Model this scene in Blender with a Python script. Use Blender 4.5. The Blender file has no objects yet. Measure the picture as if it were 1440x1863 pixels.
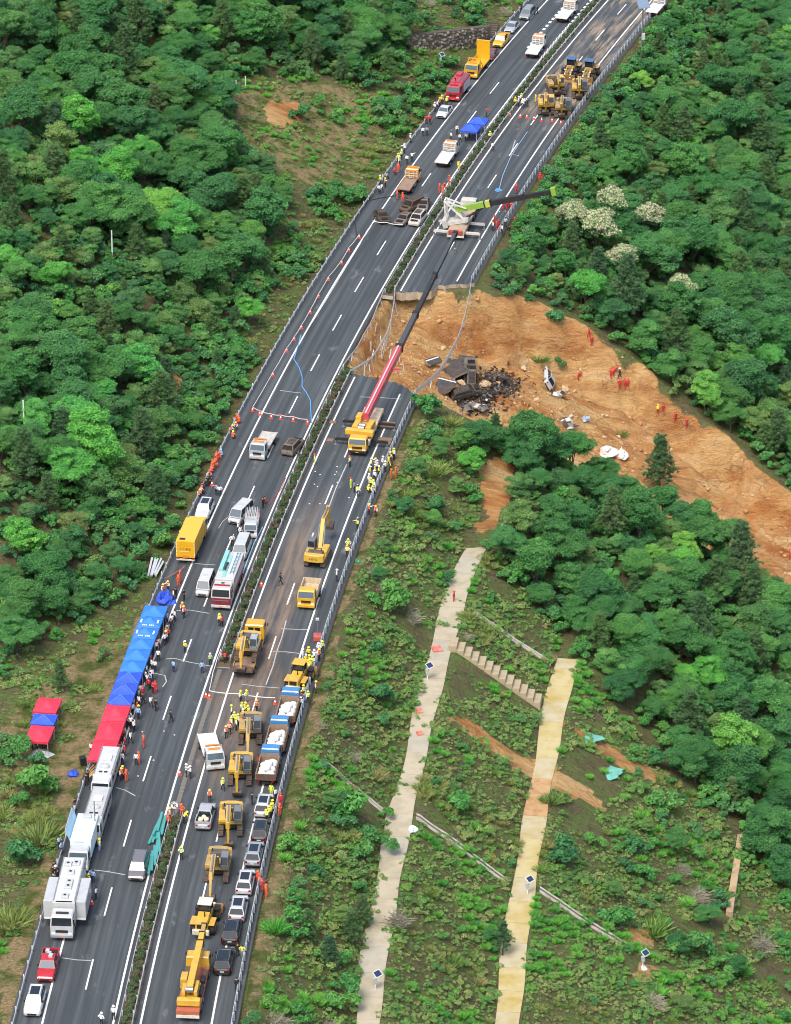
import bpy, math, random
import numpy as np
from mathutils import Vector, Matrix, Euler
random.seed(7); rng = np.random.default_rng(7)
scene = bpy.context.scene
COL = scene.collection
R = math.radians

# ------------------------------------------------------------------ camera
H0, PT, RL, F = 234.894, 0.456544, -0.004148, 7209.79      # height, pitch down, roll, focal length in 1440-px pixels
cam_d = bpy.data.cameras.new('camera'); cam = bpy.data.objects.new('camera', cam_d); COL.objects.link(cam)
cam_d.sensor_fit = 'HORIZONTAL'; cam_d.sensor_width = 36.0; cam_d.lens = F / 1440 * 36
cam_d.clip_start = 1.0; cam_d.clip_end = 3000
cam.matrix_world = Matrix.Translation((0, 0, H0)) @ Matrix.Rotation(math.pi/2 - PT, 4, 'X') @ Matrix.Rotation(-RL, 4, 'Z')
scene.camera = cam
# ------------------------------------------------------------------ world, sun, exposure (bright overcast)
SUN_EL, SUN_AZ = R(58), R(205)
w = bpy.data.worlds.new('World'); scene.world = w; w.use_nodes = True
nt = w.node_tree; bg = nt.nodes['Background']
sky = nt.nodes.new('ShaderNodeTexSky'); sky.sky_type = 'NISHITA'; sky.sun_disc = False
sky.sun_elevation = SUN_EL; sky.sun_rotation = SUN_AZ; sky.air_density = 1.0; sky.dust_density = 4.0; sky.ozone_density = 0.6
nt.links.new(sky.outputs[0], bg.inputs[0]); bg.inputs[1].default_value = 0.15
sl = bpy.data.lights.new('sun', 'SUN'); sl.energy = 1.3; sl.angle = R(22); sl.color = (1.0, 0.975, 0.94)
sun = bpy.data.objects.new('sun', sl); COL.objects.link(sun)
sun.rotation_euler = Vector((math.sin(SUN_AZ)*math.cos(SUN_EL), math.cos(SUN_AZ)*math.cos(SUN_EL), math.sin(SUN_EL))).to_track_quat('Z', 'Y').to_euler()
vs = scene.view_settings; vs.view_transform = 'Standard'; vs.look = 'None'; vs.gamma = 1.0; vs.use_curve_mapping = False
vs.exposure = 0.98
scene.cycles.filter_width = 1.05; scene.cycles.max_bounces = 5; scene.cycles.diffuse_bounces = 3; scene.cycles.transparent_max_bounces = 4

# ------------------------------------------------------------------ road alignment: station s along it, offset d to its right
RX, RY, RA, K1, K2 = -32.855, 366.982, 0.0655746, 8.13611e-4, -1.18687e-7
_S = np.arange(-200, 700.1, 0.5); _TH = RA + K1*_S + K2*_S*_S
_i0 = int(np.where(_S == 0)[0][0])
_CX = np.concatenate([[0], np.cumsum((np.sin(_TH)[1:] + np.sin(_TH)[:-1])*.25)]); _CX += RX - _CX[_i0]
_CY = np.concatenate([[0], np.cumsum((np.cos(_TH)[1:] + np.cos(_TH)[:-1])*.25)]); _CY += RY - _CY[_i0]
def R2W(s, d):
    x = np.interp(s, _S, _CX); y = np.interp(s, _S, _CY); t = np.interp(s, _S, _TH)
    return x + d*np.cos(t), y - d*np.sin(t)
def W2R(x, y):
    s = np.asarray(y - RY, float)
    for _ in range(8):
        cx = np.interp(s, _S, _CX); cy = np.interp(s, _S, _CY); t = np.interp(s, _S, _TH)
        s = s + (x - cx)*np.sin(t) + (y - cy)*np.cos(t)
    t = np.interp(s, _S, _TH); cx = np.interp(s, _S, _CX); cy = np.interp(s, _S, _CY)
    return s, (x - cx)*np.cos(t) - (y - cy)*np.sin(t)
def heading(s): return float(np.interp(s, _S, _TH))          # clockwise from +Y
def ray(px, py):
    u, v = px - 720, 931.5 - py; cr, sr = math.cos(RL), math.sin(RL); u, v = cr*u + sr*v, -sr*u + cr*v
    c, s = math.cos(PT), math.sin(PT)
    return (u/F, c + s*v/F, -s + c*v/F)
def at(px, py, z=0.0):                                       # photo pixel -> point on the level z
    d = ray(px, py); t = (z - H0)/d[2]; return Vector((d[0]*t, d[1]*t, z))
def proj(x, y, z):
    c, s = math.cos(PT), math.sin(PT); Z = z - H0
    zc = c*y - s*Z; u = F*x/zc; v = F*(s*y + c*Z)/zc; cr, sr = math.cos(RL), math.sin(RL)
    return 720 + cr*u - sr*v, 931.5 - (sr*u + cr*v)
def inpoly(px, py, poly):
    px = np.asarray(px, float); py = np.asarray(py, float); r = np.zeros(px.shape, bool); n = len(poly)
    for i in range(n):
        x0, y0 = poly[i]; x1, y1 = poly[(i+1) % n]
        if y0 == y1: continue
        r ^= ((y0 > py) != (y1 > py)) & (px < (x1 - x0)*(py - y0)/(y1 - y0) + x0)
    return r
def smooth(a, b, x):
    t = np.clip((np.asarray(x, float) - a)/(b - a), 0, 1); return t*t*(3 - 2*t)
_perm = np.random.default_rng(3).random((256, 256))
def vnoise(x, y):
    x = np.asarray(x, float); y = np.asarray(y, float); xi = np.floor(x).astype(int); yi = np.floor(y).astype(int)
    fx = x - xi; fy = y - yi; fx = fx*fx*(3-2*fx); fy = fy*fy*(3-2*fy)
    g = lambda a, b: _perm[a & 255, b & 255]
    return (g(xi, yi)*(1-fx) + g(xi+1, yi)*fx)*(1-fy) + (g(xi, yi+1)*(1-fx) + g(xi+1, yi+1)*fx)*fy
def fbm(x, y, o=4):
    r = 0; a = .5
    for k in range(o): r = r + a*(vnoise(x*2**k + 17*k, y*2**k + 31*k) - .5)*2; a *= .5
    return r

# ------------------------------------------------------------------ materials
def srgb(h):
    h = h.lstrip('#'); v = [int(h[i:i+2], 16)/255 for i in (0, 2, 4)]
    return tuple(c/12.92 if c <= .04045 else ((c+.055)/1.055)**2.4 for c in v) + (1,)
_M = {}
def new_mat(name):
    m = bpy.data.materials.new(name); m.use_nodes = True; return m, m.node_tree, m.node_tree.nodes['Principled BSDF']
def N(nt, t, **k):
    n = nt.nodes.new('ShaderNode' + t)
    for a, b in k.items(): setattr(n, a, b)
    return n
def ramp(nt, fac, stops, interp='LINEAR'):
    n = N(nt, 'ValToRGB'); cr = n.color_ramp; cr.interpolation = interp
    while len(cr.elements) < len(stops): cr.elements.new(.5)
    for e, (p, c) in zip(cr.elements, stops):
        e.position = p; e.color = c if len(c) == 4 else (*c, 1)
    if fac is not None: nt.links.new(fac, n.inputs[0])
    return n.outputs[0]
def mixc(nt, fac, a, b, mode='MIX'):
    n = N(nt, 'Mix', data_type='RGBA', blend_type=mode)
    for i, v in ((0, fac), (6, a), (7, b)):
        if hasattr(v, 'is_output'): nt.links.new(v, n.inputs[i])
        else: n.inputs[i].default_value = v if i == 0 or len(v) == 4 else (*v, 1)
    return n.outputs[2]
def math_n(nt, op, a, b=None, clamp=False):
    n = N(nt, 'Math', operation=op, use_clamp=clamp)
    for i, v in ((0, a), (1, b)):
        if v is None: continue
        if hasattr(v, 'is_output'): nt.links.new(v, n.inputs[i])
        else: n.inputs[i].default_value = v
    return n.outputs[0]
def noise(nt, vec, scale, detail=4, rough=.55):
    n = N(nt, 'TexNoise'); n.inputs['Scale'].default_value = scale; n.inputs['Detail'].default_value = detail; n.inputs['Roughness'].default_value = rough
    if vec is not None: nt.links.new(vec, n.inputs['Vector'])
    return n.outputs['Fac']
def bump(nt, bsdf, h, strength, dist):
    b = N(nt, 'Bump'); b.inputs['Strength'].default_value = strength; b.inputs['Distance'].default_value = dist
    nt.links.new(h, b.inputs['Height']); nt.links.new(b.outputs[0], bsdf.inputs['Normal'])
def mat(hexc, rough=.5, metal=0, dirt=.12, dirtc='#6b5a45', coat=0, name=None, scale=1.3):
    """plain coloured surface with uneven dirt"""
    key = (hexc, rough, metal, dirt, dirtc, coat, scale)
    if key in _M: return _M[key]
    m, nt, b = new_mat(name or ('surface_' + hexc.lstrip('#')))
    tc = N(nt, 'TexCoord'); n1 = noise(nt, tc.outputs['Object'], scale, 5, .65)
    f = ramp(nt, n1, [(.42, (0, 0, 0)), (.72, (1, 1, 1))])
    fm = math_n(nt, 'MULTIPLY', f, dirt)
    c = mixc(nt, fm, srgb(hexc), srgb(dirtc)); nt.links.new(c, b.inputs['Base Color'])
    b.inputs['Roughness'].default_value = rough; b.inputs['Metallic'].default_value = metal
    b.inputs['Coat Weight'].default_value = coat
    _M[key] = m; return m
def tame(h, k=.8):
    v = [int(h[i:i+2], 16) for i in (1, 3, 5)]; return '#%02x%02x%02x' % tuple(int(c*(k if min(v) > 150 else .95)) for c in v)
def paint(hexc, dirt=.2): return mat(tame(hexc, .8), .35, 0, dirt, '#7a6a55', .5, 'paint_' + hexc.lstrip('#'))
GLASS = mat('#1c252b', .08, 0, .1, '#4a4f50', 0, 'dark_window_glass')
SKYGLASS = mat('#46555e', .1, 0, .2, '#5d6a70', 0, 'sky_lit_windscreen')  # paler glass with the sky's reflection painted into its colour
RUBBER = mat('#141414', .85, 0, .3, '#5a4c3c')
STEEL = mat('#8d9296', .45, .6, .3, '#5b5048')
DARK = mat('#1b1c1d', .6, 0, .3, '#4d4338')
WHITE = paint('#d9dcdd'); LAMP = mat('#e8e6dc', .2); REDL = mat('#8e1414', .25); AMBER = mat('#d07a18', .3)

# ------------------------------------------------------------------ mesh builder
class MB:
    def __init__(s): s.v = []; s.f = []; s.m = []; s.T = Matrix.Identity(4)
    def _add(s, vs, fs, m):
        o = len(s.v); s.v.extend(tuple(s.T @ Vector(v)) for v in vs); s.f.extend(tuple(i + o for i in f) for f in fs); s.m.extend([m]*len(fs)); return s
    def box(s, x0, x1, y0, y1, z0, z1, m=0, top=None):
        """axis box; top=(tx,ty) shrinks the upper face by tx, ty on each side"""
        tx, ty = top or (0, 0)
        vs = [(x0,y0,z0),(x1,y0,z0),(x1,y1,z0),(x0,y1,z0),(x0+tx,y0+ty,z1),(x1-tx,y0+ty,z1),(x1-tx,y1-ty,z1),(x0+tx,y1-ty,z1)]
        return s._add(vs, [(0,3,2,1),(4,5,6,7),(0,1,5,4),(1,2,6,5),(2,3,7,6),(3,0,4,7)], m)
    def rbox(s, x0, x1, y0, y1, z0, z1, r=.05, m=0):
        """box with chamfered vertical and top edges"""
        def ring(i, z): 
            a, b, c, d = x0+i, x1-i, y0+i, y1-i; k = r*.6
            return [(a+k,c,z),(b-k,c,z),(b,c+k,z),(b,d-k,z),(b-k,d,z),(a+k,d,z),(a,d-k,z),(a,c+k,z)]
        return s.loft([ring(r*.5, z0), ring(0, z0+r), ring(0, z1-r), ring(r*.35, z1-r*.3), ring(r, z1)], m)
    def loft(s, rings, m=0, cap=True, close=True):
        n = len(rings[0]); vs = [p for r in rings for p in r]; fs = []
        for i in range(len(rings)-1):
            for j in range(n if close else n-1):
                k = (j+1) % n; fs.append((i*n+j, i*n+k, (i+1)*n+k, (i+1)*n+j))
        if cap: fs.append(tuple(range(n))[::-1]); fs.append(tuple((len(rings)-1)*n + j for j in range(n)))
        return s._add(vs, fs, m)
    def prism(s, pts, x0, x1, m=0):
        """profile of (y,z) points extruded along x"""
        return s.loft([[(x0, y, z) for y, z in pts], [(x1, y, z) for y, z in pts]], m)
    def cyl(s, p0, p1, r0, r1=None, n=10, m=0):
        r1 = r0 if r1 is None else r1; p0 = Vector(p0); p1 = Vector(p1); q = (p1-p0).to_track_quat('Z', 'Y')
        ring = lambda p, r: [p + q @ Vector((math.cos(2*math.pi*i/n)*r, math.sin(2*math.pi*i/n)*r, 0)) for i in range(n)]
        return s.loft([ring(p0, r0), ring(p1, r1)], m)
    def tube(s, pts, r, n=6, m=0):
        rr = r if isinstance(r, (list, tuple)) else [r]*len(pts); pts = [Vector(p) for p in pts]; rings = []
        for i, p in enumerate(pts):
            d = (pts[min(i+1, len(pts)-1)] - pts[max(i-1, 0)]).normalized(); q = d.to_track_quat('Z', 'Y')
            rings.append([p + q @ Vector((math.cos(2*math.pi*k/n)*rr[i], math.sin(2*math.pi*k/n)*rr[i], 0)) for k in range(n)])
        return s.loft(rings, m)
    def beam(s, p0, p1, w, h, m=0, w1=None, h1=None):
        """rectangular bar from p0 to p1, width across, height up"""
        p0 = Vector(p0); p1 = Vector(p1); d = (p1-p0).normalized(); side = d.cross(Vector((0,0,1)))
        if side.length < 1e-4: side = Vector((1,0,0))
        side.normalize(); up = side.cross(d)
        def ring(p, w, h): return [p - side*w/2 - up*h/2, p + side*w/2 - up*h/2, p + side*w/2 + up*h/2, p - side*w/2 + up*h/2]
        return s.loft([ring(p0, w, h), ring(p1, w1 or w, h1 or h)], m)
    def quad(s, a, b, c, d, m=0): return s._add([a, b, c, d], [(0,1,2,3)], m)
    def mesh(s, name, mats, smooth=False):
        me = bpy.data.meshes.new(name); me.from_pydata(s.v, [], s.f)
        for m in (mats if isinstance(mats, (list, tuple)) else [mats]): me.materials.append(m)
        me.polygons.foreach_set('material_index', s.m)
        if smooth: me.polygons.foreach_set('use_smooth', [True]*len(s.f))
        me.update(); return me
def link(name, data, parent=None, loc=None, rot=None, scale=None):
    o = bpy.data.objects.new(name, data); COL.objects.link(o)
    if parent: o.parent = parent
    if loc is not None: o.location = loc
    if rot is not None: o.rotation_euler = rot
    if scale is not None: o.scale = scale if hasattr(scale, '__len__') else (scale,)*3
    return o
def tag(o, label=None, cat=None, group=None, kind=None):
    if label: o['label'] = label
    if cat: o['category'] = cat
    if group: o['group'] = group
    if kind: o['kind'] = kind
    return o
def thing(name, label, cat, loc=(0,0,0), rz=0.0, group=None):
    return tag(link(name, None, None, loc, (0,0,rz)), label, cat, group)
def copy_tree(o, parent=None):
    c = o.copy(); COL.objects.link(c); c.parent = parent
    for ch in o.children: copy_tree(ch, c)
    return c
def repaint(o, frm, to):
    """swap a paint on a thing and its parts at object level (mesh data stays shared)"""
    for p in [o] + list(o.children_recursive):
        if p.type == 'MESH':
            for sl_ in p.material_slots:
                if sl_.material == frm: sl_.link = 'OBJECT'; sl_.material = to
def np_mesh(name, V, Fq, mats, smooth=False, attrs=None, midx=None):
    """mesh from arrays: V (n,3), Fq (m,k)"""
    me = bpy.data.meshes.new(name); V = np.asarray(V, np.float32); Fq = np.asarray(Fq, np.int32); k = Fq.shape[1]
    me.vertices.add(len(V)); me.vertices.foreach_set('co', V.ravel())
    me.loops.add(Fq.size); me.loops.foreach_set('vertex_index', Fq.ravel())
    me.polygons.add(len(Fq)); me.polygons.foreach_set('loop_start', np.arange(0, Fq.size, k, dtype=np.int32))
    me.polygons.foreach_set('use_smooth', np.full(len(Fq), smooth))
    for m in (mats if isinstance(mats, (list, tuple)) else [mats]): me.materials.append(m)
    if midx is not None: me.polygons.foreach_set('material_index', np.asarray(midx, np.int32))
    for a, val in (attrs or {}).items():
        at_ = me.attributes.new(a, 'FLOAT', 'POINT'); at_.data.foreach_set('value', np.asarray(val, np.float32))
    me.update(calc_edges=True); me.validate(); return me
# ------------------------------------------------------------------ terrain
D_RAIL_L, D_ML, D_MR, D_RAIL_R = -6.75, 4.5, 5.9, 16.45     # guardrails, offsets from the left carriageway's lane line
W_, MED = 3.77, 2.92
OL, IL, IR, DR, OR = -W_, W_, W_ + MED, 2*W_ + MED, 3*W_ + MED
EDGE_L, EDGE_R = -7.25, 17.0
HOLE = (157.0, 194.0)
_BD = [-60, 0, 16.4, 18.6, 27.8, 28.3, 31.4, 31.9, 42.6, 43.1, 46.4, 46.9, 75, 120, 400]
_BZ = [-.6, -.6, -.6, -.5, -7.9, -8.1, -8.1, -8.1, -15.6, -16.1, -16.1, -16.3, -33, -52, -140]
_ND = [-60, 0, 16.4, 19, 24, 40, 80, 120, 400]
_NZ = [-.6, -.6, -.6, -.7, -2.6, -11, -33, -52, -140]
_FD = [0, 5.2, 6.2, 8, 12, 17, 30, 45, 60, 75, 120, 400]      # floor of the slide
_FZ = [-.6, -.9, -3.2, -5.2, -7.4, -9.3, -15, -22, -29.5, -37, -55.5, -143]
SLD_D = [4, 17, 24, 32, 42, 55, 72, 90, 130, 400]             # edges of the slide (stations) by offset; filled in below
SLD_N = [157, 155, 153, 154, 157, 157, 154, 152, 150, 130]
SLD_F = [194, 196, 200, 202, 201, 195, 188, 185, 181, 160]
def slide_w(s, d):
    n = np.interp(d, SLD_D, SLD_N); f = np.interp(d, SLD_D, SLD_F)
    j = np.where(np.asarray(d) > 18, 2.2*fbm(np.asarray(d)*.12, np.asarray(s)*0 + 5), 0)
    t = (s - n - j)/(f - n)
    return t
def tz(s, d):
    s = np.asarray(s, float); d = np.asarray(d, float)
    b = np.interp(d, _BD, _BZ); n = np.interp(d, _ND, _NZ)
    k = smooth(118, 150, s + .25*(d - 30)); zr = b*(1-k) + n*k
    far = smooth(17.5, 24, d)
    path = np.maximum(np.maximum(np.exp(-((d-29.9)/2.0)**4), np.exp(-((d-44.7)/2.2)**4)), np.exp(-((s-92.6)/2.2)**4)*(d < 46))*(1-k)
    zr = zr + far*(1-path)*(.35*fbm(s*.25, d*.25) + (1.0 + k*.8)*fbm(s*.05, d*.05, 3)*smooth(20, 60, d))
    t = slide_w(s, d); kd = smooth(12, 26, d); wgt = smooth(0.0, .03 + .13*kd, t)*(1 - smooth(.86 + .02*kd + .05*fbm(d*.22, d*0 + 3), .985, t))*(d > 4)
    fl = np.interp(d, _FD, _FZ) + .9*fbm(s*.16, d*.16, 5)*smooth(5, 12, d) + .5*fbm(s*.5, d*.18, 4)*smooth(5, 10, d)
    rid = 1 - np.abs(2*vnoise(s*.33 + 1.5*fbm(s*.1, d*.1), d*.05) - 1); rid2 = 1 - np.abs(2*vnoise(s*.85 + d*.12 + 40, d*.14) - 1)
    fl = fl + smooth(6, 12, d)*(2.0*(rid - .5) + .8*(rid2 - .5) + .5*np.abs(fbm(s*.7, d*.7, 3)))
    zr = zr*(1-wgt) + np.minimum(fl, zr + .3)*wgt
    # left side: low ground near the camera, a wooded hillside further on
    e = -d - 7.25; up = smooth(45, 120, s + .3*e)
    hill = np.interp(e, [0, 1.2, 2.2, 6, 30, 80, 150, 400], [-.35, -.55, -.3, 1.2, 13, 34, 55, 120])
    low = np.interp(e, [0, 1, 3, 25, 60, 400], [-.3, -.45, -.7, -.9, 3, 40])
    zl = low*(1-up) + hill*up
    zl = zl + smooth(2, 12, e)*(.4*fbm(s*.2, d*.2) + 3.2*up*fbm(s*.03, d*.03, 3)*smooth(3, 40, e))
    zl = np.where(e < 0, -.5, zl)
    return np.where(d < -7, zl, zr)
def tzw(x, y):
    s, d = W2R(x, y); return float(tz(s, d))
def atT(px, py):
    """photo pixel -> first point of the terrain on its line of sight"""
    r = ray(px, py); t = 380/r[1]*1.0; hit = None
    ts = np.arange(330, 900, .5)/r[1]*1.0
    X = r[0]*ts; Y = r[1]*ts; Z = H0 + r[2]*ts; s, d = W2R(X, Y); zt = np.where((d > EDGE_L) & (d < EDGE_R) & (np.abs(slide_w(s, d) - .5) > .5), 0, tz(s, d))
    i = int(np.argmax(Z < zt)); a = max(i-1, 0)
    g0 = Z[a]-zt[a]; g1 = Z[i]-zt[i]; q = g0/(g0-g1+1e-9); tt = ts[a] + (ts[i]-ts[a])*q
    return Vector((r[0]*tt, r[1]*tt, H0 + r[2]*tt))
# photo outlines of ground cover (pixels of the photo), looked up through each ground point's own projection
BROWN = [[(418,172),(470,160),(560,150),(690,170),(690,260),(640,350),(560,330),(480,300),(430,250)],
         [(150,1180),(235,1150),(275,1085),(225,1220),(180,1330),(120,1500),(60,1863),(0,1863),(0,1760),(60,1600),(110,1440),(20,1400),(0,1330),(40,1270)],
         [(590,1010),(680,900),(730,800),(755,760),(735,830),(660,1010),(575,1250),(545,1380),(520,1500),(470,1700),(440,1863),(470,1863),(530,1600),(570,1350),(620,1190),(700,1250),(620,1180)]]
BARE = [[(480,185),(540,185),(555,215),(520,235),(490,220)], [(870,850),(905,830),(935,850),(938,905),(905,945),(870,905)],
        [(805,1300),(850,1310),(905,1345),(960,1378),(1010,1395),(1080,1440),(1110,1475),(1075,1465),(1010,1435),(945,1410),(890,1365)],
        [(1395,95),(1425,85),(1430,130),(1410,140)], [(300,680),(330,690),(335,730),(305,720)], [(205,860),(235,900),(240,950),(215,930)],
        [(1020,1312),(1090,1345),(1200,1410),(1190,1425),(1110,1385)], [(1140,1690),(1185,1690),(1190,1720),(1145,1720)], [(880,1550),(905,1555),(900,1580)],
        [(860,952),(905,935),(910,955),(870,975)], [(1160,1750),(1195,1760),(1185,1785),(1155,1775)]]
def grid_terrain(name, svals, dvals):
    Sg, Dg = np.meshgrid(svals, dvals, indexing='ij'); s = Sg.ravel(); d = Dg.ravel(); z = tz(s, d); X, Y = R2W(s, d)
    px, py = proj(X, Y, z); px2 = px + 10*fbm(X*.3, Y*.3); py2 = py + 10*fbm(X*.3 + 9, Y*.3)
    t = slide_w(s, d); soil = ((t > 0) & (t < 1) & (d > 4)).astype(float)
    edge = np.minimum(t, 1-t); soil = smooth(-.01, .05, edge + .05*fbm(s*.3, d*.3))*(d > 4)
    bare = np.zeros(len(s)); brown = np.zeros(len(s))
    for p in BARE: bare = np.maximum(bare, inpoly(px2, py2, p))
    for p in BROWN: brown = np.maximum(brown, inpoly(px2, py2, p))
    char = np.zeros(len(s))
    for cx, cy, rx, ry in ((905, 700, 52, 30), (868, 735, 40, 18), (850, 690, 30, 22)): char = np.maximum(char, 1 - ((px2-cx)/rx)**2 - ((py2-cy)/ry)**2)
    char = np.clip(char*1.6, 0, 1)
    ns, nd = Sg.shape; i = np.arange(ns*nd).reshape(ns, nd)
    Fq = np.stack([i[:-1,:-1], i[:-1,1:], i[1:,1:], i[1:,:-1]], -1).reshape(-1, 4)[:, ::-1]
    me = np_mesh(name, np.stack([X, Y, z], -1), Fq[:, ::-1], GROUND, True, {'soil': soil, 'bare': bare, 'brown': brown, 'char': char})
    return tag(link(name, me), kind='structure')
def ground_mat():
    m, nt, b = new_mat('hillside_ground'); tc = N(nt, 'TexCoord'); P = tc.outputs['Object']
    def attr(n): a = N(nt, 'Attribute', attribute_name=n); return a.outputs['Fac']
    n1 = noise(nt, P, .35, 6, .62); n2 = noise(nt, P, 2.2, 5, .65); n3 = noise(nt, P, .08, 4, .55); n4 = noise(nt, P, 9, 3, .6)
    mq = N(nt, 'Mapping'); nt.links.new(P, mq.inputs[0]); mq.inputs['Scale'].default_value = (.35, 2.2, .6); mq.inputs['Rotation'].default_value = (0, 0, -.1); n6 = noise(nt, mq.outputs[0], .8, 5, .65)
    green = mixc(nt, ramp(nt, n1, [(.38, (0,0,0)), (.62, (1,1,1))]), srgb('#665f46'), srgb('#64783f'))
    green = mixc(nt, math_n(nt, 'MULTIPLY', ramp(nt, n6, [(.48, (0,0,0)), (.66, (1,1,1))]), .55), green, srgb('#84765a'))
    green = mixc(nt, ramp(nt, n2, [(.5, (0,0,0)), (.7, (1,1,1))]), green, srgb('#4c4634'))
    brown = mixc(nt, ramp(nt, n2, [(.35, (0,0,0)), (.62, (1,1,1))]), srgb('#7d7355'), srgb('#a58f68'))
    brown = mixc(nt, ramp(nt, n1, [(.45, (0,0,0)), (.6, (1,1,1))]), brown, srgb('#54602f'))
    soil = ramp(nt, n1, [(.25, srgb('#ab6c3f')), (.42, srgb('#c08650')), (.55, srgb('#c99a64')), (.7, srgb('#d2b084'))])
    soil = mixc(nt, ramp(nt, n3, [(.42, (0,0,0)), (.62, (1,1,1))]), soil, srgb('#cfaa72'))
    mp = N(nt, 'Mapping'); nt.links.new(P, mp.inputs[0]); mp.inputs['Scale'].default_value = (.12, .9, .5); mp.inputs['Rotation'].default_value = (0, 0, -.35)
    n5 = noise(nt, mp.outputs[0], 1.6, 5, .7)
    soil = mixc(nt, math_n(nt, 'MULTIPLY', ramp(nt, n5, [(.45, (0,0,0)), (.7, (1,1,1))]), .55), soil, srgb('#8a5a36'))
    soil = mixc(nt, math_n(nt, 'MULTIPLY', ramp(nt, n4, [(.58, (0,0,0)), (.8, (1,1,1))]), .35), soil, srgb('#7a5234'))
    vo = N(nt, 'TexVoronoi', feature='DISTANCE_TO_EDGE'); vo.inputs['Scale'].default_value = .55; nt.links.new(P, vo.inputs['Vector']); crack = ramp(nt, vo.outputs['Distance'], [(.0, (1,1,1)), (.09, (0,0,0))])
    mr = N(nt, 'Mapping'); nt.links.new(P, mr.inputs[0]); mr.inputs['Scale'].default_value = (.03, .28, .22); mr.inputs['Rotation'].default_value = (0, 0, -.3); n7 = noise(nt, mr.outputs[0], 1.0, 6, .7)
    soil = mixc(nt, math_n(nt, 'MULTIPLY', ramp(nt, n7, [(.5, (0,0,0)), (.62, (1,1,1))]), .6), soil, srgb('#94562e')); soil = mixc(nt, math_n(nt, 'MULTIPLY', ramp(nt, n7, [(.36, (1,1,1)), (.46, (0,0,0))]), .5), soil, srgb('#d8bc8c'))  # streaked soil, with the gullies' missing shading put into the colour
    soil = mixc(nt, math_n(nt, 'MULTIPLY', crack, math_n(nt, 'MULTIPLY', ramp(nt, n1, [(.5, (0,0,0)), (.6, (1,1,1))]), .45)), soil, srgb('#6b4327'))
    def warp(a, amt): return math_n(nt, 'ADD', a, math_n(nt, 'MULTIPLY', math_n(nt, 'SUBTRACT', n2, .5), amt))
    c = mixc(nt, ramp(nt, warp(attr('brown'), .9), [(.4, (0,0,0)), (.6, (1,1,1))]), green, brown)
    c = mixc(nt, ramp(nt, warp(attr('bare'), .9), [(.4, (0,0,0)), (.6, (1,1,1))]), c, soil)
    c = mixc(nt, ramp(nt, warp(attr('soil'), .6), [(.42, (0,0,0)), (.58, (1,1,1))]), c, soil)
    c = mixc(nt, math_n(nt, 'MULTIPLY', ramp(nt, warp(attr('char'), 1.6), [(.35, (0,0,0)), (.75, (1,1,1))]), .85), c, srgb('#3b332e'))
    nt.links.new(c, b.inputs['Base Color']); b.inputs['Roughness'].default_value = .95; b.inputs['Specular IOR Level'].default_value = .1
    h = math_n(nt, 'ADD', n2, math_n(nt, 'MULTIPLY', n5, 1.2)); bump(nt, b, math_n(nt, 'ADD', h, math_n(nt, 'MULTIPLY', n4, .6)), 1.0, .6)
    return m
GROUND = ground_mat()
if True:
    sv = np.concatenate([np.arange(-60, 0, 2.5), np.arange(0, 140, 1.2), np.arange(140, 205, .5), np.arange(205, 420, 1.8), np.arange(420, 560, 8)])
    dv = np.concatenate([np.arange(4.2, 18, .35), np.arange(18, 60, .6), np.arange(60, 130, 1.2), np.arange(130, 400, 10)])
    grid_terrain('hillside_right', sv, dv)
    sv = np.concatenate([np.arange(-60, 340, 1.6), np.arange(340, 560, 6)])
    dv = np.concatenate([-np.arange(380, 120, -10), -np.arange(120, 40, -1.5), -np.arange(40, 6.9, -.7)])
    grid_terrain('hillside_left', sv, dv)

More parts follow.
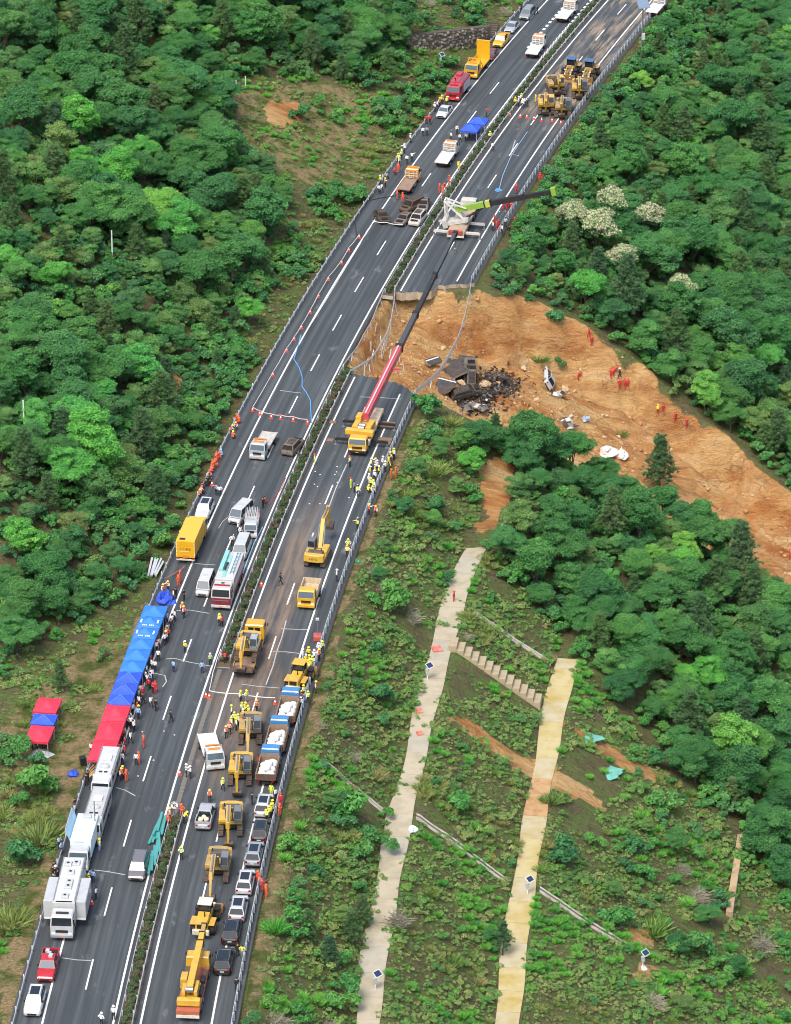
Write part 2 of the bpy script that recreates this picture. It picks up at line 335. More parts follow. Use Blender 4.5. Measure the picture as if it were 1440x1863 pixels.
# ------------------------------------------------------------------ carriageways
def asphalt():
    m, nt, b = new_mat('asphalt'); uv = N(nt, 'UVMap', uv_map='sd'); U = uv.outputs[0]
    sep = N(nt, 'SeparateXYZ'); nt.links.new(U, sep.inputs[0]); s_, d_ = sep.outputs[0], sep.outputs[1]
    def mp(sx, sy): n = N(nt, 'Mapping'); nt.links.new(U, n.inputs[0]); n.inputs['Scale'].default_value = (sx, sy, 1); return n.outputs[0]
    fine = noise(nt, mp(1, 1), 14, 4, .7); cloud = noise(nt, mp(.05, .35), 1, 5, .6); streak = noise(nt, mp(.02, 1.3), 1.1, 4, .6); blot = noise(nt, mp(.16, .4), 1, 6, .65)
    c = ramp(nt, fine, [(.3, srgb('#313537')), (.7, srgb('#464b4e'))])
    c = mixc(nt, math_n(nt, 'MULTIPLY', ramp(nt, streak, [(.42, (0,0,0)), (.72, (1,1,1))]), .5), c, srgb('#6e7476'))
    c = mixc(nt, math_n(nt, 'MULTIPLY', ramp(nt, cloud, [(.35, (0,0,0)), (.7, (1,1,1))]), .5), c, srgb('#2c3134'))
    c = mixc(nt, math_n(nt, 'MULTIPLY', ramp(nt, blot, [(.6, (0,0,0)), (.72, (1,1,1))]), .38), c, srgb('#8d9290'))
    def win(v, a, b_, w_): # soft window a..b
        u = N(nt, 'MapRange', interpolation_type='SMOOTHSTEP'); u.inputs[1].default_value = a-w_; u.inputs[2].default_value = a+w_; nt.links.new(v, u.inputs[0])
        q = N(nt, 'MapRange', interpolation_type='SMOOTHSTEP'); q.inputs[1].default_value = b_-w_; q.inputs[2].default_value = b_+w_; q.inputs[3].default_value = 1; q.inputs[4].default_value = 0; nt.links.new(v, q.inputs[0])
        return math_n(nt, 'MULTIPLY', u.outputs[0], q.outputs[0])
    # mud tracked over the right carriageway by the machines, and dust near the far loaders
    mud = noise(nt, mp(.09, .9), 1, 6, .68)
    w1 = math_n(nt, 'MULTIPLY', win(s_, 42, 112, 14), win(d_, 7.5, 11.6, 1.2)); w2 = math_n(nt, 'MULTIPLY', win(s_, 268, 345, 8), win(d_, 7.5, 16.2, 1.0))
    w3 = math_n(nt, 'MULTIPLY', win(s_, 42, 70, 8), win(d_, 5, 15, 2))
    k1 = math_n(nt, 'MULTIPLY', math_n(nt, 'MAXIMUM', w1, math_n(nt, 'MULTIPLY', w3, .7)), ramp(nt, mud, [(.36, (0,0,0)), (.62, (1,1,1))])); k2 = math_n(nt, 'MULTIPLY', w2, ramp(nt, mud, [(.46, (0,0,0)), (.66, (1,1,1))]))
    c = mixc(nt, math_n(nt, 'MULTIPLY', k1, .75), c, srgb('#85715e')); c = mixc(nt, math_n(nt, 'MULTIPLY', k2, .7), c, srgb('#a8947a'))
    nt.links.new(c, b.inputs['Base Color']); b.inputs['Roughness'].default_value = .8; b.inputs['Specular IOR Level'].default_value = .3
    bump(nt, b, fine, .25, .02); return m
ASPHALT = asphalt(); CONC = mat('#a9a496', .9, 0, .5, '#7c7460', scale=.6); SUBBASE = mat('#8c7a62', .95, 0, .5, '#5c4a38')
def wear_white(hexc='#d8d8d2'):
    m, nt, b = new_mat('road_paint'); tc = N(nt, 'TexCoord'); n1 = noise(nt, tc.outputs['Object'], 3.0, 5, .7)
    c = mixc(nt, ramp(nt, n1, [(.56, (0,0,0)), (.72, (1,1,1))]), srgb(hexc), srgb('#9a9b98')); nt.links.new(c, b.inputs['Base Color']); b.inputs['Roughness'].default_value = .7; return m
RPAINT = wear_white()
def strip_mesh(name, svals, d0, d1, z0, z1, mats, jn=None, jf=None):
    """slab between offsets d0,d1 (top z1, bottom z0) along stations; jn/jf move the near/far end by offset"""
    dv = np.linspace(d0, d1, max(2, int((d1-d0)/.5)+1) if (jn or jf) else 2); ns, nd = len(svals), len(dv)
    Sg, Dg = np.meshgrid(svals, dv, indexing='ij'); Sg = Sg.copy()
    if jn: Sg[0] = [jn(v) for v in dv]; Sg[1] = np.maximum(Sg[1], Sg[0]+.2)
    if jf: Sg[-1] = [jf(v) for v in dv]
    X, Y = R2W(Sg.ravel(), Dg.ravel()); n = ns*nd; V = np.concatenate([np.stack([X, Y, np.full(n, z1)], -1), np.stack([X, Y, np.full(n, z0)], -1)])
    i = np.arange(n).reshape(ns, nd); top = np.stack([i[:-1,:-1], i[:-1,1:], i[1:,1:], i[1:,:-1]], -1).reshape(-1, 4)
    ring = np.concatenate([i[:,0], i[-1,1:], i[-2::-1,-1], i[0,-2:0:-1]]); side = np.stack([ring, np.roll(ring, -1), np.roll(ring, -1)+n, ring+n], -1)
    Fq = np.concatenate([top, side]); me = np_mesh(name, V, Fq, mats, False, None, np.concatenate([np.zeros(len(top)), np.full(len(side), len(mats)-1 if isinstance(mats, (list, tuple)) else 0)]))
    uv = me.uv_layers.new(name='sd'); li = np.concatenate([Sg.ravel(), Sg.ravel()]); ld = np.concatenate([Dg.ravel(), Dg.ravel()]); vi = np.zeros(len(me.loops), np.int32); me.loops.foreach_get('vertex_index', vi)
    uv.data.foreach_set('uv', np.stack([li[vi], ld[vi]], -1).astype(np.float32).ravel()); return me
SV = np.arange(-70, 460.1, 2.0)
def jag_near(d): return np.interp(d, [3, 6.7, 9, 12.5, 15, 16, 17], [160.5, 159, 158.4, 157.6, 155.6, 154.2, 153.5]) + .25*math.sin(d*5.1) + .2*math.sin(d*11)
def jag_far(d): return np.interp(d, [3, 6.2, 10.6, 11.2, 11.8, 14, 17], [189.4, 190.2, 191.4, 191.8, 194.3, 195.2, 196.4]) + .2*math.sin(d*4.3) + .18*math.sin(d*9.7)
road_l = tag(link('road', strip_mesh('road', SV, EDGE_L, 4.35, -.55, 0, [ASPHALT, SUBBASE])), kind='structure'); road_l['label'] = 'left carriageway of dark asphalt with white lines'
sn = np.append(np.arange(-70, 153, 2.0), [153.5]); sf = np.insert(np.arange(198, 461, 2.0), 0, [196.8])
road_n = tag(link('road', strip_mesh('road', np.append(sn, [155.]), 6.02, EDGE_R, -.55, 0, [ASPHALT, SUBBASE], None, jag_near)), kind='structure'); road_n['label'] = 'right carriageway up to the near edge of the collapse'
road_f = tag(link('road', strip_mesh('road', np.insert(sf, 0, 195.), 6.02, EDGE_R, -1.3, 0, [ASPHALT, mat('#a89a86', .95, 0, .6, '#7a5a3e', scale=1.0)], jag_far)), kind='structure'); road_f['label'] = 'right carriageway beyond the collapse'
# median: kerbed planting strip, with a paved crossing where the barrier is open
SOILM = mat('#5a4a3a', .95, 0, .6, '#3b3a26', scale=2.5)
def sub(a, b, st=2.0): return np.append(np.arange(a, b, st), [b])
med_n = tag(link('median_strip', strip_mesh('median_strip', sub(-70, 31), 4.35, 6.02, -.5, .1, [SOILM, CONC])), kind='structure')
med_o = tag(link('median_crossing', strip_mesh('median_crossing', sub(31.05, 67.95), 4.352, 6.018, -.5, -.004, [ASPHALT])), kind='structure')
med_f = tag(link('median_strip', strip_mesh('median_strip', sub(68, 161), 4.35, 6.02, -.5, .1, [SOILM, CONC])), kind='structure')
med_g = tag(link('median_strip', strip_mesh('median_strip', sub(188.5, 460), 4.35, 6.02, -.5, .1, [SOILM, CONC])), kind='structure')
# drain gutter in the crossing, as single grates
gm = MB(); gm.box(-.27, .27, -.46, .46, -.06, .012); gm = gm.mesh('drain_cover', mat('#6f6b62', .9, 0, .6, '#3f3a33', scale=3))
for k in range(36):
    s_ = 32 + k*1.0; x, y = R2W(s_, 4.85); link('drain_cover', gm, med_o, (x, y, .004), (0, 0, -heading(s_)))
def line(parent, name, s0, s1, d, w_=.2):
    o = link(name, strip_mesh(name, sub(s0, s1, 2.5), d - w_/2, d + w_/2, .003, .009, [RPAINT]), parent); return o
line(road_l, 'edge_line', -70, 460, OL, .22); line(road_l, 'edge_line', -70, 318, IL, .22)
line(road_n, 'edge_line', -70, 158.2, IR, .22); line(road_n, 'edge_line', -70, 153.6, OR, .22)
line(road_f, 'edge_line', 191, 460, IR, .22); line(road_f, 'edge_line', 196.6, 460, OR, .22)
dm = MB(); dm.box(-.09, .09, -3, 3, .003, .009); dm = dm.mesh('lane_dash', RPAINT)
for k in range(-4, 31):
    s_ = 15*k - 3
    if k < 20:
        x, y = R2W(s_, 0); link('lane_dash', dm, road_l, (x, y, 0), (0, 0, -heading(s_)))
    s2 = 15*k - 7.5 + 6.6
    if s2 < 152 or s2 > 196:
        x, y = R2W(s2, DR); link('lane_dash', dm, road_n if s2 < 170 else road_f, (x, y, 0), (0, 0, -heading(s2)))
bm_ = MB(); bm_.box(-.24, .24, -.5, .5, .003, .009); bm_ = bm_.mesh('block_mark', RPAINT)
for d0 in (0.1, IL):                                        # bold broken blocks before the far lane change
    for k in range(34):
        s_ = 300 + k*2.0
        if d0 != IL and s_ < 303: continue
        x, y = R2W(s_, d0); link('block_mark', bm_, road_l, (x, y, 0), (0, 0, -heading(s_)))
# ------------------------------------------------------------------ vegetation
def leaf_mat(name, stops, trans=.33, rough=.6, var=.42):
    """stops: colours picked per plant; each leaf varies around it"""
    m, nt, b = new_mat(name); oi = N(nt, 'ObjectInfo'); a = N(nt, 'Attribute', attribute_name='lv')
    base = ramp(nt, oi.outputs['Random'], [(i/(max(1, len(stops)-1)), srgb(c)) for i, c in enumerate(stops)])
    hsv = N(nt, 'HueSaturation'); nt.links.new(base, hsv.inputs['Color'])
    v = N(nt, 'MapRange'); nt.links.new(a.outputs['Fac'], v.inputs[0]); v.inputs[3].default_value = 1.16-var; v.inputs[4].default_value = 1.22+var*1.2
    nt.links.new(v.outputs[0], hsv.inputs['Value'])
    h = N(nt, 'MapRange'); nt.links.new(a.outputs['Fac'], h.inputs[0]); h.inputs[3].default_value = .522; h.inputs[4].default_value = .484; nt.links.new(h.outputs[0], hsv.inputs['Hue'])
    c = hsv.outputs[0]; nt.links.new(c, b.inputs['Base Color']); b.inputs['Roughness'].default_value = rough; b.inputs['Specular IOR Level'].default_value = .25
    t = N(nt, 'BsdfTranslucent'); nt.links.new(c, t.inputs[0]); mx = N(nt, 'MixShader'); mx.inputs[0].default_value = trans
    nt.links.new(b.outputs[0], mx.inputs[1]); nt.links.new(t.outputs[0], mx.inputs[2]); nt.links.new(mx.outputs[0], nt.nodes['Material Output'].inputs[0]); return m
LEAF = leaf_mat('broad_leaf', ['#3d6f40', '#457b44', '#4f8545', '#3f6f45', '#588b47', '#4a7a43', '#417240', '#609149', '#487f4b', '#548045', '#427640'])
LEAFB = leaf_mat('bright_leaf', ['#569a48', '#66a44a', '#549a52', '#7aa84c'])
PINE = leaf_mat('pine_needles', ['#4f6d44', '#587846', '#466848', '#637c4c'], .15, .6)
BLOOM = leaf_mat('pale_blossom', ['#a9a684', '#b5b192', '#9ba07a'], .2, .7, .3)
SHRUB = leaf_mat('shrub_leaf', ['#447a42', '#528a44', '#3f7046', '#5f9046', '#4a7d50', '#648048'])
SCRUB = leaf_mat('scrub_leaf', ['#4f7a48', '#5f8648', '#4a7548', '#6e8a4c', '#4c7a44', '#74844e', '#5a8a48'], .25, .6, .45)
GRASS = leaf_mat('grass_blade', ['#589a44', '#68a644', '#74a850', '#4c8e44'], .25, .6)
GRASSY = leaf_mat('mixed_grass_blade', ['#6a8040', '#7e864c', '#5c7c3c', '#8c8a58', '#668a40'], .25, .6)
DRY = leaf_mat('dry_twig', ['#8a8372', '#7c7a6a', '#96907c'], .05, .9, .35)
HEDGE = leaf_mat('median_hedge_leaf', ['#3d5233', '#49583a', '#35502f', '#565040', '#42603a'], .15)
BARK = mat('#4b4237', .95, 0, .5, '#2d2822', scale=4)
def leaf_cloud(P, Nn, size, aspect=1.6, jit=.55, seed=0, lv=None):
    """diamond leaf at each point, facing near the given normal; P,Nn arrays"""
    r = np.random.default_rng(seed); n = len(P); Nn = Nn + r.normal(0, jit, (n, 3)); Nn /= np.linalg.norm(Nn, axis=1)[:, None] + 1e-9
    t = r.normal(0, 1, (n, 3)); t -= (t*Nn).sum(1)[:, None]*Nn; t /= np.linalg.norm(t, axis=1)[:, None] + 1e-9; b = np.cross(Nn, t)
    sz = (size*(.65 + .7*r.random(n)))[:, None]; L = t*sz*aspect*.5; Wd = b*sz*.5; bend = Nn*sz*.12
    V = np.stack([P - L - bend, P - Wd*1 + bend, P + L - bend, P + Wd + bend], 1).reshape(-1, 3); Fq = np.arange(4*n).reshape(n, 4)
    lv = r.random(n) if lv is None else np.clip(lv + r.normal(0, .16, n), 0, 1)
    return V, Fq, np.repeat(lv, 4)
def trunk_mb(h, r, limbs, seed):
    q = random.Random(seed); mb = MB(); pts = [(q.uniform(-.12,.12)*i, q.uniform(-.12,.12)*i, h*i/4 - .3) for i in range(5)]
    mb.tube(pts, [r*(1-.18*i) for i in range(5)], 7)
    for (x, y, z) in limbs:
        k = q.choice([2, 3]); p = Vector(pts[k]); e = Vector((x, y, z)); mid = (p+e)/2 + Vector((q.uniform(-.3,.3), q.uniform(-.3,.3), .25)); mb.tube([p, mid, e], [r*.45, r*.3, r*.12], 5)
    return mb
def crown_broad(seed, rad=3.0, h=6.5, clumps=34, leaves=5200, size=.36, flat=.8, spread=1.0):
    """leaf clumps over a few merged lobes of different height, so that no crown is a ball"""
    r = np.random.default_rng(seed); cs = []; lobes = []
    for k in range(r.integers(3, 6)):
        a = r.random()*6.28; q = .62*rad*r.random()**.6*(k > 0); lobes.append((np.array([math.cos(a)*q*spread, math.sin(a)*q*spread, h - rad*flat*(.55 + .75*r.random()*(k > 0))]), rad*(.42 + .28*r.random())))
    while len(cs) < clumps:
        c, lr = lobes[r.integers(len(lobes))]; u = r.normal(0, 1, 3); u /= np.linalg.norm(u); u[2] = u[2] if u[2] > -.35 else -u[2]
        p = c + u*lr*(.35 + .65*r.random()**.5)*np.array([spread, spread, flat*1.15])
        if p[2] < h*.18: continue
        cs.append((p, rad*(.1 + .2*r.random()**1.4)))
    c0 = np.array([0, 0, h - rad*flat]); P = []; Nn = []; LV = []; tot = sum(c[1]**2 for c in cs)
    for p, cr in cs:
        n = int(leaves*cr*cr/tot); u = r.normal(0, 1, (n, 3)); u[:, 2] = np.abs(u[:, 2])*.9 - .45*r.random(n); u /= np.linalg.norm(u, axis=1)[:, None]
        rr = (cr*(1.12 - .62*r.random(n)**1.4))[:, None]; q = p + u*rr*np.array([1.2, 1.2, .72]) + r.normal(0, .07*cr + .03, (n, 3)); P.append(q); nn = u*.6 + np.array([0, 0, .6]); Nn.append(nn); LV.append(np.full(n, np.clip(.5 + r.normal(0, .14), .1, .9)))
    P = np.concatenate(P); Nn = np.concatenate(Nn); LV = np.concatenate(LV)
    return leaf_cloud(P, Nn, size, 1.5, .5, seed+1, LV), [tuple(c[0]) for c in cs[:7]]
def needles(P, D, length, width, seed, lv):
    """thin blades from P along D"""
    r = np.random.default_rng(seed); n = len(P); t = D/np.linalg.norm(D, axis=1)[:, None]; a = r.normal(0, 1, (n, 3)); b = np.cross(t, a); b /= np.linalg.norm(b, axis=1)[:, None]+1e-9
    L = (length*(.6 + .6*r.random(n)))[:, None]; w_ = width if np.isscalar(width) else width[:, None]; droop = np.array([0, 0, -1.0])*L*.12
    V = np.stack([P - b*w_*.5, P + b*w_*.5, P + t*L*.6 + b*w_*.4, P + t*L + droop], 1).reshape(-1, 3); return V, np.arange(4*n).reshape(n, 4), np.repeat(np.clip(lv, 0, 1), 4)
def crown_pine(seed, h=8.0, rad=2.6):
    r = np.random.default_rng(seed); P = []; D = []; LV = []; limbs = []; tiers = 9
    for k in range(tiers):
        z = h*(.3 + .68*k/(tiers-1)); rr = rad*(1.05 - .85*(k/(tiers-1))**1.2)
        for j in range(6):
            a = 2.4*k + j*1.05 + r.normal(0, .25); L = rr*(.6 + .5*r.random())
            e = np.array([math.cos(a)*L, math.sin(a)*L, z + .25*L])
            if k < 6 and j < 3: limbs.append(tuple(e*np.array([.8, .8, 1])))
            for m in range(11):
                f = .25 + .75*r.random(); c = np.array([0, 0, z])*(1-f) + e*f + r.normal(0, .22, 3); n = 22
                u = r.normal(0, 1, (n, 3)); u[:, 2] = np.abs(u[:, 2])*.9 + .25; P.append(np.repeat(c[None], n, 0)); D.append(u + (e/np.linalg.norm(e))*.5); LV.append(np.full(n, .5 + r.normal(0, .16)))
    return needles(np.concatenate(P), np.concatenate(D), .5, .075, seed, np.concatenate(LV) + r.normal(0, .1, sum(len(x) for x in P))), limbs
def crown_shrub(seed, rad=1.0, h=1.3, leaves=900, size=.2, clumps=9):
    return crown_broad(seed, rad, h, clumps, leaves, size, .7, 1.15)[0]
def tussock(seed, n=420, L=1.1, spread=.42, w_=.07, up=.9):
    r = np.random.default_rng(seed); a = r.random(n)*6.28; q = np.sqrt(r.random(n)); P = np.stack([np.cos(a)*q*spread, np.sin(a)*q*spread, np.zeros(n)], -1)
    D = np.stack([np.cos(a)*q*.8 + r.normal(0, .2, n), np.sin(a)*q*.8 + r.normal(0, .2, n), np.full(n, up)], -1); return needles(P, D, L, w_, seed, r.random(n))
def dead_twigs(seed):
    r = np.random.default_rng(seed); n = 420; u = r.normal(0, 1, (n, 3)); u[:, 2] = np.abs(u[:, 2]); P = r.normal(0, .35, (n, 3)); P[:, 2] = np.abs(P[:, 2])*1.2
    return needles(P, u, .9, .035, seed, r.random(n))
def mk(name, data, m): V, Fq, lv = data; return np_mesh(name, V, Fq, m, False, {'lv': lv})
PROTO = {'scrub': [], 'broad': [], 'bright': [], 'pine': [], 'bloom': [], 'shrub': [], 'grass': [], 'grassy': [], 'dead': [], 'low': []}
for k in range(7):
    h = 6.2 + .5*(k % 3); c, limbs = crown_broad(100+k, 2.9 + .15*(k % 2), h, 70 + 7*k, 21000, .135 + .015*(k % 3), .85 + .1*(k % 3)); tr = trunk_mb(h*.6, .2, limbs, k).mesh('trunk', BARK)
    PROTO['broad'].append((mk('crown', c, LEAF), tr))
    if k < 3: PROTO['bright'].append((mk('crown', c, LEAFB), tr))
for k in range(4):
    h = 4.6 + .5*(k % 3); c, limbs = crown_broad(150+k, 2.5, h, 44 + 5*k, 9500, .12, .85, 1.1); PROTO['scrub'].append((mk('crown', c, SCRUB), trunk_mb(h*.6, .11, limbs, 30+k).mesh('trunk', BARK)))
for k in range(4):
    c, limbs = crown_pine(200+k, 7.5 + k*.5, 2.4 + .2*(k % 2)); PROTO['pine'].append((mk('crown', c, PINE), trunk_mb(7.2 + k*.5, .17, limbs, 50+k).mesh('trunk', BARK)))
for k in range(2):
    (V, Fq, lv), limbs = crown_broad(300+k, 2.9, 6.6, 56, 13000, .18, .85); me = mk('crown', (V, Fq, lv), LEAF); me.materials.append(BLOOM)
    ctr = V.reshape(-1, 4, 3).mean(1); me.polygons.foreach_set('material_index', ((ctr[:, 2] > np.quantile(ctr[:, 2], .3)) & (np.random.default_rng(k).random(len(ctr)) < .62)).astype(np.int32)); PROTO['bloom'].append((me, trunk_mb(4, .2, limbs, 70+k).mesh('trunk', BARK)))
for k in range(5): PROTO['shrub'].append((mk('foliage', crown_shrub(400+k, .95, 1.25, 1500, .15, 11+k), SHRUB), None))
for k in range(3): PROTO['grass'].append((mk('blades', tussock(500+k), GRASS), None))
for k in range(3): PROTO['grassy'].append((mk('blades', tussock(520+k, 260, .8, .6, .06, .7), GRASSY), None))
for k in range(2): PROTO['dead'].append((mk('twigs', dead_twigs(540+k), DRY), None))
for k in range(3): PROTO['low'].append((mk('leaves', crown_broad(560+k, .8, .4, 9, 420, .11, .3, 1.5)[0], leaf_mat('ground_herb', ['#628a46', '#72964a', '#588247', '#80985a', '#869058', '#6a944e']) if k == 0 else PROTO['low'][0][0].materials[0]), None))
def plant(kind, idx, x, y, z, sc, rz, name, label, cat, group):
    crown, trunk = PROTO[kind][idx % len(PROTO[kind])]
    if trunk is None:
        o = tag(link(name, crown, None, (x, y, z), (0, 0, rz), sc), label, cat, group); return o
    o = tag(link(name, None, None, (x, y, z), (0, 0, rz), sc), label, cat, group); link('trunk', trunk, o); link('crown', crown, o); return o
# where the forest stands: random ground points, kept by the photo zone that their base projects to
FOREST = [[(0,0),(700,0),(735,60),(740,110),(700,165),(560,140),(420,140),(415,250),(520,340),(640,390),(600,480),(480,640),(420,760),(370,880),(320,960),(270,1060),(160,1130),(40,1180),(0,1240)],
          [(1190,0),(1440,0),(1440,910),(1300,830),(1150,730),(1080,650),(985,615),(950,555),(900,515),(880,480),(900,430),(960,330),(1040,200),(1110,110)],
          [(880,750),(960,715),(1060,770),(1160,850),(1290,930),(1420,1050),(1440,1100),(1440,1640),(1340,1500),(1230,1400),(1080,1220),(980,1120),(900,1010),(860,880)]]
OPEN = [[(640,480),(560,560),(500,520),(520,420),(600,400)], [(440,640),(300,640),(290,560),(400,560)]]
BANK = [(540,345),(640,300),(700,170),(740,110),(735,60),(700,20),(700,0),(980,0),(860,80),(760,230),(690,330),(640,400),(590,500),(520,620),(450,680),(415,640),(480,560),(500,420)]
THIN = [[(0,430),(120,400),(220,480),(340,560),(440,600),(400,700),(320,740),(240,660),(120,640),(0,600)], [(420,120),(700,160),(720,280),(600,420),(480,420),(400,300)]]
def zone(px, py):
    f = np.zeros(np.shape(px), int)
    for i, p in enumerate(FOREST): f[inpoly(px, py, p)] = i + 1
    f[inpoly(px, py, BANK)] = 0; return f
def dist_pick(n_try, dmin, srange, drange, ok, seed, sizes=None):
    r = np.random.default_rng(seed); s = r.uniform(*srange, n_try); d = r.uniform(*drange, n_try); z = tz(s, d); X, Y = R2W(s, d); px, py = proj(X, Y, z)
    vis = (px > -60) & (px < 1500) & (py > -40) & (py < 2000) & ok(px, py, s, d); idx = np.where(vis)[0]; cell = {}; out = []
    for i in idx:
        cx, cy = int(X[i]//dmin), int(Y[i]//dmin); good = True
        for a in (-1, 0, 1):
            for b in (-1, 0, 1):
                for j in cell.get((cx+a, cy+b), ()):
                    if (X[i]-X[j])**2 + (Y[i]-Y[j])**2 < dmin*dmin: good = False
        if good: cell.setdefault((cx, cy), []).append(i); out.append((X[i], Y[i], z[i], s[i], d[i], px[i], py[i]))
    return out
def not_slide(s, d, m=.04): t = slide_w(s, d); return (d < 0) | (t < -m) | (t > 1 + m)
KEEP = [(px, py, rx, ry) for px, py, rx, ry in [(1085,500,45,28),(1180,485,45,28),(1040,458,38,24),(1130,545,42,26),(1235,588,42,26),(1110,432,34,22),(1065,590,35,25),(205,480,22,30),(45,790,22,34),(300,410,45,40),(1200,900,30,25),(965,395,75,32),(905,920,45,90),(850,985,45,35)]]
def keep(px, py):
    m = np.ones(np.shape(px), bool)
    for a, b, c, e in KEEP: m &= ((px-a)/c)**2 + ((py-b)/e)**2 > 1
    return m
def rim(s, d): t = slide_w(s, d); return (d > 20) & (d < 140) & (s > 120) & (((t > 1.01) & (t < 1.6)) | ((t < -.02) & (t > -.5) & (d > 46)))
okf = lambda px, py, s, d: keep(px, py) & ((zone(px, py) > 0) | rim(s, d)) & not_slide(s, d, .02) & ((d < -9.8) | (d > 20.5))
spots = dist_pick(40000, 3.25, (-20, 430), (-170, -9), okf, 11) + dist_pick(40000, 3.15, (20, 430), (20, 130), okf, 12)
random.Random(5).shuffle(spots)
ZN = {1: 'on the wooded hillside left of the expressway', 2: 'on the wooded slope beyond the landslide', 3: 'in the wood below the landslide'}
TREES = []; nb = 0
spots.sort(key=lambda p: p[1])                              # nearest first: they show largest
extra_trees = []
for i, (x, y, z, s_, d_, px, py) in enumerate(spots):
    q = random.Random(i*7+1); zn = int(zone(np.array([px]), np.array([py]))[0]); thin = zn == 1 and (inpoly(np.array([px]), np.array([py]), THIN[0])[0] or inpoly(np.array([px]), np.array([py]), THIN[1])[0])
    kind = q.choices(['broad', 'bright', 'pine', 'scrub'], [.2, .03, .12, .65] if thin else [.56, .06, .1, .28] if zn != 2 else [.56, .04, .2, .2])[0]
    sc = q.choice([q.uniform(.6, .85), q.uniform(.75, 1.1), q.uniform(.95, 1.4)])*(1.0 if kind != 'pine' else .95)
    if thin: sc *= .72
    if zn == 1 and py > 950: sc *= .8
    if zn == 1 and d_ > -15 : sc *= .55 + .2*(-d_ - 9.8)/5.2
    if d_ > 0 and s_ > 190 and d_ < 36: sc *= .45 + .5*(d_ - 20.5)/15.5
    if zn == 3 and s_ > 90 : sc *= .85
    extra_trees.append((kind, q.randrange(9), x, y, z - .25, sc, q.uniform(0, 6.28), zn, py))
cnt = {'broad': 0, 'bright': 0, 'pine': 0, 'scrub': 0}; LIM = {'broad': 300, 'bright': 80, 'pine': 200, 'scrub': 300}; rest = []
LAB = {'broad': ('broadleaf_tree', 'green broadleaf tree', 'tree', 'broadleaf trees'), 'bright': ('bright_broadleaf_tree', 'yellow-green broadleaf tree', 'tree', 'bright broadleaf trees'), 'pine': ('pine_tree', 'feathery grey-green pine', 'pine tree', 'pine trees'), 'scrub': ('scrub_tree', 'loose olive scrub tree', 'tree', 'scrub trees')}
LAND = [(60, 60, 'at the top left corner'), (230, 170, 'around the dark pine at top left'), (400, 60, 'left of the top grass bank'), (600, 90, 'above the brown slope'), (620, 300, 'between brown slope and guardrail'), (205, 440, 'around the upper white pole'), (380, 300, 'left of the brown slope'), (60, 330, 'at the left edge high up'), (330, 560, 'on the mid left hillside'), (480, 480, 'above the long cone line'), (60, 600, 'at the left edge above the white pole'), (45, 800, 'around the lower white pole'), (250, 760, 'below the thin scrub patch'), (400, 690, 'left of the taped cones'), (310, 880, 'left of the seated crew'), (120, 950, 'at the left edge above the tents'), (240, 1030, 'left of the yellow box truck'), (80, 1120, 'behind the field tents'),
    (1240, 60, 'beside the far right rail'), (1400, 60, 'at the top right corner'), (1150, 180, 'right of the far excavators'), (1330, 220, 'on the upper right slope'), (1050, 330, 'behind the lime crane boom'), (1220, 340, 'above the blossoming trees'), (1400, 380, 'at the right edge of the slope'), (1080, 470, 'among the blossoming trees'), (1250, 520, 'right of the blossoming trees'), (1080, 580, 'on the upper edge of the slide'), (1250, 680, 'above the searchers on the slide'), (1400, 700, 'at the right edge above the slide'),
    (930, 830, 'below the burnt wreckage'), (1080, 900, 'below the white sheets'), (960, 1000, 'beside the top of the pale path'), (1200, 1000, 'in the wood below the slide'), (1350, 1080, 'around the pointed pine'), (1100, 1130, 'above the yellow path'), (1280, 1250, 'in the lower right wood'), (1400, 1300, 'at the right edge of the wood'), (1180, 1350, 'right of the teal nets'), (1380, 1480, 'above the old brown wall')]
for t in extra_trees:
    k = t[0]
    if cnt[k] < LIM[k]:
        cnt[k] += 1; a, b, c, g = LAB[k]; px, py = proj(t[2], t[3], t[4]); ph = min(LAND, key=lambda l: (l[0]-px)**2 + (l[1]-py)**2)[2]; szw = 'small ' if t[5] < .78 else 'tall ' if t[5] > 1.0 else 'mid-sized '
        plant(k, t[1], t[2], t[3], t[4], t[5], t[6], a, szw + b + ' ' + ph, c, g + ' ' + ph)
    else: rest.append(t)
print('TREES', len(extra_trees), cnt, 'rest', len(rest))
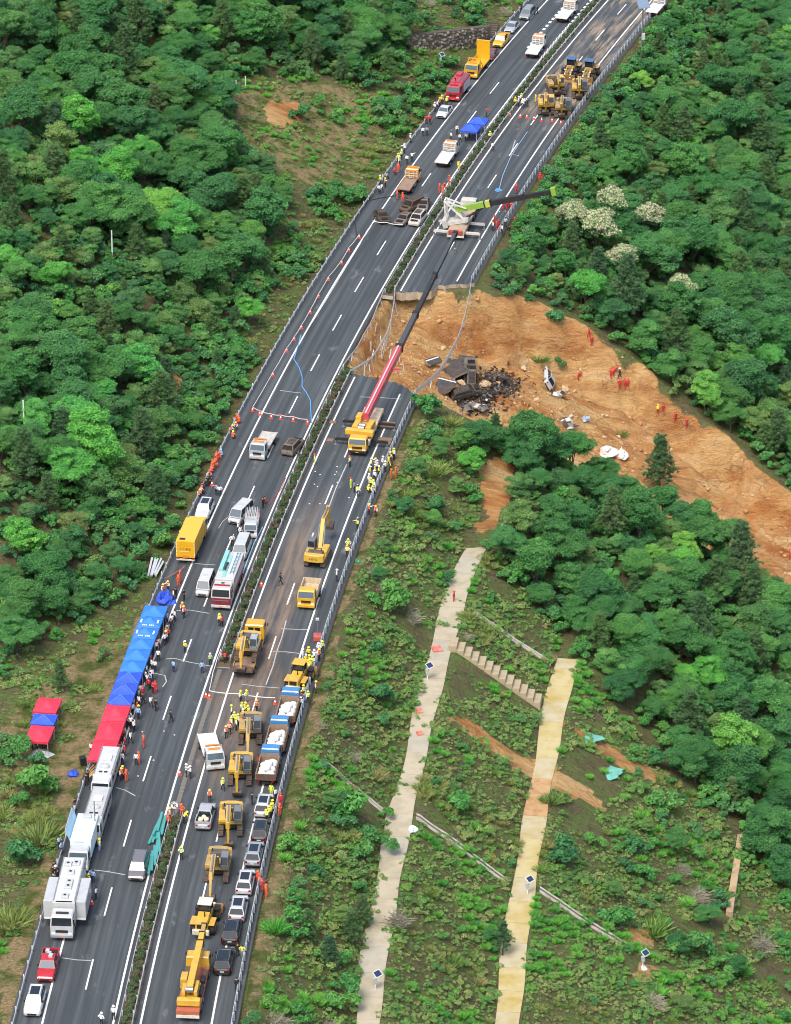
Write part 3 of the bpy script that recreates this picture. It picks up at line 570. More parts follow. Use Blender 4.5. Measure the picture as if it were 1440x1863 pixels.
# hand-placed trees that stand out in the photo
for i, (px, py, kind, sc, lab) in enumerate([
    (960, 850, 'broad', 1.25, 'tall dense dark green tree beside the burnt wreckage of the slide'), (1040, 868, 'broad', 1.05, 'round dark green tree right of the tall tree by the wreckage'),
    (1200, 905, 'pine', 1.1, 'lone thin pine standing in front of the orange soil'), (1345, 1075, 'pine', 1.25, 'pointed pine at the lower edge of the landslide'),
    (1300, 1110, 'pine', 1.0, 'smaller pine left of the pointed pine below the landslide'),
    (1085, 480, 'bloom', 1.3, 'tree covered in pale blossom nearest the green crane'), (1180, 465, 'bloom', 1.25, 'blossoming tree in the middle of the pale flowering group'), (1065, 570, 'bright', 1.05, 'lime green tree below the pale blossoming trees'),
    (1110, 425, 'bloom', 1.15, 'pale flowering tree at the top of the blossoming group'), (1040, 450, 'bloom', 1.1, 'pale flowering tree at the left end of the blossoming group'), (1135, 530, 'bloom', 1.1, 'pale flowering tree low in the blossoming group'), (1430, 530, 'bloom', .7, 'pale flowering tree at the right edge of the photo'), (1235, 570, 'bloom', .95, 'half-flowering tree in front of the pale blossoming group'),
    (300, 440, 'bright', 1.25, 'light green round tree high on the left hillside'), (230, 160, 'pine', 1.15, 'dark pine with visible trunk near the top left'), (545, 220, 'shrub', 1.6, 'round dark green bush on the bare brown slope'),
    (640, 1500, 'shrub', 2.5, 'large dark bush left of the upper concrete path'), (640, 1725, 'pine', .62, 'bushy young pine leaning over the lower end of the pale path'), (660, 1690, 'pine', .5, 'short young pine at the edge of the pale path'),
    (915, 1740, 'pine', .55, 'young pine overhanging the yellow stained path'), (540, 1700, 'shrub', 1.7, 'dense bush close to the guardrail near the bottom'), (1025, 1570, 'shrub', 2.0, 'dark leafy bush right of the yellow stained path'),
    (1230, 1560, 'broad', .62, 'rounded leafy tree on the lower embankment left of the brown wall'), (1130, 1690, 'shrub', 1.9, 'broad bush where the drainage gutter ends'), (1235, 1740, 'broad', .5, 'low leafy tree beside the solar monitoring post'), (1170, 1600, 'shrub', 1.3, 'small bush above the end of the gutter'),
    (632, 1490, 'broad', .5, 'large rounded dark bush-like tree left of the middle of the pale path'), (600, 1478, 'scrub', .5, 'olive scrub tree beside the rounded dark tree left of the path'), (560, 1712, 'pine', .5, 'young pine by the guardrail near the bottom'), (600, 1765, 'pine', .58, 'young pine between guardrail and pale path near the bottom'), (545, 1650, 'scrub', .42, 'low olive scrub tree next to the verge near the bottom'), (620, 1690, 'scrub', .5, 'olive scrub tree above the young pines near the bottom'),
    (690, 1065, 'broad', .42, 'low broad tree below the guardrail near the green sign'), (730, 1095, 'scrub', .55, 'olive scrub tree left of the top of the pale path'), (760, 870, 'scrub', .6, 'olive scrub tree below the gathered crew'), (805, 835, 'broad', .5, 'small broad tree below the near road end'), (830, 905, 'scrub', .6, 'olive scrub tree left of the bare soil patch'), (740, 940, 'broad', .45, 'small broad tree on the upper bank beside the excavator'), (700, 1010, 'scrub', .5, 'olive scrub tree above the green sign'), (790, 965, 'broad', .48, 'small broad tree above the top of the pale path'), (845, 830, 'broad', .55, 'leafy tree between slabs and bare soil patch'),
    (1030, 1560, 'broad', .42, 'rounded dark tree touching the yellow path on its right'), (895, 1715, 'broad', .3, 'dark low tree crowding the yellow path from the left'), (1120, 1640, 'scrub', .5, 'olive scrub tree right of the lower gutter'), (1290, 1690, 'broad', .5, 'leafy tree below the old brown wall'), (1340, 1780, 'broad', .5, 'leafy tree near the bottom right corner'), (1250, 1850, 'scrub', .6, 'olive scrub tree at the bottom edge on the right'), (1180, 1520, 'scrub', .45, 'olive scrub tree below the teal nets'),
    (835, 1480, 'shrub', 1.7, 'spreading bush on the slope between the two concrete paths'), (1270, 1640, 'dead', 1.2, 'grey leafless bush on the lower embankment'), (1190, 1830, 'dead', 1.1, 'grey dry thicket at the bottom of the embankment'),
    (715, 1110, 'shrub', 2.3, 'dark bush beside the top of the pale path'), (750, 1130, 'dead', 1.1, 'grey dry bush left of the pale path'), (695, 1075, 'dead', 1.1, 'grey leafless shrub above the dark bush'), (1390, 1560, 'broad', .7, 'dense tree at the lower right edge of the photo'),
    (60, 1450, 'shrub', 2.4, 'large olive shrub beside the red field tents'), (40, 1580, 'shrub', 2.2, 'broad shrub on the verge left of the white trucks'), (75, 1530, 'grassy', 2.4, 'tall grass clump on the verge by the white trucks'), (20, 1680, 'grassy', 2.2, 'tall reed grass at the left edge near the bottom'), (110, 1260, 'pine', .5, 'small dark conifer beside the row of blue tents'),
    (30, 1390, 'shrub', 1.8, 'dense bush left of the red field tents'), (930, 540, 'shrub', 1.3, 'green bush left standing on top of the slide scarp'), (965, 548, 'shrub', .7, 'small pale leafy plant on the slide scarp'), (1010, 590, 'shrub', 1.6, 'dark overhanging bush at the edge of the landslide'), (985, 655, 'grassy', 1.2, 'clump of grass carried down by the slide'), (1020, 665, 'shrub', .8, 'low green plant lying on the slide soil'), (1130, 790, 'grassy', .9, 'tuft of grass in the middle of the landslide'),
    (820, 770, 'grassy', 1.6, 'yellowish tall grass below the burnt wreckage'), (790, 800, 'shrub', 1.5, 'leafy bush at the foot of the near road end'), (1080, 1540, 'shrub', 1.1, 'small round bush right of the yellow path')]):
    p = atT(px, py); plant(kind, i*3+1, p.x, p.y, p.z - .15, sc*(1.0 if kind in ('broad','bright','pine','bloom','scrub') else 1.25), i*1.7, {'broad': 'broadleaf_tree', 'bright': 'bright_broadleaf_tree', 'pine': 'pine_tree', 'bloom': 'flowering_tree', 'scrub': 'scrub_tree', 'shrub': 'shrub', 'grassy': 'grass_clump', 'dead': 'dry_shrub'}[kind], lab, {'broad': 'tree', 'bright': 'tree', 'pine': 'pine tree', 'bloom': 'tree', 'scrub': 'tree', 'shrub': 'bush', 'grassy': 'grass clump', 'dead': 'bush'}[kind], None)
# shrubs and tussocks on the open slopes
EMB = [(645,1000),(700,900),(745,740),(765,715),(830,735),(880,755),(880,800),(870,960),(960,1090),(1060,1210),(1200,1400),(1330,1510),(1440,1650),(1440,1900),(430,1900),(560,1340)]
BLEFT = [(0,1180),(160,1130),(270,1070),(200,1250),(130,1440),(70,1620),(30,1800),(0,1863)]
UPL = [(410,135),(560,135),(700,165),(735,60),(690,0),(980,0),(860,80),(760,230),(690,330),(640,400),(590,500),(520,620),(450,690),(410,640),(480,560),(500,400),(410,270)]
PATHS_ = [(28.1, 31.6), (42.9, 46.6)]
def open_ok(px, py, s, d):
    pth = np.zeros(np.shape(s), bool)
    for a, b in PATHS_: pth |= (d > a + .1) & (d < b - .1) & (s < 128)
    stair = (np.abs(s - 92.5) < 2.2) & (d > 28) & (d < 47)
    bare = np.zeros(np.shape(s), bool)
    for p in BARE: bare |= inpoly(px, py, p)
    return not_slide(s, d, .01) & ~pth & ~stair & ~bare & ((d < -8.3) | (d > 18.6))
emb_ok = lambda px, py, s, d: inpoly(px, py, EMB) & open_ok(px, py, s, d)
for i, (x, y, z, s_, d_, px, py) in enumerate(dist_pick(4200, 2.35, (-15, 150), (18.5, 100), emb_ok, 21)):
    q = random.Random(900+i); dense = py < 1000 or px < 700 or px > 1150
    k = q.choices(['shrub', 'grass', 'grassy', 'dead'], [.57, .25, .15, .03] if dense else [.3, .46, .2, .04])[0]
    if not dense and q.random() < .3: continue
    where = 'on the embankment below the guardrail' if d_ < 28 else 'on the slope between the concrete paths' if d_ < 43 else 'on the lower embankment right of the yellow path'
    sc = float(np.clip(q.lognormvariate(-.15, .45), .4, 2.1))*(1.15 if dense else .75)
    if k == 'grass': sc *= .7
    plant(k, q.randrange(9), x, y, z - .08, sc, q.uniform(0, 6.28), {'shrub': 'shrub', 'grass': 'grass_tussock', 'grassy': 'grass_clump', 'dead': 'dry_shrub'}[k], {'shrub': 'leafy green shrub ', 'grass': 'bright green grass tussock ', 'grassy': 'olive grass clump ', 'dead': 'grey dry shrub '}[k] + where, {'shrub': 'bush', 'grass': 'grass', 'grassy': 'grass clump', 'dead': 'bush'}[k], {'shrub': 'shrubs ', 'grass': 'tussocks ', 'grassy': 'grass clumps ', 'dead': 'dry shrubs '}[k] + where)
left_ok = lambda px, py, s, d: (inpoly(px, py, UPL) | inpoly(px, py, BLEFT)) & open_ok(px, py, s, d)
for i, (x, y, z, s_, d_, px, py) in enumerate(dist_pick(2200, 3.4, (-15, 400), (-110, -9), left_ok, 22)):
    q = random.Random(1900+i); low = py > 1000; brown = inpoly(np.array([px]), np.array([py]), BROWN[0])[0]
    if brown and q.random() < .75: continue
    if low and px > 60 and q.random() < .55: continue
    k = q.choices(['shrub', 'grassy', 'dead'], [.45, .45, .1])[0]; where = 'on the verge beside the tents' if low else 'on the open slope above the left guardrail'
    plant(k, q.randrange(9), x, y, z - .08, q.uniform(.8, 1.5), q.uniform(0, 6.28), {'shrub': 'shrub', 'grassy': 'grass_clump', 'dead': 'dry_shrub'}[k], {'shrub': 'leafy green shrub ', 'grassy': 'olive grass clump ', 'dead': 'grey dry shrub '}[k] + where, {'shrub': 'bush', 'grassy': 'grass clump', 'dead': 'bush'}[k], {'shrub': 'shrubs ', 'grassy': 'grass clumps ', 'dead': 'dry shrubs '}[k] + where)
# uncountable undergrowth: one object each, grown by geometry nodes on scattered points
def scatter(name, label, pts, protos, cat):
    """pts: (x,y,z,scale,rot,index)"""
    A = np.array(pts, np.float32); me = bpy.data.meshes.new(name); me.vertices.add(len(A)); me.vertices.foreach_set('co', A[:, :3].ravel())
    for nm, c in (('sc', 3), ('rz', 4), ('ix', 5)): t = me.attributes.new(nm, 'FLOAT', 'POINT'); t.data.foreach_set('value', A[:, c].copy())
    o = tag(link(name, me), label, cat, None, 'stuff'); ng = bpy.data.node_groups.new(name, 'GeometryNodeTree'); ng.interface.new_socket('Geometry', in_out='INPUT', socket_type='NodeSocketGeometry'); ng.interface.new_socket('Geometry', in_out='OUTPUT', socket_type='NodeSocketGeometry')
    nd = ng.nodes; L = ng.links; gi = nd.new('NodeGroupInput'); go = nd.new('NodeGroupOutput'); jn = nd.new('GeometryNodeJoinGeometry')
    def attr(n): a = nd.new('GeometryNodeInputNamedAttribute'); a.data_type = 'FLOAT'; a.inputs[0].default_value = n; return a.outputs[0]
    ix, sc, rz = attr('ix'), attr('sc'), attr('rz'); cx = nd.new('ShaderNodeCombineXYZ'); L.new(rz, cx.inputs[2])
    for k, ob in enumerate(protos):
        oi = nd.new('GeometryNodeObjectInfo'); oi.transform_space = 'ORIGINAL'; oi.inputs['Object'].default_value = ob; oi.inputs['As Instance'].default_value = True
        cm = nd.new('FunctionNodeCompare'); cm.data_type = 'FLOAT'; cm.operation = 'EQUAL'; L.new(ix, cm.inputs[0]); cm.inputs[1].default_value = k; cm.inputs['Epsilon'].default_value = .1
        ip = nd.new('GeometryNodeInstanceOnPoints'); L.new(gi.outputs[0], ip.inputs['Points']); L.new(cm.outputs[0], ip.inputs['Selection']); L.new(oi.outputs['Geometry'], ip.inputs['Instance'])
        er = nd.new('FunctionNodeEulerToRotation'); L.new(cx.outputs[0], er.inputs[0]); L.new(er.outputs[0], ip.inputs['Rotation']); L.new(sc, ip.inputs['Scale']); L.new(ip.outputs[0], jn.inputs[0])
    L.new(jn.outputs[0], go.inputs[0]); md = o.modifiers.new('scatter', 'NODES'); md.node_group = ng; return o
def first_obj(mesh): return next(o for o in COL.objects if o.data == mesh)
def avail(kind): 
    out = []
    for crown, _ in PROTO[kind]:
        for o in COL.objects:
            if o.data == crown: out.append(o); break
    return out
r_ = np.random.default_rng(77)
pb = avail('broad') + avail('scrub') + avail('pine'); nbp = len(avail('broad')); nsp = len(avail('scrub'))
und = []
if rest: scatter('distant_forest', 'unbroken mass of farther forest trees', [(t[2], t[3], t[4], t[5], t[6], (t[1] % nbp) if t[0] in ('broad', 'bright') else nbp + t[1] % nsp if t[0] == 'scrub' else nbp + nsp + t[1] % (len(pb) - nbp - nsp)) for t in rest], pb, 'forest')
ps = avail('shrub')
def keep_u(px, py): return (((px-905)/45)**2 + ((py-920)/90)**2 > 1) & (((px-850)/45)**2 + ((py-985)/35)**2 > 1)
okund = lambda px, py, s, d: keep_u(px, py) & ((zone(px, py) > 0) | rim(s, d) | (inpoly(px, py, UPL) & (fbm(s*.1, d*.1 + 7, 3) > .05))) & open_ok(px, py, s, d) & ~(inpoly(px, py, BROWN[0]) & (r_.random(np.shape(px)) < .8))
U = dist_pick(60000, 1.7, (-20, 430), (-170, -8.2), okund, 31) + dist_pick(60000, 1.7, (0, 430), (19, 130), okund, 32)
scatter('undergrowth', 'dense green undergrowth between the trees on the hillsides', [(p[0], p[1], p[2] - .1, r_.uniform(.9, 2.0), r_.uniform(0, 6.28), r_.integers(0, len(ps))) for p in U], ps, 'undergrowth')
lows = []
for k in range(3): lows.append(PROTO['low'][k][0])
lowo = [tag(link('ground_herb', m, None, tuple(atT(*pp)) , (0,0,0), 1.2), lb, 'plant') for m, pp, lb in zip(lows, [(700, 1500), (860, 1620), (1080, 1790)], ['low herb patch left of the pale concrete path', 'low herb patch between the two concrete paths', 'low herb patch right of the yellow path near the bottom'])]
for o in lowo: o['kind'] = 'stuff'
pg = avail('grassy')
okl = lambda px, py, s, d: (inpoly(px, py, EMB) | inpoly(px, py, BLEFT) | inpoly(px, py, UPL)) & open_ok(px, py, s, d) & (fbm(s*.12, d*.12 + 40, 3) + np.where(px < 640, .1, 0) - np.where(inpoly(px, py, BROWN[1]) | inpoly(px, py, BROWN[2]), .55, 0) > -.3)
LW = dist_pick(110000, .74, (-15, 150), (18.5, 100), okl, 41) + dist_pick(50000, .95, (-15, 400), (-110, -8.1), okl, 42)
def lowpick(p):
    a = float(fbm(p[3]*.09 + 3, p[4]*.09, 3)); b = float(fbm(p[3]*.2 + 30, p[4]*.2, 3))
    ix = (4 if r_.random() < .5 else 0) if a > .22 else (3 if r_.random() < .5 else 1) if a < -.25 else r_.choice([0, 1, 2])
    return (p[0], p[1], p[2] - .04, float(np.clip(r_.lognormal(-.42, .38)*(1 + .8*b), .3, .75 if ix == 4 else 1.5)), r_.uniform(0, 6.28), ix)
scatter('ground_cover', 'low mixed herbs and grass covering the open slopes', [lowpick(p) for p in LW], lowo + pg[:1] + avail('grass')[:1], 'ground cover')
print('UNDER', len(U), 'LOW', len(LW))
# median hedge: one bush after another
for i in range(400):
    s_ = -14 + i*1.15
    if s_ > 345: break
    if 29.8 < s_ < 69 or 160 < s_ < 189.5: continue
    q = random.Random(s_); x, y = R2W(s_, 5.2 + q.uniform(-.18, .18)); k = q.randrange(5); o = link('median_shrub', PROTO['shrub'][k][0], None, (x, y, .08), (0, 0, q.uniform(0, 6.28)), (q.uniform(.55, .72), q.uniform(.55, .72), q.uniform(.5, .8)))
    o.material_slots[0].link = 'OBJECT'; o.material_slots[0].material = HEDGE
    wh = 'in the near median strip below the crossing' if s_ < 40 else 'in the median strip between crossing and collapse' if s_ < 170 else 'in the median strip beyond the collapse'
    tag(o, 'brownish green hedge shrub ' + wh, 'bush', 'hedge shrubs ' + wh)
# ------------------------------------------------------------------ vehicles (local +Y is the front, origin on the ground at the middle)
PB = paint('#c9ccce')                                       # default body paint, swapped per vehicle
def part(root, name, mb, mats, loc=None, smooth=False): return link(name, mb if isinstance(mb, bpy.types.Mesh) else mb.mesh(name, mats, smooth), root, loc)
def panel(a, b, c, d, inset=.08, off=.015, mbx=None, m=0):
    """thin pane lying just proud of the quad a,b,c,d (counter-clockwise from outside)"""
    a, b, c, d = map(Vector, (a, b, c, d)); ctr = (a+b+c+d)/4; n = (c-a).cross(d-b).normalized(); mbx = mbx or MB()
    q = [p + (ctr-p)*inset for p in (a, b, c, d)]; return mbx.loft([[p - n*.01 for p in q], [p + n*off for p in q]], m)
_wheel = {}
def wheel(root, x, y, r=.33, w_=.22, rimc='#9a9ea0'):
    k = (r, w_, rimc)
    if k not in _wheel:
        t = MB(); n = 16; rg = lambda xx, rr: [(xx, math.cos(2*math.pi*i/n)*rr, math.sin(2*math.pi*i/n)*rr) for i in range(n)]
        t.loft([rg(-w_/2, r*.62), rg(-w_/2, r*.9), rg(-w_*.36, r), rg(w_*.36, r), rg(w_/2, r*.9), rg(w_/2, r*.62)], 0); rm = MB(); rm.loft([rg(-w_*.53, r*.25), rg(-w_*.5, r*.58), rg(w_*.5, r*.58), rg(w_*.53, r*.25)], 0)
        _wheel[k] = (t.mesh('wheel', RUBBER), rm.mesh('rim', mat(rimc, .4, .5, .3)))
    o = link('wheel', _wheel[k][0], root, (x, y, r)); link('rim', _wheel[k][1], o); return o
def small(root, name, x0, x1, y0, y1, z0, z1, m): return part(root, name, MB().box(x0, x1, y0, y1, z0, z1), m)
CARS = dict(   # L, W, H, belt z, hood z, front base y, front roof y, rear roof y, rear base y, tail z, wheel r
    sedan=(4.7, 1.82, 1.46, .92, .86, .95, .25, -1.0, -1.75, .98, .32), suv=(4.75, 1.9, 1.72, 1.05, 1.05, 1.15, .55, -1.85, -2.25, 1.05, .36), mpv=(5.0, 1.9, 1.75, 1.02, 1.0, 1.5, .75, -2.05, -2.4, 1.02, .34),
    van=(4.9, 1.88, 2.05, 1.12, 1.12, 2.0, 1.35, -2.3, -2.42, 1.12, .33), pickup=(5.3, 1.9, 1.78, 1.06, 1.06, 1.15, .6, -.85, -1.0, 1.05, .38))
def car(kind, glass=GLASS, bare=False, crush=0.0, seed=0):
    L, Wd, H, bz, hz, fb, fr, rr_, rb, tzz, wr = CARS[kind]; w_ = Wd/2; root = link({'pickup': 'pickup_truck', 'mpv': 'people_carrier', 'van': 'minibus'}.get(kind, kind), None); q = random.Random(seed)
    st = [(-L/2, .82, .42, tzz*.78), (-L/2+.12, .95, .26, tzz*.95), (-L/2+.5, 1, .22, tzz), (rb, 1, .22, tzz if kind != 'sedan' else tzz), (min(rb+.4, fb-.6), 1, .2, bz), (fb, 1, .2, bz), (fb+.15, 1, .2, hz), (L/2-.55, .99, .22, hz-.06), (L/2-.14, .93, .26, hz-.2), (L/2, .8, .4, hz-.34)]
    def ring(y, f, zb, zt):
        x = w_*f; zt = zt - crush*.25*q.random(); return [(-x*.88, y, zb), (x*.88, y, zb), (x, y, zb+.16), (x*1.0, y, zt-.16), (x-.1, y, zt), (-x+.1, y, zt), (-x*1.0, y, zt-.16), (-x, y, zb+.16)]
    mb = MB(); mb.loft([ring(*s) for s in st])
    bw, tw = w_*.94, w_*.76; Hc = H - crush*.3
    A = [(-bw, rb, bz), (bw, rb, bz), (bw, fb, bz), (-bw, fb, bz)]; B = [(-tw, rr_, Hc-.05), (tw, rr_, Hc-.05), (tw, fr, Hc-.05), (-tw, fr, Hc-.05)]; C = [(-tw+.12, rr_+.12, Hc), (tw-.12, rr_+.12, Hc), (tw-.12, fr-.12, Hc), (-tw+.12, fr-.12, Hc)]
    mb.loft([[(x, y, z-.04) for x, y, z in A], A, B, C])
    if kind == 'pickup':
        mb.box(-w_+.06, w_-.06, -L/2+.1, rb-.02, 1.05, 1.075, 1); mb.box(-w_+.02, -w_+.12, -L/2+.08, rb, 1.06, 1.34); mb.box(w_-.12, w_-.02, -L/2+.08, rb, 1.06, 1.34); mb.box(-w_+.12, w_-.12, -L/2+.06, -L/2+.15, 1.06, 1.33)
    part(root, 'body', mb, [PB, DARK])
    if bare:                                                # burnt-out shell: black panes painted as the dark, charred inside, sagging roof
        for nm, q4, ins in (('windscreen_shade_pane', (A[2], A[3], B[3], B[2]), .1), ('rear_shade_pane', (A[0], A[1], B[1], B[0]), .1), ('side_shade_pane', (A[1], A[2], B[2], B[1]), .12), ('side_shade_pane', (A[3], A[0], B[0], B[3]), .12)): part(root, nm, panel(*q4, ins), BLACKV)
        sm = MB(); sm.box(-.55, .55, fb+.35, L/2-.35, hz-.08, hz+.03); part(root, 'engine_shade_pane', sm, [BLACKV]); part(root, 'roof_patch', MB().box(-tw+.25, tw-.15, rr_+.4, fr-.3, Hc-.02, Hc+.015), [BURNT])
        for k in range(5): x = q.uniform(-1.3, 1.3); y = q.uniform(-2.6, 2.6); part(root, 'charred_debris', MB().box(x-.25, x+.25, y-.18, y+.18, .01, .12+.1*q.random(), 0, (.08, .06)), [BURNT])
    else:
        part(root, 'windscreen', panel(A[2], A[3], B[3], B[2], .07), SKYGLASS if glass is None else glass)
        part(root, 'rear_window', panel(A[0], A[1], B[1], B[0], .12), GLASS)
        for i, j in ((1, 2), (3, 0)):
            pn = MB(); a, b, c, d = map(Vector, (A[i], A[j], B[j], B[i])); n = 3 if L > 4.6 and kind != 'pickup' else 2
            for k in range(n):
                t0, t1 = k/n, (k+1)/n; panel(a.lerp(b, t0), a.lerp(b, t1), d.lerp(c, t1), d.lerp(c, t0), .1, .012, pn)
            part(root, 'side_window', pn, GLASS)
        if kind in ('suv',): part(root, 'sunroof', MB().rbox(-tw+.22, tw-.22, rr_+.5, fr-.3, Hc-.02, Hc+.02, .02), GLASS)
        for s in (-1, 1): small(root, 'mirror', s*(w_+.02) - .1, s*(w_+.02) + .1, fb-.5, fb-.32, bz+.02, bz+.2, PB if False else DARK)
        for s in (-1, 1):
            small(root, 'headlight', s*w_*.68-.17, s*w_*.68+.17, L/2-.2, L/2-.035, hz-.42, hz-.26, LAMP); small(root, 'taillight', s*w_*.74-.13, s*w_*.74+.13, -L/2+.0, -L/2+.1, tzz-.34, tzz-.12, REDL)
        small(root, 'grille', -.5, .5, L/2-.08, L/2+.012, .42, .62, DARK); small(root, 'number_plate', -.22, .22, -L/2-.015, -L/2+.05, .58, .7, mat('#c8cdd2', .5)); small(root, 'bumper', -w_*.8, w_*.8, -L/2-.03, -L/2+.1, .3, .45, DARK)
        if kind in ('suv', 'mpv'):
            for s in (-1, 1): part(root, 'roof_rail', MB().beam((s*(tw-.04), rr_+.15, Hc+.04), (s*(tw-.04), fr-.25, Hc+.04), .04, .05), STEEL)
        if kind == 'van':
            small(root, 'roof_vent', -.3, .3, -.5, .1, Hc-.01, Hc+.06, WHITE)
    for s in (-1, 1):
        for y in (L/2-.9, -L/2+.95): wheel(root, s*(w_-.1), y, wr if not bare else .27)
    return root
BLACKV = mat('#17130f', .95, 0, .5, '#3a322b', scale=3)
BURNT = mat('#332e2a', .9, 0, .7, '#6b5c4c', scale=2.5); BURNTW = mat('#6f6962', .9, 0, .8, '#4b3f36', scale=2.0); RUST = mat('#5c473a', .9, 0, .7, '#38312c', scale=2)
_proto = {}
def inst(key, build, label, cat, loc, rz, group=None, body=None, name=None, swaps=()):
    """first call builds the thing, later ones copy it with all its parts"""
    if key not in _proto: _proto[key] = build(); o = _proto[key]
    else: o = copy_tree(_proto[key])
    if name: o.name = name
    o.location = loc; o.rotation_euler = (0, 0, rz)
    if 'group' in o: del o['group']
    tag(o, label, cat, group)
    for p in [o] + list(o.children_recursive):
        if p.type != 'MESH': continue
        for i, dm_ in enumerate(p.data.materials):
            for f, t in [(PB, body)] + list(swaps):
                if t is not None and dm_ == f: p.material_slots[i].link = 'OBJECT'; p.material_slots[i].material = t
    return o
def spot(px, py, L, facing, yaw=0.0, z=0.0):
    """near end of the vehicle at this pixel of the road -> (centre, rotation)"""
    p = at(px, py, z); s, d = W2R(p.x, p.y); th = heading(float(s)) + R(yaw); dr = Vector((math.sin(th), math.cos(th), 0)); c = p + dr*L/2
    return c, (-th if facing == 'away' else math.pi - th)
def put_car(kind, px, py, facing, hexc, label, group=None, yaw=0, cat='car', glass=None):
    L = CARS[kind][0]; c, rz = spot(px, py, L, facing, yaw); g = 'S' if facing == 'toward' else 'D'
    return inst(kind + g, lambda: car(kind, SKYGLASS if g == 'S' else GLASS), label, cat, c, rz, group, paint(hexc))
G1 = 'cars parked in line along the right guardrail'
put_car('suv', 476, 1492, 'away', '#e4e6e6', 'white SUV with dark sunroof, first behind the dump trucks', G1)
put_car('suv', 471, 1538, 'away', '#23262a', 'dark grey SUV between a white and a silver SUV', G1)
put_car('suv', 459, 1581, 'away', '#aab4bc', 'silver SUV in the middle of the car line', G1)
put_car('suv', 443, 1633, 'away', '#e6e8e8', 'white SUV directly behind the silver SUV', G1)
put_car('suv', 430, 1681, 'away', '#dcdfe0', 'white SUV directly in front of the black SUVs', G1)
put_car('suv', 418, 1723, 'away', '#14161a', 'black SUV behind the white SUVs', G1)
put_car('suv', 404, 1778, 'away', '#101216', 'black SUV at the near end of the car line', G1)
put_car('suv', 58, 1854, 'toward', '#eceded', 'white SUV on the left shoulder behind the red pickup')
put_car('sedan', 44, 1925, 'toward', '#20242a', 'dark sedan mostly cut off at the bottom left corner')
put_car('mpv', 247, 1607, 'toward', '#6d6a6e', 'grey car standing alone in the left carriageway near the teal rails')
put_car('van', 368, 1089, 'toward', '#e8eaea', 'white minibus beside the long fire engine', cat='van')
put_car('van', 425, 957, 'toward', '#e3e4e4', 'white minibus parked askew in the middle of the left carriageway', yaw=13, cat='van')
put_car('van', 434, 1022, 'toward', '#dfe3e4', 'white minibus right behind the long fire engine', cat='van')
put_car('suv', 366, 949, 'toward', '#e9ebeb', 'white police style SUV in front of the yellow box truck')
put_car('sedan', 802, 217, 'toward', '#e6e8e8', 'white sedan on the far left shoulder near the red fire engine')
put_car('sedan', 925, 62, 'toward', '#c2c8cc', 'silver sedan behind the yellow pickup')
put_car('mpv', 953, 38, 'toward', '#9aa0a2', 'grey people carrier last in the far shoulder line')
put_car('sedan', 887, 112, 'toward', '#7d2326', 'dark red car half hidden by the yellow rescue truck')
put_car('pickup', 82, 1791, 'toward', '#b3182a', 'red fire service pickup with roof equipment on the left shoulder', cat='pickup')
put_car('pickup', 369, 1514, 'away', '#c3c8cc', 'silver pickup carrying pale sacks', cat='pickup')
put_car('pickup', 905, 88, 'toward', '#d9a316', 'yellow pickup on the far left shoulder', cat='pickup')
# burnt-out cars
def burnt(kind, px, py, facing, label, m, yaw=0, seed=0):
    c, rz = spot(px, py, CARS[kind][0], facing, yaw); o = car(kind, bare=True, crush=.2, seed=seed); o.name = 'burnt_car'; o.location = c; o.rotation_euler = (0, 0, rz); tag(o, label, 'burnt car', 'burnt-out cars on the left carriageway')
    for p in o.children_recursive:
        if p.type == 'MESH':
            for i, d_ in enumerate(p.data.materials):
                if d_ == PB: p.material_slots[i].link = 'OBJECT'; p.material_slots[i].material = m
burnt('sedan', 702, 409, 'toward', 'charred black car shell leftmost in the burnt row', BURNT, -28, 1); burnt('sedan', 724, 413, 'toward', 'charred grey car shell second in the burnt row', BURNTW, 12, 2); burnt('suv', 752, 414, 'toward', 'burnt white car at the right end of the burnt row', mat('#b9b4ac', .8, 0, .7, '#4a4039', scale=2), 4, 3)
burnt('mpv', 733, 388, 'toward', 'burnt brown wreck behind the burnt row', RUST, 24, 4); burnt('sedan', 768, 387, 'toward', 'crumpled ash grey wreck behind the burnt white car', BURNTW, -8, 5); burnt('suv', 522, 832, 'away', 'burnt-out SUV with open tailgate next to the dusty flatbed', mat('#6f655b', .85, 0, .7, '#3a332d', scale=2), 10, 6)
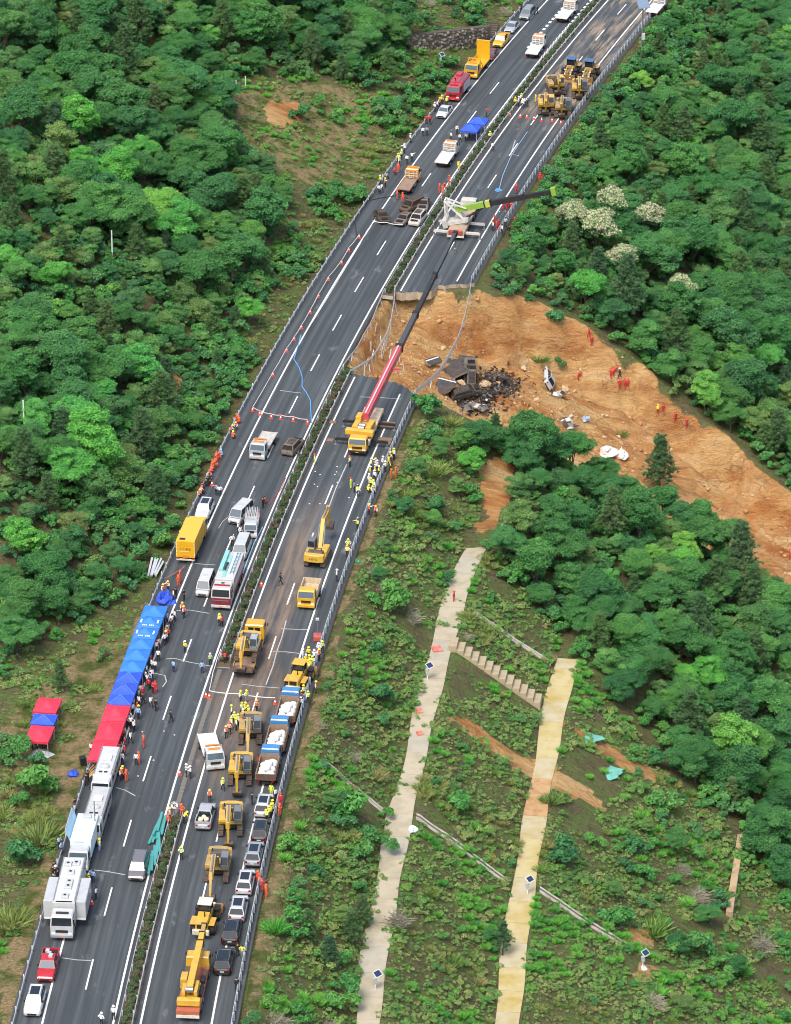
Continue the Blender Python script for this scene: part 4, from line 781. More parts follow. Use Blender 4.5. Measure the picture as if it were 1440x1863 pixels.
# ------------------------------------------------------------------ trucks
def cab(root, y1, w_=2.3, depth=1.75, z0=.75, h=1.95, low=None, top=None, glass=SKYGLASS, lightbar=None, mats=None):
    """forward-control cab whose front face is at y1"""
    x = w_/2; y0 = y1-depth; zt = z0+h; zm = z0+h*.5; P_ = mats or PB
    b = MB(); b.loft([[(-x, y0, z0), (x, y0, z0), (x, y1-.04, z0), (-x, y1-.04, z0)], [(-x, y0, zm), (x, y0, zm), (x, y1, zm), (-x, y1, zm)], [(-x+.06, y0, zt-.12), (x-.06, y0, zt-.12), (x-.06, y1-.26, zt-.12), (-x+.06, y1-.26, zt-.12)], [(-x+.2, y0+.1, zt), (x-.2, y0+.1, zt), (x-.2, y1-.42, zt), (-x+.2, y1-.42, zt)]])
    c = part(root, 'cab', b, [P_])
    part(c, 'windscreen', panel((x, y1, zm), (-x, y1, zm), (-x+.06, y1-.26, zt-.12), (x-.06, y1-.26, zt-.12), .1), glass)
    for s in (-1, 1):
        q = [(s*x, y1-.1, zm), (s*x, y0+.5, zm), (s*(x-.06), y0+.5, zt-.12), (s*(x-.06), y1-.32, zt-.12)]
        if s > 0: q = [q[1], q[0], q[3], q[2]]
        part(c, 'side_window', panel(*q, .12), GLASS); part(c, 'mirror', MB().box(s*(x+.16)-.05, s*(x+.16)+.05, y1-.2, y1-.08, zm, zm+.4), DARK)
        part(c, 'headlight', MB().box(s*x*.72-.2, s*x*.72+.2, y1-.1, y1+.02, z0+.08, z0+.26), LAMP)
    part(c, 'grille', MB().box(-x*.55, x*.55, y1-.08, y1+.015, z0+.3, z0+.62), DARK); part(c, 'bumper', MB().rbox(-x, x, y1-.3, y1+.08, z0-.35, z0+.04, .05), low or P_); part(c, 'number_plate', MB().box(-.22, .22, y1+.08, y1+.1, z0-.25, z0-.12), AMBER)
    if lightbar: part(c, 'light_bar', MB().rbox(-.7, .7, y1-1.1, y1-.8, zt, zt+.16, .04), lightbar)
    return c
def chassis(root, y0, y1, z=.75, w_=.9): return part(root, 'chassis', MB().box(-w_/2, w_/2, y0, y1, z-.3, z), DARK)
def axles(root, ys, half=1.0, r=.42, w_=.28, dual=()):
    for y in ys:
        for s in (-1, 1): wheel(root, s*half, y, r, w_ if y not in dual else w_*1.9)
FRAMEM = mat('#d8d2c6', .5); DECKW = mat('#d3d5d2', .55, 0, .45, '#6f6a60', scale=1.2); DECKB = mat('#8a7460', .85, 0, .6, '#5a4a3c', scale=1.2)
def flatbed():
    r = link('flatbed_truck', None); L = 7.4; cab(r, L/2, 2.2, 1.7, .7, 1.8, lightbar=AMBER); chassis(r, -L/2+.3, L/2-.3)
    d = MB(); d.box(-1.12, 1.12, -L/2, L/2-2.3, .98, 1.12); d.box(-1.12, -1.04, -L/2, L/2-2.3, 1.12, 1.2); d.box(1.04, 1.12, -L/2, L/2-2.3, 1.12, 1.2); part(r, 'deck', d, [DECKW])
    g = MB(); 
    for x in (-1, -.35, .35, 1): g.box(x-.04, x+.04, L/2-2.2, L/2-2.12, 1.0, 2.3)
    for z in (1.5, 1.9, 2.3): g.box(-1.05, 1.05, L/2-2.2, L/2-2.12, z-.04, z+.04)
    part(r, 'headboard', g, [FRAMEM]); part(r, 'light_bar', MB().rbox(-.9, .9, L/2-2.26, L/2-2.05, 2.34, 2.5, .04), AMBER); part(r, 'winch', MB().cyl((-.3, L/2-2.5, 1.3), (.3, L/2-2.5, 1.3), .16), STEEL)
    for s in (-1, 1): part(r, 'taillight', MB().box(s*.8-.18, s*.8+.18, -L/2-.04, -L/2, .8, .92), REDL); part(r, 'side_box', MB().box(s*.95-.15, s*.95+.15, -.6, .6, .45, .9), STEEL)
    axles(r, (L/2-1.1, -L/2+1.6), .98, .4, .25, (-L/2+1.6,)); return r
def put(key, build, px, py, L, facing, label, cat, yaw=0, group=None, body=None, swaps=()):
    c, rz = spot(px, py, L, facing, yaw); return inst(key, build, label, cat, c, rz, group, body, None, swaps)
GF = 'flatbed recovery trucks'
put('fb', flatbed, 803, 307, 7.4, 'away', 'white flatbed recovery truck in front of the blue tents', 'flatbed truck', 0, GF, paint('#dcdcd8'))
put('fb', flatbed, 967, 108, 7.4, 'away', 'white flatbed recovery truck beside the median near the broken white blocks', 'flatbed truck', -3, GF, paint('#d9d6d0'))
put('fb', flatbed, 1021, 43, 7.4, 'away', 'farthest white flatbed recovery truck at the top of the photo', 'flatbed truck', 0, GF, paint('#dcdcd8'))
put('fb', flatbed, 734, 356, 7.4, 'away', 'yellow flatbed truck with brown deck near the burnt cars', 'flatbed truck', 0, GF, paint('#c98a1c'), [(DECKW, DECKB)])
put('fb', flatbed, 393, 1404, 7.4, 'toward', 'white flatbed truck parked slantwise on the crossing', 'flatbed truck', -17, GF, paint('#dfe5e4'))
put('fb', flatbed, 468, 839, 7.4, 'toward', 'dusty white flatbed truck near the burnt-out SUV', 'flatbed truck', 3, GF, paint('#cfd6da'), [(DECKW, mat('#b7b3aa', .8, 0, .7, '#6f665b', scale=2.5))])
put('fb', flatbed, 1186, 32, 7.4, 'away', 'white truck on the far right shoulder at the top edge', 'flatbed truck', 0, GF, paint('#dcdcd8'))
def dump_truck(L=6.2):
    r = link('dump_truck', None); cab(r, L/2, 2.25, 1.55, .8, 1.9); chassis(r, -L/2+.2, L/2-.2); y0, y1 = -L/2, L/2-1.75
    b = MB(); b.box(-1.12, 1.12, y0, y1, 1.0, 1.12); b.box(-1.15, -1.06, y0, y1, 1.12, 1.95); b.box(1.06, 1.15, y0, y1, 1.12, 1.95); b.box(-1.06, 1.06, y1-.08, y1, 1.12, 2.2); b.box(-1.06, 1.06, y0, y0+.08, 1.12, 1.9)
    for k in range(6):
        for s in (-1, 1): b.box(s*1.18-.04, s*1.18+.04, y0+.2+k*(y1-y0-.5)/5, y0+.3+k*(y1-y0-.5)/5, 1.0, 1.92)
    part(r, 'cargo_bed', b, [DECKB]); part(r, 'tailgate', MB().box(-1.1, 1.1, y0-.07, y0, 1.05, 1.85), RUST)
    for s in (-1, 1): part(r, 'taillight', MB().box(s*.85-.15, s*.85+.15, y0-.1, y0-.02, .82, .95), REDL)
    axles(r, (L/2-.9, -L/2+1.5), 1.0, .45, .28, (-L/2+1.5,)); return r
BLUEP = paint('#3f7fb5', .15)
bagm = None
def sack_mesh(seed):
    q = np.random.default_rng(seed); mb = MB(); n = 10; rings = []
    for i, (z, f) in enumerate([(0, .75), (.12, 1.0), (.35, 1.08), (.55, .98), (.68, .62), (.74, .2)]): rings.append([(math.cos(2*math.pi*k/n)*.48*f*(1+.1*q.normal()), math.sin(2*math.pi*k/n)*.48*f*(1+.1*q.normal()), z + .03*q.normal()) for k in range(n)])
    mb.loft(rings); return mb.mesh('bulk_sack', mat('#dfe0dc', .9, 0, .3, '#a59f92', scale=3), True)
SACKS = [sack_mesh(k) for k in range(3)]
for n_, (px, py, lab) in enumerate([(519, 1327, 'blue dump truck nearest the wheel loader'), (499, 1380, 'middle blue dump truck of the three'), (483, 1434, 'blue dump truck at the rear of the three')]):
    o = put('dump', dump_truck, px, py, 6.2, 'away', lab + ', loaded with white sacks', 'dump truck', 0, 'blue dump trucks on the right lane', BLUEP); mw = Matrix.Translation(o.location) @ Euler(o.rotation_euler).to_matrix().to_4x4()
    for k, (x, y, z) in enumerate([(-.5, -2.3, 1.12), (.5, -2.3, 1.12), (-.5, -1.3, 1.12), (.52, -1.25, 1.12), (-.45, -.3, 1.12), (.5, -.3, 1.12), (0, -1.8, 1.72), (.1, -.8, 1.72), (.48, .45, 1.12)]):
        tag(link('bulk_sack', SACKS[k % 3], None, mw @ Vector((x, y, z)), (0, 0, k*1.3 + n_)), 'white bulk sack heaped in the bed of the ' + ['dump truck nearest the wheel loader', 'middle dump truck', 'rearmost dump truck'][n_], 'sack', 'white sacks in the ' + ['first', 'middle', 'rear'][n_] + ' dump truck')
put('dumpY', lambda: dump_truck(5.6), 557, 1111, 5.6, 'toward', 'small yellow dump truck ahead of the yellow excavator', 'dump truck', 0, None, paint('#d8a41c'), [(DECKB, mat('#b9a88c', .8, 0, .6, '#6e6152', scale=1.4))])
# sacks in the silver pickup
pp = spot(369, 1514, 5.3, 'away')
for k, (x, y) in enumerate([(-.3, -2.0), (.35, -1.9), (0, -1.45)]):
    mw = Matrix.Translation(pp[0]) @ Matrix.Rotation(pp[1], 4, 'Z'); o = link('sack', SACKS[k], None, mw @ Vector((x, y, 1.08)), (0, 0, k), .62); o.material_slots[0].link = 'OBJECT'; o.material_slots[0].material = mat('#d8c6a8', .9, 0, .3); tag(o, ['left pale sack in the silver pickup bed', 'right pale sack in the silver pickup bed', 'pale sack behind the cab of the silver pickup'][k], 'sack')
def glyphs(mb, x0, z0, n, w_, h, y, seed, m=0, horizontal=True):
    """blocky painted characters of a few strokes each on a face looking along -y"""
    q = random.Random(seed)
    for i in range(n):
        cx = x0 + i*w_*1.35
        for zz in (0, .5, 1): 
            if q.random() < .85: mb.box(cx, cx+w_*q.uniform(.7, 1), y-.012, y, z0+h*zz*.85, z0+h*zz*.85+h*.13, m)
        for xx in (.1, .5, .85):
            if q.random() < .7: mb.box(cx+w_*xx, cx+w_*xx+w_*.13, y-.014, y-.002, z0+h*.1*q.random(), z0+h*q.uniform(.6, 1), m)
    return mb
def box_truck():
    r = link('box_truck', None); L = 9.0; cab(r, L/2, 2.45, 1.9, .85, 2.0); chassis(r, -L/2+.3, L/2-.3); y0, y1 = -L/2, L/2-2.1
    part(r, 'cargo_box', MB().rbox(-1.25, 1.25, y0, y1, 1.0, 3.45, .05), [PB]); rp = MB()
    for x in (-.72, 0, .72): rp.box(x-.34, x+.34, y0-.02, y0+.01, 2.62, 3.3)
    rp.box(-1.08, 1.08, y0-.02, y0+.01, 1.15, 2.55); part(r, 'rear_door', rp, [mat('#cf9a14', .45, 0, .15)])
    part(r, 'lettering', glyphs(MB(), -.72, 2.1, 4, .28, .3, y0-.022, 4), [mat('#5a4410', .6)]); part(r, 'small_lettering', glyphs(MB(), -.7, 1.85, 9, .1, .12, y0-.022, 8), [mat('#e9e2cf', .6)])
    part(r, 'lift_plate', MB().box(-.35, .35, y0-.08, y0, 1.0, 1.35), AMBER); m_ = MB()
    for k in range(11): m_.box(-1.22, -1.14, y0-.015, y0, 1.1+k*.21, 1.2+k*.21); m_.box(1.14, 1.22, y0-.015, y0, 1.1+k*.21, 1.2+k*.21)
    part(r, 'reflective_tape', m_, [mat('#e7e4da', .4)]); part(r, 'exhaust_outlet', MB().rbox(-.85, -.1, y0+.25, y0+.75, 3.44, 3.52, .03), DARK)
    part(r, 'bumper', MB().box(-1.2, 1.2, y0-.05, y0+.1, .6, .8), mat('#c9b9a6', .5))
    for s in (-1, 1):
        part(r, 'taillight', MB().box(s*1.0-.16, s*1.0+.16, y0-.07, y0, .82, .96), REDL); sp = MB()
        for k in range(3): sp.box(s*1.252-.012, s*1.252+.012, y0+.4+k*2.1, y0+2.2+k*2.1, 1.3, 3.0)
        part(r, 'side_panel', sp, [mat('#d6a118', .4, 0, .12)])
    axles(r, (L/2-1.2, -L/2+2.0), 1.02, .48, .3, (-L/2+2.0,)); return r
put('box', box_truck, 338, 1027, 9.0, 'away', 'large yellow box truck with dark letters on its rear on the left shoulder', 'box truck', 0, None, paint('#deb01c', .08))
def rescue_truck():
    r = link('rescue_truck', None); L = 8.4; cab(r, L/2, 2.35, 1.8, .85, 1.9, lightbar=AMBER); chassis(r, -L/2+.3, L/2-.3); y0, y1 = -L/2, L/2-2.0
    part(r, 'flat_bed', MB().box(-1.15, 1.15, y0, y1, 1.0, 1.25), [PB]); f = MB()
    for s in (-1, 1): f.box(s*1.08-.06, s*1.08+.06, y1-.2, y1-.05, 1.25, 3.3); f.beam((s*1.08, y1-.2, 1.4), (s*1.08, y1-1.9, 1.3), .1, .1); f.beam((s*1.08, y1-.15, 2.9), (s*1.08, y1-1.9, 1.3), .1, .1)
    f.box(-1.08, 1.08, y1-.2, y1-.05, 3.15, 3.3); f.beam((-1.05, y1-.13, 2.0), (1.05, y1-.13, 3.1), .08, .08); part(r, 'front_frame', f, [PB])
    part(r, 'warning_board', MB().rbox(-1.2, 1.2, y0+.2, y0+.45, 1.25, 4.6, .05), [PB]); part(r, 'side_board', MB().box(1.1, 1.16, y0+.5, y1-.3, 1.25, 1.9), [PB])
    axles(r, (L/2-1.1, -L/2+1.9), 1.0, .45, .28, (-L/2+1.9,)); return r
put('rescue', rescue_truck, 857, 145, 8.4, 'toward', 'yellow truck with raised warning board on the far left shoulder', 'rescue truck', 0, None, paint('#dda413'))
FRED = paint('#b01e2c'); FWHITE = paint('#e4e2dc'); TEAL = mat('#7fb8b2', .5, 0, .2)
def fire_engine_small():
    r = link('fire_engine', None); L = 7.2; cab(r, L/2, 2.35, 2.3, .8, 2.0, lightbar=REDL); chassis(r, -L/2+.2, L/2-.3); y0, y1 = -L/2, L/2-2.4
    part(r, 'body', MB().rbox(-1.18, 1.18, y0, y1, .85, 2.9, .05), [PB])
    for s in (-1, 1):
        for k in range(3): part(r, 'roller_shutter', MB().box(s*1.19-.015, s*1.19+.015, y0+.25+k*1.45, y0+1.5+k*1.45, 1.0, 2.5), mat('#c9cdd0', .4, .3))
    part(r, 'ladder', ladder(-.9, -.35, y0+.2, y1-.2, 3.0), STEEL); part(r, 'monitor', MB().cyl((.4, .4, 2.9), (.4, .4, 3.3), .12).beam((.4, .4, 3.3), (.4, 1.2, 3.5), .12, .12), REDL); part(r, 'hose_box', MB().rbox(.0, .9, y0+.3, y0+1.8, 2.9, 3.2, .04), [PB])
    axles(r, (L/2-1.2, -L/2+1.7), 1.0, .47, .28, (-L/2+1.7,)); return r
def ladder(x0, x1, y0, y1, z, rise=0):
    m = MB(); m.beam((x0, y0, z), (x0, y1, z+rise), .06, .08); m.beam((x1, y0, z), (x1, y1, z+rise), .06, .08); n = int((y1-y0)/.4)
    for k in range(n): y = y0+.2+k*.4; zz = z + rise*(y-y0)/(y1-y0); m.beam((x0, y, zz), (x1, y, zz), .04, .04)
    return m
put('fire1', fire_engine_small, 824, 186, 7.2, 'toward', 'red fire engine on the far left shoulder', 'fire engine', 0, None, FRED)
def fire_engine_long():
    r = link('fire_engine', None); L = 10.6; MAR = paint('#7c2230'); c = cab(r, L/2, 2.5, 2.6, .85, 2.25, glass=GLASS, mats=FWHITE)
    part(c, 'front_panel', MB().box(-1.26, 1.26, L/2-.25, L/2+.03, .9, 1.85), MAR); part(c, 'chrome_trim', MB().box(-1.1, 1.1, L/2+.03, L/2+.05, 1.5, 1.6), STEEL); part(c, 'light_bar', MB().rbox(-1.0, 1.0, L/2-1.3, L/2-1.0, 3.1, 3.24, .04), REDL); part(c, 'roof_hatch', MB().box(-.2, .2, L/2-2.0, L/2-1.7, 3.1, 3.16), DARK)
    chassis(r, -L/2+.2, L/2-.3); y0, y1 = -L/2, L/2-2.75
    b = MB(); b.rbox(-1.25, 1.25, y0, y1, .9, 3.2, .06); part(r, 'body', b, [FWHITE]); part(r, 'roof_deck', MB().box(-1.0, -.1, y0+.3, y1-.8, 3.19, 3.26), mat('#b9ccd2', .5, 0, .2)); part(r, 'roof_deck', MB().box(.0, .45, y0+1.2, y1-.6, 3.19, 3.3), TEAL)
    part(r, 'roof_locker', MB().rbox(.55, 1.1, y0+.3, y1-2.2, 3.19, 3.6, .05), TEAL); part(r, 'ladder', ladder(-.9, -.5, y0+.4, y1-1.4, 3.34), STEEL); part(r, 'monitor', MB().cyl((.25, -1.5, 3.2), (.25, -1.5, 3.55), .16).beam((.25, -1.5, 3.55), (.25, .6, 3.6), .16, .16), DARK)
    for s in (-1, 1):
        part(r, 'side_stripe', MB().box(s*1.258-.012, s*1.258+.012, y0+.05, y1-.05, 1.0, 1.5), FRED); part(r, 'side_stripe', MB().box(s*1.258-.012, s*1.258+.012, y0+.05, y1-.05, 2.75, 2.95), FRED)
        for k in range(4): part(r, 'roller_shutter', MB().box(s*1.26-.012, s*1.26+.012, y0+.3+k*1.75, y0+1.85+k*1.75, 1.6, 2.65), mat('#c3c8cb', .4, .3))
    axles(r, (L/2-1.4, -L/2+3.0, -L/2+1.7), 1.03, .5, .3, (-L/2+3.0, -L/2+1.7)); return r
put('fire2', fire_engine_long, 402, 1112, 10.6, 'toward', 'long white and maroon fire engine with teal roof lockers', 'fire engine', 0, None)
def cage_truck():
    r = link('cage_truck', None); L = 5.2; cab(r, L/2, 1.75, 1.5, .6, 1.5); chassis(r, -L/2+.2, L/2-.3, .65); g = MB(); y0, y1 = -L/2, L/2-1.6
    g.box(-.88, .88, y0, y1, .75, .85)
    for k in range(9): x = -.86 + k*.215; g.box(x-.03, x+.03, y0, y0+.06, .85, 2.2); g.box(x-.03, x+.03, y1-.06, y1, .85, 2.2); g.beam((x, y0, 2.2), (x, y1, 2.2), .06, .06)
    for z in (1.2, 1.7, 2.2):
        for s in (-1, 1): g.beam((s*.87, y0, z), (s*.87, y1, z), .05, .06)
    part(r, 'cage', g, [mat('#c4c6c4', .5, .2, .3)]); axles(r, (L/2-.9, -L/2+1.1), .78, .33, .22); return r
put('cage', cage_truck, 456, 981, 5.2, 'toward', 'small white truck with a barred cage between the two minibuses', 'truck', -7, None, paint('#d9dcdc'))
# service trucks on the left shoulder
CLB = mat('#cfe2ea', .45, 0, .12); GREYW = mat('#c9cac6', .6, 0, .35, '#7d7a72', scale=1.2)
def command_truck():
    r = link('command_truck', None); L = 12.0; cab(r, L/2, 2.5, 2.1, .95, 2.2, glass=GLASS, low=mat('#9fa6aa', .4, .4), lightbar=DARK); chassis(r, -L/2+.3, L/2-.3, .95); y0, y1 = -L/2, L/2-2.3
    part(r, 'shelter_body', MB().rbox(-1.25, 1.25, y0, y1, 1.05, 3.7, .06), [WHITE]); part(r, 'roof_deck', MB().box(-1.05, 1.05, y0+.3, y1-.4, 3.69, 3.74), [GREYW])
    for s in (-1, 1):
        e = part(r, 'slide_out_room', MB().rbox(min(s*1.26, s*2.35), max(s*1.26, s*2.35), y1-5.6, y1-.5, 1.25, 3.55, .05), [WHITE]); part(e, 'end_trim', MB().box(min(s*1.3, s*2.32), max(s*1.3, s*2.32), y1-.5, y1-.44, 1.25, 1.4), [GREYW]); part(r, 'roof_rail', MB().beam((s*1.18, y0+.2, 3.85), (s*1.18, y1-.3, 3.85), .05, .05), STEEL); part(e, 'edge_trim', MB().box(s*2.35-.02, s*2.35+.02, y1-5.5, y1-.6, 3.3, 3.4), [GREYW])
    for k, (x, y) in enumerate([(0, y1-1.2), (-.1, y1-3.2), (-.1, y1-4.2), (0, y1-6.2), (-.4, y1-8.2), (.5, y1-8.0)]): part(r, 'roof_unit', MB().rbox(x-.42, x+.42, y-.5, y+.5, 3.72, 4.0, .06), [WHITE]); part(r, 'fan', MB().cyl((x, y, 3.99), (x, y, 4.03), .17, .17, 12), DARK)
    part(r, 'air_duct', MB().box(-.9, .9, y1-.35, y1-.1, 3.3, 3.7), DARK); axles(r, (L/2-1.4, L/2-3.1, -L/2+3.0, -L/2+1.6), 1.03, .5, .3, (-L/2+3.0, -L/2+1.6)); return r
put('cmd', command_truck, 113, 1715, 12.0, 'toward', 'large white command truck with side rooms slid out', 'truck', -1, None, paint('#e2e4e4'))
def relay_truck():
    r = link('relay_truck', None); L = 8.0; cab(r, L/2, 2.3, 1.8, .85, 1.9, mats=WHITE); chassis(r, -L/2+.3, L/2-.3); y0, y1 = -L/2, L/2-2.0; part(r, 'shelter_body', MB().rbox(-1.2, 1.2, y0, y1, 1.0, 3.2, .06), [CLB]); part(r, 'roof_well', MB().box(-.85, .85, y0+1.4, y1-1.0, 3.19, 3.24), [GREYW])
    part(r, 'roof_unit', MB().rbox(-.5, .5, y0+.5, y0+1.2, 3.2, 3.5, .05), [WHITE]); f = part(r, 'raised_side_panel', MB().loft([[(1.22, y0+.6, 2.9), (1.28, y0+.6, 2.9), (1.28, y1-.3, 2.9), (1.22, y1-.3, 2.9)], [(1.75, y0+.6, 4.3), (1.8, y0+.6, 4.3), (1.8, y1-.3, 4.3), (1.75, y1-.3, 4.3)]]), [mat('#9dc2d8', .4, 0, .2)])
    part(r, 'mast', MB().cyl((-.8, y0+.5, 3.2), (-.8, y0+.5, 5.2), .09, .06), STEEL); part(r, 'mast', MB().cyl((-1.0, y0+1.6, 3.2), (-1.0, y0+1.6, 4.8), .08, .05), STEEL); part(r, 'front_sign', glyphs(MB(), -.6, 2.75, 6, .12, .14, y1-.0, 12).T and glyphs(MB(), -.6, 2.9, 6, .12, .14, -y1-.01, 12), [mat('#5f93b5', .5)]).rotation_euler = (0, 0, math.pi)
    axles(r, (L/2-1.1, -L/2+1.8), 1.0, .45, .28, (-L/2+1.8,)); return r
put('relay', relay_truck, 143, 1590, 8.0, 'toward', 'pale blue communications truck with raised side panel and masts', 'truck', 0, None)
def satellite_van():
    r = link('equipment_bus', None); L = 8.6; c = cab(r, L/2, 2.2, 1.6, .7, 2.0, glass=GLASS); chassis(r, -L/2+.2, L/2-.3); y0, y1 = -L/2, L/2-1.5; part(r, 'body', MB().rbox(-1.12, 1.12, y0, y1, .75, 2.85, .12), [PB]); part(r, 'roof_dome', MB().cyl((0, .6, 2.84), (0, .6, 3.05), .62, .55, 16).cyl((0, .6, 3.05), (0, .6, 3.18), .55, .2, 16), [WHITE])
    part(r, 'roof_unit', MB().rbox(-.55, .55, -1.9, -.7, 2.84, 3.1, .06), [GREYW]); part(r, 'roof_hatch', MB().box(-.5, -.1, 1.7, 2.0, 2.84, 2.9), DARK); part(r, 'roof_hatch', MB().box(.1, .5, 1.7, 2.0, 2.84, 2.9), DARK)
    for s in (-1, 1):
        w_ = MB()
        for k in range(4): w_.box(s*1.12-.015, s*1.12+.015, y0+.5+k*1.55, y0+1.75+k*1.55, 1.7, 2.4)
        part(r, 'side_window', w_, GLASS); part(r, 'roof_rail', MB().beam((s*1.0, y0+.3, 2.95), (s*1.0, y1-.3, 2.95), .05, .05), STEEL)
    axles(r, (L/2-1.1, -L/2+1.8), .98, .42, .27); return r
put('bus', satellite_van, 166, 1538, 8.6, 'toward', 'white equipment bus between the pale blue truck and another bus', 'bus', 0, 'white equipment buses', paint('#dcdcd8'))
put('bus', satellite_van, 183, 1462, 8.6, 'toward', 'white equipment bus right below the red tents', 'bus', 0, 'white equipment buses', paint('#e8e9e8'))
for k, (px, py, w_) in enumerate([(80, 1745, .3), (92, 1738, .25)]): pass
# gear on the red pickup's roof and bed
c_, rz_ = spot(82, 1791, 5.3, 'toward'); mw = Matrix.Translation(c_) @ Matrix.Rotation(rz_, 4, 'Z')
for k, (x, y, z, lb) in enumerate([(-.3, -.1, 1.78, 'white equipment case on the cab roof of the red pickup'), (.1, -1.6, 1.08, 'white equipment case in the bed of the red pickup'), (.35, -2.1, 1.08, 'white equipment case near the tailgate of the red pickup')]): tag(link('equipment_case', MB().rbox(-.22, .22, -.28, .28, 0, .3, .04).mesh('equipment_case', WHITE), None, mw @ Vector((x, y, z)), (0, 0, rz_)), lb, 'case')

# ------------------------------------------------------------------ excavators and loaders
YEL = paint('#d2a636', .45); YELD = paint('#b4934a', .55); TRACKM = mat('#4a4038', .9, 0, .7, '#7a6450', scale=2); OCHRE = mat('#8a6a3e', .8, 0, .7, '#5a4a38', scale=2)
def text_mesh(s, size, m):
    cu = bpy.data.curves.new('lettering', 'FONT'); cu.body = s; cu.size = size; cu.align_x = 'CENTER'; cu.extrude = .01; o = bpy.data.objects.new('lettering', cu); COL.objects.link(o); bpy.context.view_layer.update()
    me = bpy.data.meshes.new_from_object(o.evaluated_get(bpy.context.evaluated_depsgraph_get())); bpy.data.objects.remove(o); me.materials.clear(); me.materials.append(m); return me
def excavator(yel, pose, roofc='#5d6468', text=None, house=0.0):
    """pose: (boom elbow y,z), (boom tip y,z), (stick end y,z)"""
    r = link('excavator', None)
    for s in (-1, 1):
        x = s*1.1; t = MB(); pts = [(-2.0, .05), (-2.25, .35), (-2.15, .75), (-1.8, .92), (1.8, .92), (2.15, .75), (2.25, .35), (2.0, .05)]; t.prism(pts, x-.3, x+.3)
        tr = part(r, 'track', t, [TRACKM]); sh = MB()
        for k in range(14): y = -1.9 + k*.29; sh.box(x-.32, x+.32, y, y+.17, .92, .97); 
        part(tr, 'track_shoes', sh, [TRACKM]); part(tr, 'track_frame', MB().box(x-.18, x+.18, -1.6, 1.6, .35, .6), OCHRE)
    part(r, 'undercarriage', MB().box(-.8, .8, -.7, .7, .45, .95).cyl((0, 0, .95), (0, 0, 1.1), .75, .75, 16), DARK)
    h = r; hb = MB(); hb.T = Matrix.Rotation(house, 4, 'Z'); hb.rbox(-1.35, 1.35, -2.3, 1.0, 1.1, 1.5, .06); hb.rbox(-1.35, -.45, -1.2, 1.0, 1.5, 2.0, .06) ; hb.rbox(.45, 1.35, -1.0, 1.3, 1.5, 1.95, .06); part(h, 'house', hb, [yel])
    T = Matrix.Rotation(house, 4, 'Z')
    def mbT(): m = MB(); m.T = T; return m
    cw = mbT(); cw.loft([[(-1.36, -2.0, 1.15), (1.36, -2.0, 1.15), (1.3, -2.55, 1.15), (.6, -2.8, 1.15), (-.6, -2.8, 1.15), (-1.3, -2.55, 1.15)], [(-1.36, -2.0, 2.05), (1.36, -2.0, 2.05), (1.3, -2.55, 2.05), (.6, -2.8, 2.05), (-.6, -2.8, 2.05), (-1.3, -2.55, 2.05)], [(-1.2, -2.05, 2.15), (1.2, -2.05, 2.15), (1.15, -2.45, 2.15), (.5, -2.65, 2.15), (-.5, -2.65, 2.15), (-1.15, -2.45, 2.15)]]); part(h, 'counterweight', cw, [yel])
    part(h, 'engine_cover', mbT().rbox(-.95, 1.0, -1.95, -1.0, 1.5, 2.2, .08), DARK if roofc == 'dark' else mat('#4d4a45', .6, 0, .4)); part(h, 'exhaust_pipe', mbT().cyl((.75, -1.3, 2.1), (.75, -1.3, 2.6), .06), DARK)
    c = mbT(); c.loft([[(-1.33, -.35, 1.45), (-.4, -.35, 1.45), (-.4, 1.3, 1.45), (-1.33, 1.3, 1.45)], [(-1.33, -.35, 2.0), (-.4, -.35, 2.0), (-.4, 1.45, 2.0), (-1.33, 1.45, 2.0)], [(-1.28, -.3, 2.95), (-.45, -.3, 2.95), (-.45, 1.1, 2.95), (-1.28, 1.1, 2.95)]]); cb = part(h, 'cab', c, [mat(roofc if roofc != 'dark' else '#5d6468', .5, 0, .3)])
    for q in ([(-.4, 1.45, 2.0), (-1.33, 1.45, 2.0), (-1.28, 1.1, 2.95), (-.45, 1.1, 2.95)], [(-1.33, 1.4, 1.75), (-1.33, -.3, 1.75), (-1.28, -.25, 2.85), (-1.28, 1.05, 2.85)], [(-1.33, -.35, 2.1), (-.4, -.35, 2.1), (-.45, -.3, 2.95), (-1.28, -.3, 2.95)], [(-.4, -.3, 1.9), (-.4, 1.4, 1.9), (-.45, 1.05, 2.85), (-.45, -.25, 2.85)]): 
        g = panel(*[T @ Vector(v) for v in q], .1); part(cb, 'window', g, GLASS)
    (ey, ez), (ty, tz_), (sy, sz) = pose; bx = .1; b = mbT(); b.prism([(.55, 1.6), (.95, 1.5), (ey+.15, ez-.38), (ty+.1, tz_-.2), (ty, tz_+.2), (ey-.1, ez+.38)], bx-.25, bx+.25); part(h, 'boom', b, [yel])
    dv = Vector((0, ty-sy, tz_-sz)).normalized(); st = mbT(); top = Vector((bx, ty, tz_)) + dv*.7; st.beam(top, (bx, sy, sz), .32, .5, 0, .24, .3); part(h, 'stick', st, [yel])
    cy = mbT(); cy.cyl((bx-.38, .9, 1.55), (bx-.38, ey*.8, ez-.25), .09).cyl((bx+.38, .9, 1.55), (bx+.38, ey*.8, ez-.25), .09); part(h, 'boom_cylinder', cy, [STEEL]); part(h, 'stick_cylinder', mbT().cyl((bx, ey, ez+.4), tuple(top), .09), STEEL)
    bk = mbT(); bk.prism([(sy-.1, sz+.25), (sy+.35, sz+.1), (sy+.1, sz-.35), (sy-.35, sz-.75), (sy-.85, sz-.6), (sy-.95, sz-.1), (sy-.5, sz+.2)], bx-.55, bx+.55); bu = part(h, 'bucket', bk, [TRACKM]); tt = mbT()
